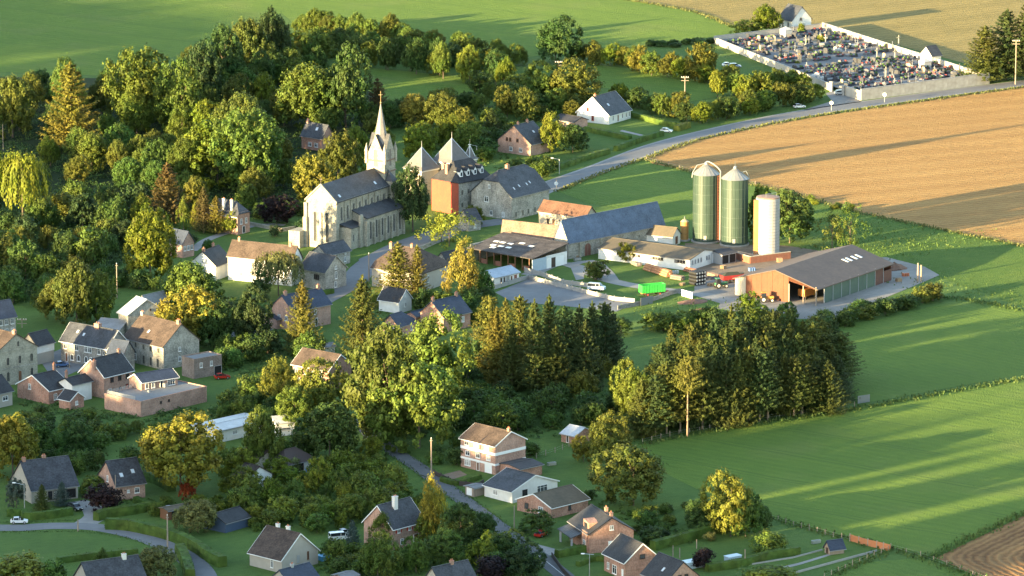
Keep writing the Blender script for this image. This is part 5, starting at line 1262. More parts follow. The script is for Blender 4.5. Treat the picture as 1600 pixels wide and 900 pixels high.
row([(905, 92), (960, 102), (1010, 112), (1060, 122), (1110, 128), (1160, 136)], 22, 34, 30, ['oak', 'tree_s'], ['mid', 'olive', 'gold', 'bright'], 'small round tree in the long hedge below the upper right meadow', 'trees of the long upper hedge')
T(1098, 128, 66, 46, 'oak', 'gold', 'tallest golden tree in the long upper hedge')
row([(960, 158), (1010, 172), (1050, 184), (1090, 192), (1130, 186), (1180, 176), (1230, 166), (1280, 156)], 26, 34, 32, ['oak', 'tree_s'], ['mid', 'bright', 'olive', 'deep'], 'small round tree in the roadside hedge below the narrow meadow', 'trees of the roadside hedge')
row([(1120, 150), (1170, 150), (1215, 142), (1270, 140)], 12, 34, 32, ['oak', 'tree_s'], ['lime', 'bright', 'mid'], 'sunlit round tree near the cemetery forecourt', 'trees near the cemetery forecourt')
row([(1010, 72), (1060, 72), (1110, 68)], 9, 10, 20, ['bush'], ['deep'], 'low dark bush in the hedge below the cemetery corner', 'bushes below the cemetery corner', cat='bush')
row([(1245, 528), (1300, 508), (1350, 498), (1400, 486), (1460, 470)], 16, 26, 34, ['bush'], ['green', 'deep', 'olive'], 'rough bush in the thicket below the steel barn', 'bushes below the steel barn', cat='bush')
row([(975, 520), (1030, 515), (1090, 512), (1150, 506), (1230, 512)], 13, 30, 40, ['tree_s', 'bush'], ['deep', 'green', 'mid'], 'leafy bush between the farmyard and the dense grove', 'bushes behind the dense grove', cat='bush')
row([(1250, 315), (1290, 322), (1340, 334)], 7, 10, 14, ['bush'], ['lime', 'mid'], 'sunlit weed bush on the edge of the golden field', 'weed bushes by the golden field', cat='bush')
# ------------------------------------------------------------------ filling: woods, thickets, orchards, gardens
CW = {'green': 'green', 'mid': 'mid green', 'bright': 'bright green', 'lime': 'yellow green', 'olive': 'olive', 'dark': 'very dark', 'deep': 'dark green', 'gold': 'golden'}
def inside(p, poly):
    c = False; n = len(poly)
    for i in range(n):
        a, b = poly[i], poly[i-1]
        if (a[1] > p[1]) != (b[1] > p[1]) and p[0] < (b[0]-a[0])*(p[1]-a[1])/(b[1]-a[1]) + a[0]: c = not c
    return c
def blocked(p, r):
    for x, y, th, a, b, h, nm in FOOT:
        dx, dy = p.x-x, p.y-y; u = dx*math.cos(th)+dy*math.sin(th); v = -dx*math.sin(th)+dy*math.cos(th)
        if -r < u < a+r and -r < v < b+r: return True
    for ln, w in ROADS:
        ww = w if not isinstance(w, tuple) else w[1]
        for q in ln:
            if (q.x-p.x)**2+(q.y-p.y)**2 < (ww/2+r)**2: return True
    return False
def hides(p, H, r):
    """would a plant here cover the sight of a wall? (walls in the photo stand free)"""
    for x, y, th, a, b, h, nm in FOOT:
        c = Vector((x + (a*math.cos(th)-b*math.sin(th))/2, y + (a*math.sin(th)+b*math.cos(th))/2))
        if abs(c.x*p.y/c.y - p.x) < (a+b)*.42 + r*.6 and 0 < c.y - p.y and (c.y-p.y)*.222 - max(a, b)*.15 < H*.8: return True
    return False
def scatter(poly, n, hm, wm, kinds, cols, label, group, cat, gap=.75, clear=True, tries=14, seed=1):
    r0 = random.Random(seed)
    pw = [tuple(P(x, y).xy) for x, y in poly]
    xs = [p[0] for p in pw]; ys = [p[1] for p in pw]; got = 0; PL = []
    for _ in range(n*tries):
        if got >= n: break
        p = Vector((r0.uniform(min(xs), max(xs)), r0.uniform(min(ys), max(ys)), 0))
        if not inside(p, pw): continue
        w = r0.uniform(*wm); h = w*r0.uniform(*hm)
        if blocked(p, w*.35): continue
        if clear and hides(p, h, w/2): continue
        if any((p.x-t[0])**2+(p.y-t[1])**2 < ((w/2+t[2])*gap)**2 for t in TREES): continue
        cc = r0.choice(cols)
        o = put_tree(r0.choice(kinds), p, h, w, cc, label, group, cat); got += 1
        PL.append((p.x, p.y, w, cc, o))
    # say which one: size, colour and the part of the patch it stands in
    if PL:
        xs_ = sorted(q[0] for q in PL); ys_ = sorted(q[1] for q in PL); ws_ = sorted(q[2] for q in PL)
        def third(v, arr, names): return names[min(2, int(3*sum(a < v for a in arr)/len(arr)))]
        for x, y, w, cc, o in PL:
            o['label'] = '%s %s %s, at %s %s' % (third(w, ws_, ('small', 'medium', 'large')), CW[cc], label, third(x, xs_, ('left', 'middle', 'right')), third(y, ys_, ('front', 'centre', 'rear')))
    return got
G1 = scatter([(-20, 160), (150, 150), (250, 140), (330, 130), (400, 130), (470, 140), (560, 190), (590, 225), (470, 300), (430, 335), (300, 335), (230, 330), (100, 310), (-20, 310)], 70, (1.0, 1.4), (7, 12), ['oak', 'oak', 'oval'], ['green', 'olive', 'mid', 'deep', 'bright', 'mid', 'gold'], 'tree of the wood left of the church', 'trees of the wood left of the church', 'tree', .54)
G2 = scatter([(-20, 310), (100, 310), (230, 335), (200, 400), (180, 430), (60, 470), (-20, 480)], 46, (.8, 1.3), (5, 10), ['tree_s', 'bush', 'oval_s'], ['deep', 'green', 'dark', 'olive'], 'tree of the overgrown valley', 'trees of the overgrown valley', 'tree', .6, seed=2)
G3 = scatter([(345, 725), (560, 700), (600, 730), (660, 790), (645, 806), (560, 826), (480, 835), (360, 815), (345, 780)], 74, (.75, 1.25), (3.0, 7.8), ['bush', 'tree_s', 'oval_s', 'bush'], ['green', 'mid', 'bright', 'mid', 'lime'], 'bush of the orchard beside the lane', 'bushes of the dense orchard', 'bush', .8, False, seed=3)
G4 = scatter([(690, 590), (760, 570), (960, 610), (960, 680), (880, 668), (820, 690), (700, 680)], 36, (.8, 1.1), (5, 9), ['bush', 'tree_s'], ['green', 'deep', 'mid'], 'tree in the thicket below the spruces', 'bushy trees below the left spruce grove', 'tree', .6, seed=4)
G5 = scatter([(0, 610), (160, 640), (330, 640), (420, 600), (440, 660), (350, 690), (230, 690), (60, 690), (0, 680)], 46, (.7, 1.1), (3.5, 7), ['bush', 'tree_s'], ['green', 'deep', 'mid'], 'bush below the flat roofed block', 'garden bushes below the flat roofed block', 'bush', .66, seed=5)
G6 = scatter([(320, 480), (440, 500), (560, 590), (560, 620), (440, 560), (340, 580)], 34, (.8, 1.2), (4, 8), ['bush', 'tree_s'], ['dark', 'deep', 'green'], 'tree below the tall brick cottage', 'dark garden trees below the brick cottage', 'tree', .62, seed=6)
G7 = scatter([(580, 470), (700, 455), (760, 450), (770, 500), (700, 530), (640, 540), (590, 530)], 22, (.7, 1.2), (3.5, 7), ['bush', 'tree_s'], ['green', 'mid', 'deep'], 'bush by the twin chimney cottage', 'garden bushes round the twin chimney cottage', 'bush', .7, seed=7)
G8 = scatter([(640, 240), (760, 190), (880, 230), (850, 280), (780, 262), (740, 250)], 30, (.7, 1.1), (4, 8), ['bush', 'tree_s'], ['green', 'deep', 'mid'], 'tree behind the manor', 'garden trees behind the manor', 'tree', .66, seed=8)
G9 = scatter([(590, 640), (720, 690), (780, 740), (840, 700), (900, 700), (700, 760), (660, 720)], 18, (.7, 1.0), (3, 6), ['bush'], ['deep', 'green'], 'bush beside the lane', 'bushes beside the lane', 'bush', .75, seed=9)
G10 = scatter([(500, 880), (700, 850), (860, 880), (860, 900), (500, 900)], 22, (.7, 1.1), (3.5, 6.5), ['bush', 'tree_s'], ['green', 'deep', 'mid'], 'bush in the bottom gardens by the lane', 'garden bushes along the bottom edge', 'bush', .7, seed=10)
G11 = scatter([(860, 760), (960, 790), (1100, 790), (1190, 820), (1000, 850), (960, 800)], 16, (.6, .9), (2.5, 5), ['bush'], ['green', 'deep', 'mid'], 'bush on the lower lawns', 'low bushes on the lawns', 'bush', .9, seed=11)
G12 = scatter([(180, 780), (240, 770), (400, 790), (420, 830), (350, 840), (250, 810)], 26, (.7, 1.0), (2, 4), ['shrub', 'bush'], ['mid', 'green', 'bright'], 'shrub behind the long hedge', 'shrubs behind the long hedge', 'shrub', .8, seed=12)
G13 = scatter([(160, 430), (330, 430), (340, 470), (260, 460), (170, 450), (60, 480), (60, 450)], 22, (.7, 1.1), (4, 7), ['bush', 'tree_s'], ['deep', 'green', 'mid'], 'bush above the stone barn', 'bushes above the stone barn', 'bush', .7, seed=13)
G14 = scatter([(400, 330), (480, 330), (480, 370), (400, 370), (310, 400), (250, 390)], 14, (.7, 1.1), (3, 6), ['bush'], ['deep', 'green', 'dark'], 'bush left of the church', 'dark bushes left of the church', 'bush', .8, seed=14)
G15 = scatter([(780, 140), (920, 170), (900, 190), (830, 190), (740, 180), (640, 190), (600, 235), (560, 200), (760, 140)], 26, (.8, 1.2), (5, 9), ['tree_s', 'oak'], ['deep', 'green', 'mid', 'olive'], 'tree in the gardens above the manor', 'trees in the gardens above the manor', 'tree', .7, seed=15)
G16 = scatter([(0, 700), (230, 700), (220, 740), (140, 760), (0, 760)], 10, (.8, 1.1), (4, 7), ['tree_s', 'bush'], ['green', 'deep'], 'tree of the left paddock', 'trees round the left paddock', 'tree', .9, seed=16)
G17 = scatter([(395, 890), (420, 875), (520, 870), (640, 890), (640, 905), (395, 905)], 16, (.7, 1.0), (2.5, 4.5), ['bush'], ['green', 'mid', 'lime'], 'bush below the beige house', 'bushes in the bottom gardens', 'bush', .75, seed=17)
print('filled', G1, G2, G3, G4, G5, G6, G7, G8, G9, G10, G11, G12, G13, G14, G15, G16, G17, 'trees', len(TREES))
# ------------------------------------------------------------------ the wooded ridge outside the photo, to the left and towards the camera: it stands between village and sun
U = Vector((math.cos(SUN_AZ), math.sin(SUN_AZ), 0)); Vv = Vector((-math.sin(SUN_AZ), math.cos(SUN_AZ), 0))
def uv(u, v): return U*u + Vv*v
HPROF9 = [(640, 30), (720, 58), (781, 63), (800, 73), (826, 75), (866, 75), (876, 71), (895, 71), (916, 69), (940, 67), (957, 57), (1019, 62), (1057, 61), (1132, 71), (1156, 76), (1200, 76), (1236, 70), (1290, 84), (1342, 92), (1440, 109), (1490, 117), (1620, 117), (1700, 100), (1820, 30)]
DROP = [(640, 10), (850, 14), (895, 13), (940, 12), (957, 9), (1019, 11), (1057, 12), (1132, 15), (1170, 16), (1236, 14), (1342, 18), (1490, 23), (1900, 24)]
HPROF = [(a, b - float(np.interp(a, [q[0] for q in DROP], [q[1] for q in DROP]))) for a, b in HPROF9]
def hprof(v): return float(np.interp(v, [a for a, _ in HPROF], [b for _, b in HPROF]))
def ridge():
    us = [130, 200, 260, 320, 360, 390, 420, 450, 480, 515]; fu = [0, .12, .35, .72, .93, 1, .9, .6, .25, 0]
    vsx = np.arange(600, 1860, 12.0)
    V, F = [], []
    r0 = random.Random(5)
    for i, v in enumerate(vsx):
        hh = max(0, hprof(v) - 13) if 640 < v < 1800 else 0
        for u, f in zip(us, fu):
            p = uv(u, v); V.append((p.x, p.y, hh*f*(1 + .02*math.sin(v*.07+u*.05)) - (.4 if f == 0 else 0)))
    m = len(us)
    for i in range(len(vsx)-1):
        for k in range(m-1):
            F.append((i*m+k, i*m+k+1, (i+1)*m+k+1, (i+1)*m+k))
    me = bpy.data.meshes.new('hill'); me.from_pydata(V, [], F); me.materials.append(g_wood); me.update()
    if me.polygons[len(F)//2].normal.z < 0: me.flip_normals()
    for pl in me.polygons: pl.use_smooth = True
    o = link('hill', me); o['kind'] = 'structure'
    base = [broad(900+i, 40, 16, .075, 'oak') for i in range(3)]
    parts = []
    v = 660.0
    while v < 1790:
        # tree line on the crest: taller and lower groups, with gaps
        gap = min(abs(v-850)-5.0, abs(v-838)-4.2, abs(v-825)-4.6, abs(v-860.5)-3.0, abs(v-1496)-4.0)
        g = math.sin(v*.121) + .7*math.sin(v*.283+1.3) + .4*math.sin(v*.61+.4)
        for uu in (378, 392, 404):
            H = 12 + 2.6*g + r0.uniform(-2.2, 2.2)
            if 795 < v < 868 or 1470 < v < 1640: H = 12 + .8*g + r0.uniform(-1, 1) if gap > 0 else 0
            if H > 4:
                p = uv(uu + r0.uniform(-4, 4), v + r0.uniform(-2, 2)*(.4 if 795 < v < 868 else 1)); w = 9 + r0.uniform(-1, 2)
                if 795 < v < 868: w = 4.6
                parts.append(base[r0.randrange(3)]*[w, w, H*1.06] + [p.x, p.y, hprof(v)-13.4])
        v += 4.4 if not 795 < v < 868 else 1.8
    me = quad_mesh('woodland', np.concatenate(parts), LEAF)
    o = link('woodland', me); o['kind'] = 'stuff'; o['label'] = 'wood on the ridge that shades the village'; o.color = (.05, .075, .022, 1)
ridge()
# ------------------------------------------------------------------ silos and tanks
def silo(label, px, pyb, wpx, pytop, cone_px, body, kind):
    p = P(px, pyb); sc = SCL(pyb); r = wpx/2/sc; t = (450-pytop)/FPX
    H = (t*(p.y*CP + CAM_H*SP) - p.y*SP + CAM_H*CP)/(CP + t*SP)
    root = thing('silo' if kind != 'tank' else 'tank', label, 'silo' if kind != 'tank' else 'tank', (p.x, p.y, 0))
    FOOT.append((p.x-r, p.y-r, 0, 2*r, 2*r, H, root.name))
    c = cone_px/sc/.98
    MB().lathe([(r, .4), (r, H)], 40).build('wall', body, root)
    MB().lathe([(r+.5, -.2), (r+.5, .45)], 32).build('plinth', concrete, root)
    if kind == 'green':
        roofm = surf('silo_roof', (.30,.305,.30), (.23,.235,.23), 3, 10, rough=.35, metal=.35, bump=.05)
        rf = MB().lathe([(r+.25, H-.1), (r*.55, H+c*.52), (.45, H+c)], 40).build('roof', roofm, root)
        rb = MB()
        for i in range(20):
            a = 2*math.pi*i/20; rb.bar(((r+.2)*math.cos(a), (r+.2)*math.sin(a), H-.02), (.5*math.cos(a), .5*math.sin(a), H+c+.02), .05, 0, 4)
        link('rib', rb.mesh('rib', roofm), rf)['kind'] = 'stuff'
        link('cap', MB().lathe([(.5, H+c-.2), (.5, H+c+.6), (.1, H+c+.9)], 12).mesh('cap', zinc), rf)
        n = 7
        for i in range(1, n): MB().lathe([(r+.02, H*i/n-.05), (r+.07, H*i/n-.04), (r+.07, H*i/n+.04), (r+.02, H*i/n+.05)], 40, caps=False).build('ring', surf('ring_green', (.11,.14,.12), (.08,.1,.09), 3, 10, rough=.45), root)
        st = MB()
        for i in range(24): a = 2*math.pi*i/24; st.bar((r*1.008*math.cos(a), r*1.008*math.sin(a), .4), (r*1.008*math.cos(a), r*1.008*math.sin(a), H), .045, 0, 4)
        s_ = st.build('stiffener', body, root); s_['kind'] = 'stuff'
        window(root, 'R', 0, 1.6, 1.0, 1.4, 'door', zinc, cream_r).location = (-r*.1, -r-.01, 1.7)
    elif kind == 'white':
        MB().lathe([(r*.98, H), (r*.98, H+.35), (r*.6, H+.5), (.1, H+.55)], 32).build('roof', surf('rusty_lid', (.3,.2,.15), (.22,.15,.12), 3, 10), root)
        hp = MB()
        n = 20
        for i in range(1, n): hp.lathe([(r+.005, H*i/n-.05), (r+.05, H*i/n), (r+.005, H*i/n+.05)], 32, caps=False)
        hp.build('hoop', plain('hoop_grey', (.2,.2,.2), .5, .4), root)['kind'] = 'stuff'
        st = MB()
        for i in range(26): a = 2*math.pi*i/26; st.bar((r*1.002*math.cos(a), r*1.002*math.sin(a), .4), (r*1.002*math.cos(a), r*1.002*math.sin(a), H), .03, 0, 4)
        st.build('stave_joint', plain('joint_grey', (.28,.28,.28), .6), root)['kind'] = 'stuff'
        a = R(205); x, y = (r+.35)*math.cos(a), (r+.35)*math.sin(a)
        MB().box(x-.75, y-.5, 0, x+.55, y+.5, H-.3).build('chute', surf('rusty_chute', (.42,.21,.09), (.3,.14,.06), 3, 10, rough=.7), root)
        link('rail', MB().bar((r*.7, 0, H+.4), (r*.7, 0, H+1.5), .04).bar((-r*.2, -r*.6, H+.4), (-r*.2, -r*.6, H+1.5), .04).bar((r*.7, 0, H+1.5), (-r*.2, -r*.6, H+1.5), .04).mesh('rail', zinc), root)
        MB().lathe([(r+.9, 0), (r+.9, 1.3), (r+.7, 1.3)], 24).build('base', concrete, root)
    else:
        MB().lathe([(r+.05, H), (r*.5, H+c*.7), (.15, H+c)], 24).build('roof', surf('tank_lid', (.46,.35,.2), (.36,.26,.15), 3, 10, rough=.5), root)
        for i in range(1, 5): MB().lathe([(r+.01, H*i/5-.06), (r+.06, H*i/5), (r+.01, H*i/5+.06)], 24, caps=False).build('ring', plain('ring_ochre', (.3,.17,.06), .6), root)
        MB().bar((0, 0, H+c-.1), (0, 0, H+c+.7), .12).build('vent', zinc, root)
    return root, p, r, H, c
silo_green = surf('silo_green', (.046,.075,.058), (.034,.057,.045), 2, 12, rough=.4, bump=.05, stretch=(1, 1, .25), spec=.45)
s1, sp1, sr1, sh1, sc1 = silo('left green ribbed grain silo with a curved filling pipe on its white cone roof', 1102.5, 377, 40, 271, 14, silo_green, 'green')
s2, sp2, sr2, sh2, sc2 = silo('right green ribbed grain silo standing next to the white silo', 1147.5, 382, 41, 278, 14, silo_green, 'green')
silo('white concrete stave silo with hoops and a rusty orange ladder chute', 1199, 402, 37, 309, 3, surf('silo_white', (.37,.365,.35), (.28,.275,.265), 2, 9, rough=.6, bump=.1, stretch=(1, 1, .3)), 'white')
silo('small orange ochre feed tank between the small barn and the green silos', 1069.5, 376, 12.5, 346, 4, surf('tank_ochre', (.42,.23,.075), (.3,.16,.055), 3, 12, rough=.5), 'tank')
def pipe_arch():
    pm = plain('pipe_grey', (.2,.21,.21), .5, .3)
    d = sp2 - sp1
    top = sh1+sc1
    pts = [(0, 0, top+.4)]
    for i in range(9):
        a = math.pi*i/8
        pts.append((d.x*.28*(1-math.cos(a))/1.0*.9, d.y*.28*(1-math.cos(a))*.9, top+.5+1.0*math.sin(a)**.8 - (1-math.cos(a))*1.2))
    pts.append((d.x*.5, d.y*.5, sh1-2)); pts.append((d.x*.5, d.y*.5, .3))
    mb = MB()
    for a, b in zip(pts, pts[1:]): mb.bar(a, b, .22, 0, 8)
    mb.build('filling_pipe', pm, s1)
    lad = MB().bar((d.x*.46, d.y*.46, 0), (d.x*.46, d.y*.46, sh1), .07).bar((d.x*.46-.5, d.y*.46, 0), (d.x*.46-.5, d.y*.46, sh1), .07)
    for i in range(24): lad.bar((d.x*.46, d.y*.46, sh1*(i+.5)/24), (d.x*.46-.5, d.y*.46, sh1*(i+.5)/24), .04, 0, 4)
    lad.build('ladder', plain('rust_red', (.3,.1,.05), .7), s1)['kind'] = 'stuff'
    h = MB()
    pts = [(-sr1*.1, 0, top+.3), (-sr1*.7, 0, top-.2), (-sr1*1.05, -.3, sh1+.4), (-sr1*1.1, -.3, sh1-1.2)]
    for a, b in zip(pts, pts[1:]): h.bar(a, b, .14, 0, 6)
    h.build('hand_rail', pm, s1)
    h = MB()
    pts = [(sr2*.5, 0, sh2+sc2*.6), (sr2*.85, .2, sh2+sc2*.75), (sr2*1.08, .2, sh2+.2), (sr2*1.08, .2, sh2-2)]
    for a, b in zip(pts, pts[1:]): h.bar(a, b, .12, 0, 6)
    h.build('hand_rail', pm, s2)
    link('mast', MB().bar((0, 0, sh2+sc2), (0, 0, sh2+sc2+2.4), .08, 0, 6, .03).mesh('mast', pm), s2)
pipe_arch()
# ------------------------------------------------------------------ poles and lamps
def pole(label, px, pyb, pyt, kind='wire', group=None, r=.16):
    p = P(px, pyb); t = (450-pyt)/FPX
    H = (t*(p.y*CP + CAM_H*SP) - p.y*SP + CAM_H*CP)/(CP + t*SP)
    nm = 'street_lamp' if kind in ('lamp', 'double') else 'utility_pole'
    root = thing(nm, label, 'street lamp' if 'lamp' in nm else 'pole', (p.x, p.y, 0), 0, group)
    m = wood_pole if kind in ('wire', 'cross', 'bare') else zinc
    MB().bar((0, 0, -.2), (0, 0, H), r, 0, 8, r*.7).build('post', m, root)
    if kind == 'cross':
        for z in (H-.5, H-1.5): MB().box(-1.3, -.08, z-.09, 1.3, .08, z+.09).build('crossarm', m, root)
        ins = MB()
        for x in (-1.1, -.5, .5, 1.1): ins.lathe([(.09, H-.4), (.09, H-.1)], 6, 0, x, 0)
        ins.build('insulator', white_p, root)['kind'] = 'stuff'
    elif kind == 'wire':
        MB().box(-.35, -.06, H-.6, .35, .06, H-.48).build('crossarm', m, root)
        MB().lathe([(.09, H), (.09, H+.2)], 6).build('insulator', white_p, root)
    elif kind == 'lamp':
        MB().bar((0, 0, H-.1), (-2.0, -.4, H+.5), .06).build('arm', zinc, root)
        MB().box(-2.7, -.55, H+.42, -1.9, -.25, H+.6).build('lamp_head', white_p, root)
    elif kind == 'double':
        MB().bar((-1.3, 0, H+.1), (1.0, .1, H-.1), .06).build('arm', zinc, root)
        MB().box(-1.9, -.2, H+.05, -1.1, .2, H+.22).build('lamp_head', white_p, root)
    return root
pole('tall pale pole with a lamp beside the conifers at the right end of the cemetery', 1586.5, 132, 62, 'cross', r=.22)
pole('telephone pole with two crossarms standing in the roadside hedge', 1070, 164, 119, 'cross', r=.2)
pole('telephone pole with crossarms behind the large olive tree', 873, 150, 95, 'cross')
pole('street lamp with a bent arm on the verge above the stone farmhouse', 874, 272, 249, 'lamp')
pole('slim lamp post behind the manor turret', 745, 252, 228, 'lamp')
pole('sunlit wooden pole in the meadow above the stone barn', 183, 466, 412, 'wire')
pole('pale wooden pole with small lamp in front of the left farmhouse hedge', 38.5, 804, 757, 'lamp', r=.13)
pole('white pole beside the copper shrub', 181, 793, 742, 'bare', r=.12)
pole('brown wooden pole on the verge of the bending road', 262, 856, 805, 'wire', r=.2)
pole('short grey post at the junction of the bending road', 122, 830, 812, 'bare', r=.2)
pole('tall grey pole with wires beside the lane', 674, 752, 685, 'wire', r=.2)
pole('short pole among the orchard bushes', 585.5, 771, 753, 'bare', r=.12)
pole('pale pole at the left edge in the wood', 5, 235, 194, 'bare', r=.13)
pole('pale wooden pole on the street corner in front of the ochre house', 576.5, 440, 396, 'wire', r=.2)
pole('double armed street lamp on the hedge of the black roofed brick house', 921, 903, 866, 'double', r=.12)
pole('wooden pole in front of the brick bungalow', 803.5, 826, 790, 'bare', r=.14)
pole('grey pole in front of the salmon gable in the village', 108.5, 575, 556, 'bare', r=.16)
pole('wooden pole between the villa and the purple tree', 34.5, 512, 497, 'cross', r=.14)
pole('white round headed road marker post on the main road', 869.5, 293, 281, 'bare', r=.13)
for x, y0, y1, l in ((1051.5, 874, 852, 'white clothes post on the lower lawn, left one'), (1088.5, 857, 843, 'white clothes post on the lower lawn, right one'), (1164, 884, 858, 'dark post at the lower lawn fence'), (1062, 872, 856, 'dark green post beside the left clothes post')):
    pole(l, x, y0, y1, 'bare', r=.14)
def road_sign(px, pyb, label):
    p = P(px, pyb); root = thing('road_sign', label, 'sign', (p.x, p.y, 0), R(-20))
    MB().bar((0, 0, 0), (0, 0, 2.6), .06).build('post', zinc, root)
    s = MB(); q = [(.62*math.cos(2*math.pi*i/20), .62*math.sin(2*math.pi*i/20)+2.7) for i in range(20)]
    s.extr(q, -.1, -.06); s.build('plate', white_p, root)
road_sign(1382, 160, 'round white road sign on the verge below the cemetery wall')
road_sign(869, 300, 'round pale road sign where the main road enters the village')
road_sign(1299, 173, 'brown direction sign at the cemetery forecourt')
# ------------------------------------------------------------------ cars
_carm = {}
def car(label, px, py, yaw, col, kind='hatch', group=None, z=.06):
    """yaw in degrees, 0 = pointing right in the photo"""
    p = P(px, py); root = thing({'van': 'delivery_van'}.get(kind, 'parked_car'), label, {'van': 'van'}.get(kind, 'car'), (p.x, p.y, z), R(yaw), group)
    L_, Wd, Hh = (4.1, 1.75, 1.5) if kind == 'hatch' else ((4.5, 1.8, 1.65) if kind == 'estate' else (4.9, 1.95, 2.1))
    key = (kind,)
    if kind not in _carm:
        if kind == 'van': low = [(-.5,.2),(.5,.2),(.5,.5),(.47,.58),(.36,.62),(-.5,.62)]; up = [(.36,.62),(.22,.98),(.18,1.0),(-.47,1.0),(-.5,.95),(-.5,.62)]
        elif kind == 'estate': low = [(-.5,.22),(.48,.22),(.5,.32),(.49,.5),(.3,.6),(-.48,.62),(-.5,.5)]; up = [(.29,.6),(.12,.97),(.0,1.0),(-.36,.98),(-.46,.62)]
        else: low = [(-.48,.22),(.47,.22),(.5,.32),(.48,.5),(.27,.6),(-.44,.63),(-.49,.5)]; up = [(.26,.6),(.08,.97),(-.05,1.0),(-.30,.97),(-.44,.62)]
        body = MB(); body.extr([(x*L_, z_*Hh) for x, z_ in low], -Wd/2, Wd/2)
        roof = MB(); roof.extr([(up[1][0]*L_-.02, up[1][1]*Hh-.06), (up[2][0]*L_, up[2][1]*Hh), (up[-3][0]*L_, up[-3][1]*Hh), (up[-2][0]*L_, up[-2][1]*Hh-.02)], -Wd/2+.16, Wd/2-.16)
        cab = MB(); cab.extr([(x*L_*.99, z_*Hh*.985) for x, z_ in up], -Wd/2+.14, Wd/2-.14)
        for x in (up[1][0]*L_, 0, up[-2][0]*L_):
            for s in (-1, 1): body.box(x-.05, s*(Wd/2-.13)-.02, .6*Hh, x+.05, s*(Wd/2-.13)+.02, .96*Hh)
        wh = MB(); r = .33
        q = [(r*math.cos(2*math.pi*i/16), r*math.sin(2*math.pi*i/16)) for i in range(16)]
        wh.extr(q, -.11, .11)
        rim = MB(); rim.extr([(x*.6, z_*.6) for x, z_ in q], -.125, .125)
        lt = MB().box(-.02, -.22, -.09, .03, .22, .09)
        _carm[kind] = [body, roof, cab, wh.mesh('tyre', plain('rubber', (.02,.02,.02), .9)), rim.mesh('rim', plain('rim_alloy', (.5,.5,.5), .35, .8)), lt.mesh('headlight', plain('lamp_glass', (.8,.8,.78), .2)), lt.mesh('tail_light', plain('tail_red', (.4,.02,.02), .3))]
    b, r_, c, wm, rm, hl, tl = _carm[kind]
    paint = plain('car_paint_%.2f_%.2f_%.2f' % col, col, .25, .1, .6)
    k2 = (kind, col)
    if k2 not in _carm: _carm[k2] = (b.mesh('body', paint), r_.mesh('roof', paint), c.mesh('cabin', plain('car_glass', (.02,.025,.03), .08, spec=.6)))
    for nm, me in zip(('body', 'roof', 'cabin'), _carm[k2]): link(nm, me, root)
    for x in (-.31, .31):
        for s in (-1, 1):
            w = link('wheel', wm, root, (x*L_, s*(Wd/2-.08), .33)); link('rim', rm, w)
    for s in (-1, 1):
        link('headlight', hl, root, (L_*.49, s*(Wd/2-.32), .42*Hh)); link('tail_light', tl, root, (-L_*.49, s*(Wd/2-.32), .5*Hh))
    return root
Wc, Bk, Bl, Rd, Sv = (.75, .76, .76), (.02, .022, .026), (.10, .17, .32), (.42, .03, .02), (.42, .44, .46)
car('white hatchback standing on the bending road at the left edge', 30, 818, 3, Wc)
car('black estate car parked on the drive of the left farmhouse', 117.5, 797, -52, Bk, 'estate')
car('dark car under the brown carport', 268, 800, 20, Sv)
car('dark blue car parked on the village square beside the villa', 97, 573, 20, Bl)
car('red car at the garage door of the flat roofed brown block', 347, 592, 20, Rd)
car('white car on the main road below the cemetery forecourt', 1249, 169, 18, Wc)
car('white car parked at the end of the clipped hedge by the main road', 1041, 207, -15, Wc)
car('dark car in front of the cemetery gate', 1314, 148, 10, Sv, 'estate')
car('blue car parked beside the hedge left of the cemetery', 1148, 106, 10, (.25, .33, .5), 'estate')
car('pale car next to the blue car left of the cemetery', 1137, 104, 10, Wc)
car('white van parked behind the small blue spruce', 531, 845, 20, Wc, 'van')
car('silver car behind the white van by the small blue spruce', 540, 836, 35, Sv)
car('black car in front of the dark brown bungalow', 451, 741, -25, Bk)
car('white van with a blue cab standing at the farm entrance', 932, 454, -20, (.55, .6, .66), 'van')
car('red car under the round tree of the brick bungalow', 846, 838, 60, Rd)
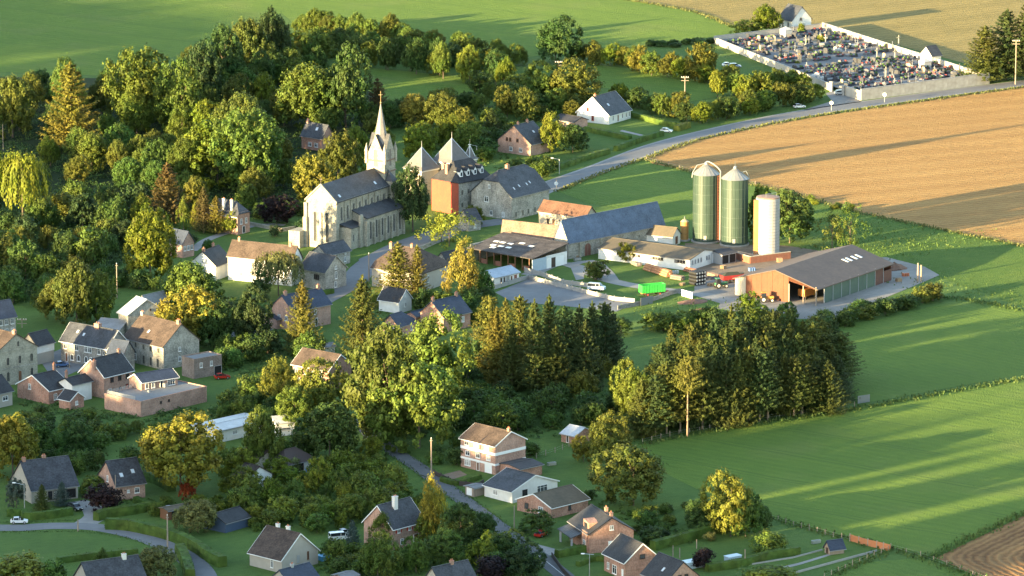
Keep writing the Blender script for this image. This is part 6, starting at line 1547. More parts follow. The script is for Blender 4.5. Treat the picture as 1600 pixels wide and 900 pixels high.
# ------------------------------------------------------------------ farm machinery and heaps
def trailer():
    p = P(1019, 462); root = thing('farm_trailer', 'bright green high sided farm trailer standing on the grass', 'trailer', (p.x, p.y, .05), R(24))
    g = surf('trailer_green', (.045,.42,.07), (.035,.34,.055), 3, 10, rough=.4, bump=.05)
    L_, w, z0, z1 = 7.2, 2.5, 1.1, 3.3
    mb = MB()
    mb.box(-L_/2, -w/2, z0, L_/2, -w/2+.08, z1).box(-L_/2, w/2-.08, z0, L_/2, w/2, z1).box(-L_/2, -w/2+.08, z0, -L_/2+.08, w/2-.08, z1).box(L_/2-.08, -w/2+.08, z0, L_/2, w/2-.08, z1).box(-L_/2+.08, -w/2+.08, z0, L_/2-.08, w/2-.08, z0+.1)
    mb.build('body', g, root)
    rb = MB()
    for i in range(9): x = -L_/2+.3+i*(L_-.6)/8; rb.box(x-.05, -w/2-.06, z0, x+.05, -w/2-.002, z1)
    rb.build('rib', g, root)['kind'] = 'stuff'
    MB().box(-L_/2+.2, -.5, .75, L_/2+1.4, .5, 1.08).build('chassis', plain('rust_red', (.3,.1,.05), .7), root)
    for x in (-1.9, 1.9):
        for s in (-1, 1):
            q = [(.55*math.cos(2*math.pi*i/16), .55*math.sin(2*math.pi*i/16)) for i in range(16)]
            w_ = link('wheel', MB().extr(q, -.2, .2).mesh('tyre', plain('rubber', (.02,.02,.02), .9)), root, (x, s*1.0, .55))
            link('rim', MB().extr([(a*.5, b*.5) for a, b in q], -.22, .22).mesh('rim', plain('rim_red', (.35,.09,.05), .6)), w_)
trailer()
def tractor(px, py, yaw, col, label):
    p = P(px, py); root = thing('tractor', label, 'tractor', (p.x, p.y, .05), R(yaw))
    m = plain('tractor_paint_%.2f' % col[0], col, .35)
    MB().box(.1, -.45, .8, 2.3, .45, 1.6).build('bonnet', m, root)
    MB().box(-1.2, -.75, .8, .1, .75, 1.5).build('body', m, root)
    MB().extr([(-1.1, 1.5), (.2, 1.5), (.05, 2.7), (-1.0, 2.7)], -.7, .7).build('cab', glass, root)
    MB().box(-1.15, -.78, 2.7, .15, .78, 2.85).build('roof', m, root)
    for x, r in ((-.75, .85), (1.7, .55)):
        q = [(r*math.cos(2*math.pi*i/18), r*math.sin(2*math.pi*i/18)) for i in range(18)]
        for s in (-1, 1):
            w_ = link('wheel', MB().extr(q, -.25, .25).mesh('tyre', plain('rubber', (.02,.02,.02), .9)), root, (x, s*.9, r))
            link('rim', MB().extr([(a*.55, b*.55) for a, b in q], -.27, .27).mesh('rim', plain('rim_pale', (.6,.58,.5), .5)), w_)
    MB().bar((1.4, .3, 1.6), (1.4, .3, 2.5), .06).build('exhaust', dark_p, root)
tractor(1124, 450, 25, (.04, .16, .08), 'dark green tractor in front of the red tipping trailer')
tractor(1196, 472, 10, (.55, .24, .06), 'small orange loader before the rust red barn front')
def tipper():
    p = P(1143, 441); root = thing('tipping_trailer', 'red tipping trailer with dark load behind the green tractor', 'trailer', (p.x, p.y, .05), R(25))
    red = surf('trailer_red', (.36,.04,.04), (.27,.03,.03), 3, 10, rough=.5)
    MB().add([(-3, -1.1, .9), (3, -1.1, .9), (3, 1.1, .9), (-3, 1.1, .9), (-3.2, -1.3, 2.2), (3.2, -1.3, 2.2), (3.2, 1.3, 2.2), (-3.2, 1.3, 2.2)], [(0,3,2,1), (0,1,5,4), (1,2,6,5), (2,3,7,6), (3,0,4,7)]).build('body', red, root)
    MB().add([(-3.1, -1.25, 2.1), (3.1, -1.25, 2.1), (3.1, 1.25, 2.1), (-3.1, 1.25, 2.1), (-1.5, 0, 3.0), (1.8, 0, 2.9)], [(0,1,5,4), (1,2,5), (2,3,4,5), (3,0,4)]).build('load', plain('silage', (.03,.035,.025), .9), root)
    for x in (-1.2, 1.2):
        for s in (-1, 1):
            q = [(.5*math.cos(2*math.pi*i/14), .5*math.sin(2*math.pi*i/14)) for i in range(14)]
            link('wheel', MB().extr(q, -.2, .2).mesh('wheel', plain('rubber', (.02,.02,.02), .9)), root, (x, s*1.05, .5))
tipper()
def lorry_in_barn():
    p = P(1262, 466); root = thing('orange_truck', 'orange and yellow truck standing in the open bay of the steel barn', 'truck', (p.x, p.y, .05), R(50))
    MB().box(-3, -1.2, 1.0, 1.4, 1.2, 3.0).build('box', plain('truck_orange', (.55,.2,.05), .5), root)
    MB().box(1.5, -1.15, .7, 3.0, 1.15, 2.8).build('cab', plain('truck_yellow', (.6,.4,.08), .5), root)
    MB().box(3.0, -1.0, 1.7, 3.02, 1.0, 2.5).build('windscreen', glass, root)
    for x in (-2, 2.1):
        for s in (-1, 1):
            q = [(.5*math.cos(2*math.pi*i/14), .5*math.sin(2*math.pi*i/14)) for i in range(14)]
            link('wheel', MB().extr(q, -.2, .2).mesh('wheel', plain('rubber', (.02,.02,.02), .9)), root, (x, s*1.0, .5))
lorry_in_barn()
def logs(px0, py0, px1, py1, n, col, label, hh=3, r=.35):
    """a stack of logs: every log a part"""
    a, b = P(px0, py0), P(px1, py1); d = b-a
    root = thing('log_pile', label, 'log pile', (a.x, a.y, .05), math.atan2(d.y, d.x))
    rr_ = random.Random(n); m = surf('log_%s' % label.split()[0], col, tuple(c*.6 for c in col), 4, 20, bump=.3)
    L_ = d.length; per = max(1, int(L_/4.2)); mesh = MB().bar((0, 0, 0), (4.0, 0, 0), r, 0, 8).mesh('log', m)
    for k in range(per):
        for row_ in range(hh):
            for j in range(3 - (row_ > 1)):
                link('log', mesh, root, (k*4.2 + rr_.uniform(-.25, .25), j*2*r + row_*r*.9 + rr_.uniform(-.05, .05), r + row_*r*1.75))
logs(1006, 422, 1049, 436, 3, (.46, .23, .12), 'reddish stack of sawn logs along the grass of the farmyard')
logs(986, 413, 1006, 421, 5, (.24, .2, .17), 'grey stack of old beams left of the reddish log stack', 2, .25)
logs(1048, 436, 1078, 441, 7, (.22, .17, .14), 'dark stack of logs right of the reddish log stack', 2, .3)
logs(1068, 424, 1092, 429, 9, (.36, .17, .10), 'rust brown pile of beams against the white milking shed', 2, .28)
def bales():
    p = P(1089, 447); root = thing('pipe_stack', 'stack of black pipes with pale ends beside the green tractor', 'pipe stack', (p.x, p.y, .05), R(40))
    q = [(.5*math.cos(2*math.pi*i/14), .5*math.sin(2*math.pi*i/14)) for i in range(14)]
    ms = MB().extr(q, 0, 3).mesh('pipe', plain('pipe_black', (.02,.02,.02), .5)); me = MB().extr([(a*.62, b*.62) for a, b in q], -.02, .1).mesh('pipe_end', plain('pipe_end', (.6,.55,.45), .6))
    for i in range(4):
        for j in range(4):
            o = link('pipe', ms, root, (i*1.02, 0, .5+j*1.0)); link('pipe_end', me, o)
bales()
def heap(px, py, rx, ry, hz, mat, label, name='heap', cat='heap', seed=1):
    p = P(px, py); r0 = np.random.default_rng(seed); n = 14; m = 6
    V, F = [], []
    for i in range(m):
        f = i/(m-1)
        for k in range(n):
            a = 2*math.pi*k/n; q = (1-f**1.3)*r0.uniform(.82, 1.12)
            V.append((rx*q*math.cos(a), ry*q*math.sin(a), hz*f*r0.uniform(.8, 1.1) - .05))
    for i in range(m-1):
        for k in range(n): F.append((i*n+k, i*n+(k+1) % n, (i+1)*n+(k+1) % n, (i+1)*n+k))
    me = bpy.data.meshes.new(name); me.from_pydata(V, [], F); me.materials.append(mat); me.update()
    return tag(link(name, me, None, (p.x, p.y, 0), (0, 0, R(30))), label, cat)
earth = surf('earth_heap', (.2,.11,.075), (.12,.07,.05), 5, 25, bump=.8)
heap(1285, 404, 9, 4, 2.0, earth, 'reddish brown earth bank behind the steel barn', seed=2)
heap(1398, 420, 4, 3, 2.0, earth, 'brown rubble heap at the far end of the steel barn', seed=3)
heap(1082, 472, 5, 3, .9, earth, 'reddish heap of spoil on the grass below the farm track', seed=4)
heap(1096, 485, 4, 2, .7, earth, 'second reddish spoil heap nearer the conifer grove', seed=5)
heap(1195, 398, 5, 2.2, 1.2, surf('rubble', (.4,.36,.3), (.25,.2,.16), 6, 30, bump=.8), 'pile of rubble and timber at the foot of the white silo', seed=6)
heap(1108, 436, 3, 2, 1.0, plain('dark_scrap', (.04,.04,.045), .8), 'dark scrap heap beside the pipe stack', seed=7)
def low_wall(pts, h, w, mat, label, name='wall', cat='wall', panel=3.5, z=0.0, coping=None, posts=None, group=None):
    """a wall or panel fence built bay by bay"""
    a = P(*pts[0]); root = thing(name, label, cat, (a.x, a.y, z), 0, group)
    for p0, p1 in zip(pts, pts[1:]):
        p, q = P(*p0)-a, P(*p1)-a; d = q-p; L_ = d.length; n = max(1, int(round(L_/panel))); th = math.atan2(d.y, d.x)
        key = ('panel', name, round(L_/n, 2), h, w, mat.name)
        if key not in _cache: _cache[key] = MB().box(0.02, -w/2, -.2, L_/n-.02, w/2, h).mesh('panel', mat)
        ck = key + ('c',)
        if coping and ck not in _cache: _cache[ck] = MB().box(0, -w/2-.08, h+.002, L_/n, w/2+.08, h+.16).mesh('coping', coping)
        pk = key + ('p',)
        if posts and pk not in _cache: _cache[pk] = MB().box(-.12, -w/2-.06, -.2, .12, w/2+.06, h+.25).mesh('post', posts)
        for i in range(n):
            pos = p + d*(i/n)
            o = link('panel', _cache[key], root, (pos.x, pos.y, 0), (0, 0, th))
            if coping: link('coping', _cache[ck], o)
            if posts: link('post', _cache[pk], root, (pos.x, pos.y, 0), (0, 0, th))
    return root
low_wall([(820, 425), (845, 431), (880, 444), (940, 452)], 1.3, .2, concrete, 'pale slab fence between farm lawn and car park', 'slab_fence', 'fence', posts=concrete)
low_wall([(773, 452), (825, 436), (880, 450), (960, 470), (992, 473)], 1.2, .2, concrete, 'pale slab wall round the car park', 'slab_fence', 'fence', posts=concrete)
low_wall([(965, 484), (1005, 476), (1050, 460), (1064, 457)], 1.2, .2, stone_dark, 'dark low wall on the grass between car park and farm track', 'low_wall', 'wall')
low_wall([(1065, 462), (1082, 467)], 1.8, .08, white_p, 'white gate at the farm track', 'field_gate', 'gate')
low_wall([(1001, 478), (1020, 474)], 2.2, .06, plain('mesh_grey', (.17,.18,.18), .5), 'grey mesh goal frame at the corner of the car park', 'goal_frame', 'gate')
low_wall([(1340, 631), (1359, 628)], 2.0, .08, plain('mesh_grey', (.17,.18,.18), .5), 'grey metal feed rack at the end of the conifer grove', 'feed_rack', 'feed rack')
low_wall([(380, 350), (440, 362), (480, 356)], 1.1, .4, stone_pale, 'low stone garden wall left of the church', 'garden_wall', 'wall')
low_wall([(620, 404), (660, 390), (700, 372)], 1.2, .4, stone, 'low stone wall under the church aisle', 'garden_wall', 'wall')
low_wall([(1140, 402), (1172, 412), (1235, 404)], 2.0, .3, surf('rust_boards', (.26,.11,.07), (.18,.08,.055), 3, 12), 'rusty board wall of the clamp at the foot of the white silo', 'clamp_wall', 'wall', coping=cream_r)
low_wall([(1328, 845), (1342, 849), (1356, 853), (1370, 856), (1391, 861)], 1.5, .1, surf('orange_boards', (.5,.2,.09), (.4,.15,.07), 3, 14), 'orange board fence at the corner of the big meadow', 'board_fence', 'fence', panel=2.3, posts=wood_pole)
low_wall([(678, 742), (712, 758), (745, 762), (756, 756)], 1.1, .15, brown_p if False else plain('dark_fence', (.05,.04,.035), .8), 'dark fence round the garden of the three storey house', 'garden_fence', 'fence', posts=plain('dark_fence', (.05,.04,.035), .8))
low_wall([(862, 870), (880, 895), (900, 915)], 1.1, .15, plain('dark_fence', (.05,.04,.035), .8), 'dark fence along the lane below the two chimney house', 'garden_fence', 'fence')
low_wall([(1240, 897), (1310, 878), (1370, 862)], .5, .2, concrete, 'low pale kerb wall across the lower lawn', 'kerb_wall', 'wall')
low_wall([(1166, 884), (1240, 872), (1285, 860)], .35, .2, concrete, 'low pale edging wall leading to the tiny blue roofed shed', 'kerb_wall', 'wall')
def post_fence(pts, label, n, group=None, h=1.3):
    """field fence: each post a part, two wires"""
    ln = [P(*q) for q in pts]; a = ln[0]; root = thing('field_fence', label, 'fence', (a.x, a.y, 0), 0, group)
    if 'fp' not in _cache: _cache['fp'] = MB().bar((0, 0, -.2), (0, 0, 1.4), .09, 0, 6).mesh('post', wood_pole)
    seg = [0]
    for p, q in zip(ln, ln[1:]): seg.append(seg[-1]+(q-p).length)
    pts_ = []
    for i in range(n):
        s = seg[-1]*i/(n-1); k = min(len(seg)-2, max(j for j in range(len(seg)) if seg[j] <= s))
        p = ln[k].lerp(ln[k+1], (s-seg[k])/(seg[k+1]-seg[k])); pts_.append(p-a)
        link('post', _cache['fp'], root, p-a, (0, 0, 0), (1, 1, random.uniform(.8, 1.15)))
    w = MB()
    for z in (.55, 1.1):
        for p, q in zip(pts_, pts_[1:]): w.bar(p + Vector((0, 0, z)), q + Vector((0, 0, z)), .015, 0, 3)
    w.build('wire', zinc, root)['kind'] = 'stuff'
post_fence([(1192, 808), (1240, 822), (1290, 836), (1328, 846)], 'post and wire fence along the lower edge of the big meadow', 12)
post_fence([(1288, 905), (1325, 888), (1372, 868), (1388, 861)], 'post and wire fence running down from the orange board fence', 10)
post_fence([(1392, 858), (1430, 868), (1500, 893), (1540, 908)], 'post and wire fence at the corner of the ploughed field', 8)
post_fence([(838, 716), (872, 706), (905, 690), (940, 680)], 'post fence across the paddock behind the three storey house', 9)
post_fence([(1004, 693), (1060, 680), (1130, 668), (1200, 655), (1335, 637)], 'post and wire fence in front of the dense conifer grove', 22)
post_fence([(1010, 251), (1080, 269), (1180, 290)], 'post fence between the green wedge and the golden field', 10)
def pool(px, py, w, d, h, col, label, name, cat):
    p = P(px, py); root = thing(name, label, cat, (p.x, p.y, 0), R(35))
    MB().box(-w/2, -d/2, 0, w/2, d/2, h).build('body', plain('blue_%.2f' % col[2], col, .4), root)
    MB().box(-w/2-.1, -d/2-.1, h, w/2+.1, d/2+.1, h+.1).build('rim', plain('rim_%.2f' % col[2], tuple(min(1, c*1.3+.05) for c in col), .4), root)
pool(508, 874, 3.2, 2.4, 1.0, (.10, .32, .52), 'pale blue garden pool left of the deep blue cover', 'garden_pool', 'pool')
pool(540, 876, 3.0, 2.2, 1.2, (.03, .22, .62), 'deep blue covered tub right of the pale blue pool', 'covered_tub', 'tub')
pool(481, 739, .9, .7, .8, (.03, .18, .6), 'small bright blue bin before the dark brown bungalow', 'garden_bin', 'bin')
pool(1083, 886, 5.0, 2.4, 1.5, (.42, .5, .55), 'pale grey tarpaulin tent beside the dark purple bush', 'tarpaulin_tent', 'tent')
pool(1145, 879, 3.6, 1.8, 1.6, (.5, .53, .55), 'pale lean to roof on the lower lawn', 'lean_to_roof', 'shelter')
# ------------------------------------------------------------------ clipped hedges
HG = leaf_mat('hedge_leaves', .15, .35, .7)
def hedge(pts, w, h, col, label, closed=False, rough=.12, group=None):
    ln = smooth_line([P(*q) for q in pts], 1.2); a = ln[0]
    rg = np.random.default_rng(int(abs(a.x*7)) % 9999)
    V, F = [], []
    for i, p in enumerate(ln):
        d = (ln[min(i+1, len(ln)-1)]-ln[max(i-1, 0)]).normalized(); n = Vector((-d.y, d.x, 0)); k = rg.uniform(.86, .98)
        for s, z in ((-1, 0), (-1, .55), (-.85, .97), (.85, .97), (1, .55), (1, 0)):
            q = p - a + n*(s*w/2*k); V.append((q.x, q.y, h*z*rg.uniform(.95, 1.0) - (.1 if z == 0 else 0)))
    m = 6
    for i in range(len(ln)-1):
        for k in range(m-1): F.append((i*m+k, i*m+k+1, (i+1)*m+k+1, (i+1)*m+k))
    F.append(tuple(range(m-1, -1, -1))); F.append(tuple((len(ln)-1)*m+k for k in range(m)))
    # leafy skin
    tri = []
    C, Nn = [], []
    Va = np.array(V)
    for f in F[:-2]:
        q = Va[list(f)]; c0 = q.mean(0); nn = np.cross(q[2]-q[0], q[3]-q[1]); ar = np.linalg.norm(nn)/2
        if ar < 1e-6: continue
        nn /= 2*ar; cnt = int(ar*7)+1
        uvw = rg.random((cnt, 2))
        pos = q[0] + uvw[:, :1]*(q[1]-q[0]) + uvw[:, 1:]*(q[3]-q[0]) + uvw[:, :1]*uvw[:, 1:]*(q[0]-q[1]+q[2]-q[3])
        C.append(pos + nn*rg.uniform(-.05, rough, (cnt, 1))); Nn.append(np.repeat(nn[None], cnt, 0))
    C = np.concatenate(C); Nn = np.concatenate(Nn)
    if (Nn[:, 2].mean()) < 0: Nn = -Nn; 
    rd = rg.normal(size=C.shape); Nv = Nn + .45*rd/np.linalg.norm(rd, axis=1, keepdims=True); Nv /= np.linalg.norm(Nv, axis=1, keepdims=True)
    rd2 = rg.normal(size=C.shape)
    lv = quads(C, Nv, rd2, .26*rg.uniform(.7, 1.3, len(C)), .2)
    b = len(V); allv = V + [tuple(x) for x in lv]
    allf = F + [tuple(b+4*i+k for k in range(4)) for i in range(len(C))]
    me = bpy.data.meshes.new('hedge'); me.from_pydata(allv, [], allf); me.materials.append(HG); me.update()
    o = tag(link('hedge', me, None, a), label, 'hedge', group)
    k = COLS[col]; o.color = (*k, 1)
    ROADS.append((ln, w))
    return o
hedge([(166, 826), (200, 828), (240, 836), (275, 846), (305, 860), (325, 874), (348, 886)], 2.4, 2.6, 'green', 'long clipped hedge following the outer side of the bending road')
hedge([(150, 814), (170, 808), (205, 803), (236, 797)], 2.0, 2.2, 'green', 'clipped hedge at the corner behind the bending road')
hedge([(212, 785), (228, 792), (236, 797)], 1.6, 1.6, 'green', 'short hedge beside the copper shrub')
hedge([(12, 806), (38, 807), (40, 812), (75, 810), (112, 804)], 1.8, 1.9, 'green', 'clipped hedge along the front of the left farmhouse')
hedge([(281, 864), (290, 882), (297, 905)], 2.6, 2.4, 'green', 'clipped hedge on the inner side of the bending road')
hedge([(90, 880), (150, 872), (215, 866)], 1.8, 1.5, 'green', 'dark hedge at the far side of the bottom left meadow')
hedge([(870, 871), (905, 864), (945, 859)], 2.0, 1.8, 'green', 'clipped hedge behind the lawn of the black roofed brick house')
hedge([(903, 885), (930, 876), (960, 880)], 1.4, 1.2, 'green', 'low hedge on the lawn of the black roofed brick house')
hedge([(1020, 859), (1060, 849), (1100, 838), (1130, 829)], 2.2, 2.2, 'green', 'long clipped hedge between the lower lawns')
hedge([(1150, 824), (1180, 819)], 2.4, 2.4, 'green', 'clipped hedge end under the bright yellow topped tree')
hedge([(1105, 893), (1160, 884), (1205, 872), (1248, 866)], 2.0, 1.8, 'green', 'hedge along the kerb wall of the lower lawn')
hedge([(962, 236), (1000, 222), (1034, 212)], 2.0, 1.8, 'green', 'clipped hedge beside the main road below the white gabled house')
hedge([(916, 204), (940, 210), (985, 219)], 1.8, 1.6, 'green', 'clipped hedge in front of the white gabled house')
hedge([(986, 182), (1030, 194), (1064, 200)], 1.8, 1.8, 'green', 'clipped hedge right of the white gabled house')
hedge([(1057, 205), (1075, 199)], 2.4, 2.0, 'gold', 'short golden hedge end beside the main road')
hedge([(842, 272), (880, 262), (915, 250), (950, 240)], 2.4, 1.8, 'green', 'dark hedge between the gardens and the main road')
hedge([(800, 170), (850, 180), (900, 176)], 1.8, 1.6, 'green', 'dark garden hedge left of the white gabled house')
hedge([(440, 478), (462, 470), (480, 465)], 2.0, 2.2, 'green', 'dark hedge behind the tall brick cottage')
hedge([(345, 498), (390, 500), (430, 490)], 2.0, 2.0, 'green', 'hedge along the lawn under the white cottage')
hedge([(225, 748), (250, 757), (268, 768)], 2.4, 2.2, 'deep', 'dark hedge right of the pink brick house')
hedge([(500, 462), (520, 458)], 1.6, 1.4, 'green', 'small hedge at the street bend')
hedge([(690, 752), (715, 758), (750, 748)], 1.4, 1.2, 'green', 'low hedge in the garden of the three storey house')
# ------------------------------------------------------------------ cemetery
def cemetery():
    cor = [(1345, 157), (1545, 131), (1285, 48), (1116, 68)]
    base = sheet('cemetery_ground', cor, 1.2, g_grave)
    render_ = surf('cemetery_render', (.50,.45,.37), (.36,.32,.27), 2, 9, bump=.3)
    old = surf('cemetery_old_wall', (.42,.39,.34), (.27,.245,.21), 1.6, 7, bump=.5)
    low_wall([(1345, 157), (1545, 131)], 3.8, .5, old, 'high stained cemetery wall along the main road', 'cemetery_wall', 'wall', panel=9, coping=concrete)
    low_wall([(1116, 68), (1160, 86), (1225, 112), (1298, 142)], 2.3, .4, render_, 'pale cemetery wall facing the village', 'cemetery_wall', 'wall', panel=6, coping=concrete)
    low_wall([(1318, 148), (1345, 157)], 3.2, .4, render_, 'pale cemetery wall piece right of the gate', 'cemetery_wall', 'wall', panel=6, coping=concrete)
    low_wall([(1545, 131), (1480, 110), (1400, 85), (1285, 48)], 3.0, .4, render_, 'sunlit stepped cemetery wall against the dry pasture', 'cemetery_wall', 'wall', panel=7, coping=concrete, posts=render_)
    low_wall([(1285, 48), (1200, 58), (1116, 68)], 2.6, .4, render_, 'far cemetery wall below the chapel', 'cemetery_wall', 'wall', panel=7, coping=concrete)
    for x, y in ((1299, 143), (1318, 149)):
        p = P(x, y); tag(MB().box(-.45, -.45, 0, .45, .45, 3.2).box(-.6, -.6, 3.2, .6, .6, 3.5).build('gate_pillar', concrete, None, (p.x, p.y, 0), (0, 0, R(-30))), 'left pillar of the cemetery gate' if x < 1310 else 'right pillar of the cemetery gate', 'gate pillar')
    dk = plain('dark_granite', (.042,.044,.052), .55, spec=.3); gm = plain('grey_granite', (.13,.13,.14), .6, spec=.3); bs = plain('blue_stone', (.10,.11,.13), .5)
    wm = plain('white_marble', (.42,.41,.39), .5); pk = plain('pink_granite', (.36,.22,.18), .4); sd = surf('sandstone', (.42,.33,.22), (.33,.25,.16), 3, 10)
    fr, fy, fw = plain('red_flowers', (.2,.05,.05), .9), plain('yellow_flowers', (.26,.2,.06), .9), plain('green_plants', (.06,.12,.03), .9)
    def slab(m, m2, hh, cross, fl=None):
        b = MB().box(-.85, -1.3, 0, .85, 1.2, .45, 0).box(-.7, -1.15, .45, .7, 1.0, .6, 0)
        if cross: b.box(-.12, 1.22, 0, .12, 1.42, hh+.5, 1).box(-.5, 1.24, hh*.75, .5, 1.4, hh*.75+.2, 1)
        else: b.extr([(-.7, 0), (.7, 0), (.7, hh*.85), (.35, hh), (-.35, hh), (-.7, hh*.85)], 1.22, 1.45, 1)
        if fl: b.box(-.55, -.9, .6, .15, -.45, .95, 2).box(.2, .5, .6, .6, .85, 1.0, 2)
        return b.mesh('gravestone', [m, m2, fl or m])
    kinds = [(slab(dk, dk, 1.2, 0, fw), 'polished dark granite grave with a low headstone in the cemetery'), (slab(gm, dk, 1.4, 0), 'grey granite grave with a dark headstone in the cemetery'), (slab(bs, bs, 1.5, 1, fr), 'blue stone grave with a cross in the cemetery'),
             (slab(wm, wm, 1.3, 0), 'white marble grave in the cemetery'), (slab(pk, pk, 1.1, 0, fy), 'pinkish granite grave in the cemetery'), (slab(gm, bs, 2.0, 1), 'tall stone cross over a grey grave in the cemetery'), (slab(sd, sd, 1.9, 0), 'old sandstone grave with a tall headstone in the cemetery'), (slab(dk, gm, 1.0, 0, fr), 'dark grave slab with a grey headstone in the cemetery')]
    A, B, C, Dd = [P(x, y) for x, y in cor]
    r0 = random.Random(8); n = 0
    mp = P(1456, 100)
    e1 = (B-A); e2 = (Dd-A); th = math.atan2(e1.y, e1.x)
    rows, cols_ = 19, 18
    for i in range(rows):
        if i == 9: continue
        for k in range(cols_):
            if n >= 290 or k == 8: continue
            if r0.random() < .06: continue
            f = .03+.94*(k+.5+r0.uniform(-.36, .36))/cols_; g = .03+.94*(i+.5+r0.uniform(-.3, .3))/rows
            p = A + e1*f + e2*g + (C - A - e1 - e2)*f*g
            if (p-mp).length < 6: continue
            w = [.42, .55, .72, .745, .78, .85, .89, 1.0]; x = r0.random(); q = next(j for j in range(8) if x <= w[j])
            me, lb = kinds[q]
            o = link('gravestone', me, None, (p.x, p.y, 1.2), (0, 0, th + (math.pi/2 if i % 4 < 2 else -math.pi/2) + r0.gauss(0, .22)), (r0.uniform(.85, 1.6), r0.uniform(.85, 1.4), r0.uniform(.7, 1.6)))
            tag(o, lb.replace(' in the cemetery', '') + ', %s row from the road wall' % ORD[i], 'gravestone', 'gravestones in the walled cemetery'); n += 1
    # flower and shrub patches, small standing pieces
    for i, (x, y, w_, h_, col, lb) in enumerate([(1283, 70, 14, 18, 'lime', 'pale green bush near the far wall of the cemetery'), (1345, 82, 9, 8, 'green', 'small dark bush in the middle of the cemetery'), (1397, 108, 10, 8, 'lime', 'yellow green plant among the graves'), (1246, 104, 8, 10, 'lime', 'small yellow green bush in the left part of the cemetery'), (1252, 55, 12, 22, 'bright', 'slim bush tree before the white chapel')]):
        T(x, y, y-h_, w_, 'bush', col, lb, cat='bush')
    tomb = MB().box(-1.6, -1.6, 0, 1.6, 1.6, 2.6).add([(-1.8, -1.8, 2.6), (1.8, -1.8, 2.6), (1.8, 1.8, 2.6), (-1.8, 1.8, 2.6), (0, 0, 3.7)], [(0,1,4), (1,2,4), (2,3,4), (3,0,4), (3,2,1,0)]).mesh('family_tomb', wm)
    for x, y, lb in ((1228, 62, 'low white family tomb near the far wall of the cemetery'), (1445, 112, 'family tomb below the white mausoleum')):
        p = P(x, y); tag(link('family_tomb', tomb, None, (p.x, p.y, 1.2), (0, 0, th)), lb, 'tomb')
    col = MB().box(-.3, -.3, 0, .3, .3, 1.0).bar((0, 0, 1), (0, 0, 4.2), .2, 0, 8, .15).box(-.8, -.1, 3.2, .8, .1, 3.5).mesh('calvary_cross', stone_pale)
    for x, y, lb in ((1259, 78, 'tall pale cross in the left middle of the cemetery'), (1370, 98, 'tall pale cross in the right middle of the cemetery'), (1398, 100, 'slim cross left of the mausoleum'), (1384, 128, 'cross close to the high stained wall'), (1404, 78, 'post cross on the sunlit far wall')):
        p = P(x, y); tag(link('calvary_cross', col, None, (p.x, p.y, 1.2), (0, 0, th)), lb, 'cross')
    print('graves', n)
cemetery()
# ------------------------------------------------------------------ grass that nobody could count
def tufts(name, lines, per_m, w, hgt, cols, label):
    rg = np.random.default_rng(len(lines)*13+5); C = []
    for pts in lines:
        ln = smooth_line([P(*q) for q in pts], 2)
        for p, q in zip(ln, ln[1:]):
            k = int((q-p).length*per_m)+1; t = rg.random((k, 1))
            c = np.array(p)[None]*(1-t) + np.array(q)[None]*t + rg.normal(size=(k, 3))*[w, w, 0]
            c[:, 2] = hgt*rg.uniform(.2, .6, k); C.append(c)
    C = np.concatenate(C); n = len(C)
    a = rg.uniform(0, 6.28, n); nr = np.stack([np.cos(a), np.sin(a), .2+0*a], 1); nr /= np.linalg.norm(nr, axis=1, keepdims=True)
    V = quads(C, nr, np.tile([0, 0, 1.], (n, 1)) + rg.normal(size=(n, 3))*.35, hgt*rg.uniform(.4, .8, n), hgt*.34)
    V[:, 2] = np.maximum(V[:, 2], .02)
    o = tag(link(name, quad_mesh(name, V, LEAF)), label, None, None, 'stuff'); o.color = (*cols, 1)
tufts('tall_grass', [[(1004, 695), (1130, 670), (1335, 640), (1450, 619), (1600, 592)], [(1190, 806), (1290, 834), (1390, 858), (1440, 872), (1470, 868)], [(1462, 868), (1530, 836), (1605, 801)], [(1440, 872), (1490, 890), (1545, 910)], [(1300, 900), (1340, 882), (1385, 862)],
                     [(1300, 505), (1400, 480), (1470, 466), (1540, 474), (1600, 486)]], 9, 1.1, .7, (.07, .11, .03), 'tall grass along the ditches of the green meadows')
tufts('verge_grass', [[(-20, 832), (80, 831), (150, 833), (215, 846), (258, 863), (285, 880)], [(-20, 817), (80, 815), (125, 813)], [(575, 690), (632, 726), (690, 768), (735, 800), (790, 842), (840, 880)], [(612, 690), (660, 724), (712, 762), (758, 795), (812, 836)]], 6, .5, .35, (.07, .11, .03), 'verge grass along the village roads')
tufts('field_edge_weeds', [[(1008, 250), (1080, 269), (1180, 290), (1260, 309), (1330, 330), (1450, 355), (1602, 386)], [(955, -4), (1080, 18), (1143, 41)], [(870, 300), (940, 272), (1008, 248), (1100, 217), (1250, 186), (1420, 161), (1605, 136)]], 7, .8, .7, (.12, .13, .045), 'weeds along the edges of the golden fields')
tufts('rough_growth', [[(1340, 395), (1400, 378), (1460, 366)], [(1380, 400), (1450, 385), (1530, 372)], [(1420, 440), (1500, 455), (1600, 470)], [(1290, 395), (1330, 375), (1380, 352)], [(1080, 480), (1110, 478), (1145, 485)], [(1000, 485), (1040, 480), (1080, 492)]], 5, 6.0, .6, (.075, .12, .03), 'rough growth on the unmown slope behind the steel barn')

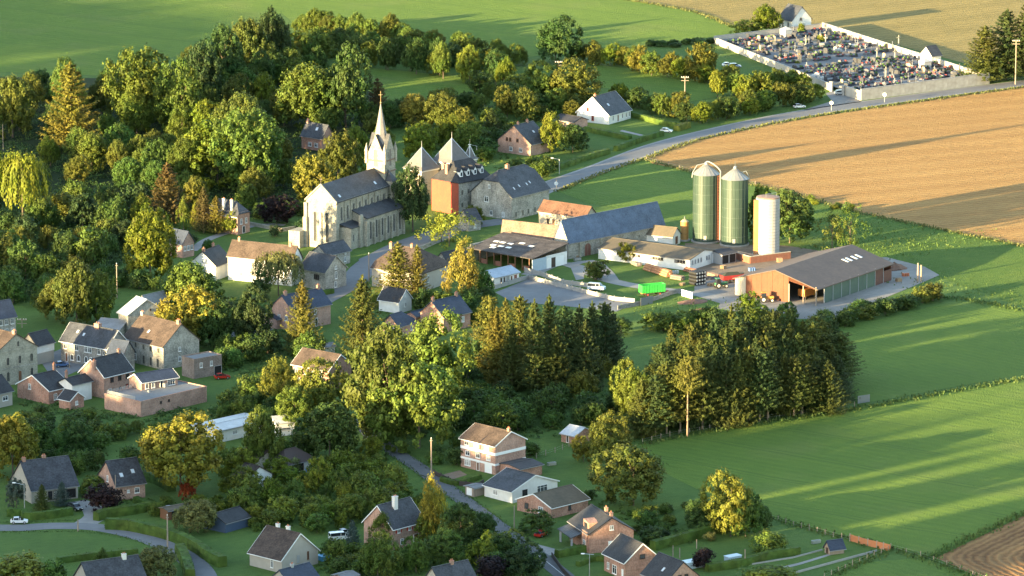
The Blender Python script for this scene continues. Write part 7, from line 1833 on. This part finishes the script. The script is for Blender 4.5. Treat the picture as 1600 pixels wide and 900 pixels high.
# ------------------------------------------------------------------ undergrowth and ground cover
def clumps(name, polys, n, rad, col, label, seed, hz=1.0):
    r0 = random.Random(seed); rg = np.random.default_rng(seed); C = []
    for poly in polys:
        pw = [tuple(P(x, y).xy) for x, y in poly]
        xs = [p[0] for p in pw]; ys = [p[1] for p in pw]; k = 0
        for _ in range(n*4):
            if k >= n: break
            p = Vector((r0.uniform(min(xs), max(xs)), r0.uniform(min(ys), max(ys)), 0))
            if not inside(p, pw) or blocked(p, rad[1]*.8): continue
            k += 1; r = r0.uniform(*rad); m = int(14 + r*6)
            d = rg.normal(size=(m, 3)); d /= np.linalg.norm(d, axis=1, keepdims=True); d[:, 2] = np.abs(d[:, 2])
            C.append(np.concatenate([d*r*[1, 1, hz]*rg.uniform(.5, 1, (m, 1)) + [p.x, p.y, 0], d, np.full((m, 1), r)], 1))
    C = np.concatenate(C); m = len(C)
    nr = unit(C[:, 3:6] + .5*rg.normal(size=(m, 3)))
    V = quads(C[:, :3], nr, rg.normal(size=(m, 3)), .30*rg.uniform(.6, 1.3, m), .22*rg.uniform(.6, 1.3, m))
    V[:, 2] = np.maximum(V[:, 2], .02)
    o = tag(link(name, quad_mesh(name, V, LEAF)), label, None, None, 'stuff'); o.color = (*col, 1)
clumps('undergrowth', [[(-20, 170), (150, 150), (330, 120), (430, 120), (560, 190), (590, 235), (470, 320), (430, 340), (230, 340), (-20, 320)], [(-20, 320), (230, 340), (200, 410), (60, 470), (-20, 480)]], 1500, (1.2, 2.8), (.058, .1, .028), 'brambles and undergrowth in the wood left of the church', 21, .8)
clumps('undergrowth', [[(330, 480), (440, 500), (560, 590), (560, 620), (340, 580)], [(690, 590), (760, 570), (960, 610), (960, 680), (820, 690), (700, 680)], [(0, 612), (160, 642), (330, 640), (430, 610), (350, 690), (230, 660), (60, 650)]], 260, (.7, 1.7), (.07, .12, .032), 'brambles and garden growth between the houses', 22, .8)
clumps('garden_plants', [[(345, 725), (560, 695), (690, 790), (560, 830), (360, 815)], [(860, 770), (1190, 820), (1000, 870), (900, 850)], [(180, 780), (400, 790), (420, 830), (250, 810)], [(500, 880), (860, 880), (860, 900), (400, 900)], [(580, 470), (760, 450), (770, 500), (640, 540)], [(640, 240), (760, 190), (880, 230), (850, 280)]], 150, (.3, .9), (.09, .14, .034), 'garden plants and rough grass between the bushes', 23, .7)
# ------------------------------------------------------------------ patios and garden paths
sheet('patio', [(802, 858), (830, 848), (868, 858), (880, 868), (842, 868)], .03, g_pave)
sheet('patio', [(890, 858), (905, 853), (925, 858), (915, 864)], .03, g_pave)
sheet('garden_path', [(1208, 889), (1250, 879), (1300, 864), (1303, 866), (1252, 882), (1211, 892)], .03, g_pave)
sheet('garden_path', [(968, 205), (1003, 213), (1006, 211), (972, 203)], .03, g_pave)
sheet('patio', [(690, 742), (718, 735), (730, 742), (704, 750)], .03, g_dirt)
sheet('wood_path', [(243, 262), (250, 228), (262, 226), (268, 262)], .045, g_lane)
sheet('lawn_path', [(890, 414), (915, 418), (912, 436), (900, 438)], .048, g_pave)
# ------------------------------------------------------------------ clutter in the farmyard
pal = surf('pallet_wood', (.38,.27,.17), (.26,.18,.11), 4, 20)
def pallets(px, py, n, label):
    p = P(px, py); root = thing('pallet_stack', label, 'pallets', (p.x, p.y, .05), R(px % 60))
    if 'pal' not in _cache:
        b = MB()
        for k in range(5): b.box(-.6+k*.27, -.5, .1, -.44+k*.27, .5, .13)
        for y in (-.48, -.05, .38): b.box(-.6, y, 0, .62, y+.1, .098)
        _cache['pal'] = b.mesh('pallet', pal)
    for i in range(n): link('pallet', _cache['pal'], root, (0, 0, i*.14), (0, 0, (i % 3)*.05), (1.2, 1.2, 1))
for px, py, n, lb in ((1158, 432, 8, 'pallet stack behind the red tipping trailer'), (1110, 447, 6, 'pallet stack left of the green tractor'), (1066, 446, 5, 'low pallet stack at the edge of the farm track'), (1218, 410, 9, 'tall pallet stack at the white silo'), (1404, 440, 7, 'pallet stack at the far end of the steel barn'), (1130, 420, 7, 'pallet stack beside the milking shed'), (900, 402, 4, 'pallet stack by the blue roofed barn')): pallets(px, py, n, lb)
def drums(px, py, n, col, label):
    p = P(px, py); root = thing('drum_group', label, 'oil drums', (p.x, p.y, .05), R(20))
    m = plain('drum_%.2f_%.2f' % col[:2], col, .5)
    key = 'drum' + m.name
    if key not in _cache: _cache[key] = MB().lathe([(.3, 0), (.3, .3), (.32, .32), (.3, .34), (.3, .6), (.32, .62), (.3, .64), (.3, .9)], 14).mesh('drum', m)
    for i in range(n): link('drum', _cache[key], root, ((i % 3)*.7, (i//3)*.7, 0))
drums(1172, 424, 6, (.08, .16, .34), 'blue oil drums between silo and steel barn')
drums(1412, 432, 4, (.4, .12, .05), 'rusty drums on the concrete beyond the steel barn')
drums(1052, 428, 3, (.5, .5, .48), 'pale drums at the end of the reddish log stack')
for px, py, yt, lb in ((1434, 440, 411, 'left brown post of the pair beyond the steel barn'), (1439, 440, 414, 'right brown post of the pair beyond the steel barn')): pole(lb, px, py, yt, 'bare', r=.3)
def trough(px, py, label):
    p = P(px, py); root = thing('water_trough', label, 'trough', (p.x, p.y, .04), R(30))
    b = MB(); b.box(-1.1, -.4, 0, 1.1, -.3, .7).box(-1.1, .3, 0, 1.1, .4, .7).box(-1.1, -.3, 0, -1, .3, .7).box(1, -.3, 0, 1.1, .3, .7).box(-1, -.3, 0, 1, .3, .1)
    b.build('basin', zinc, root); MB().box(-1, -.3, .5, 1, .3, .52).build('water', glass, root)
trough(902, 407, 'white water trough on the lawn before the blue roofed barn')
trough(1275, 849, 'pale trough on the lawn left of the tiny blue roofed shed')
trough(862, 727, 'pale trough in the paddock behind the three storey house')
logs(1150, 399, 1190, 408, 11, (.5, .36, .24), 'pale timber pile against the white silo', 3, .22)
logs(1106, 431, 1122, 436, 13, (.3, .2, .14), 'short brown beam pile behind the pipe stack', 2, .25)
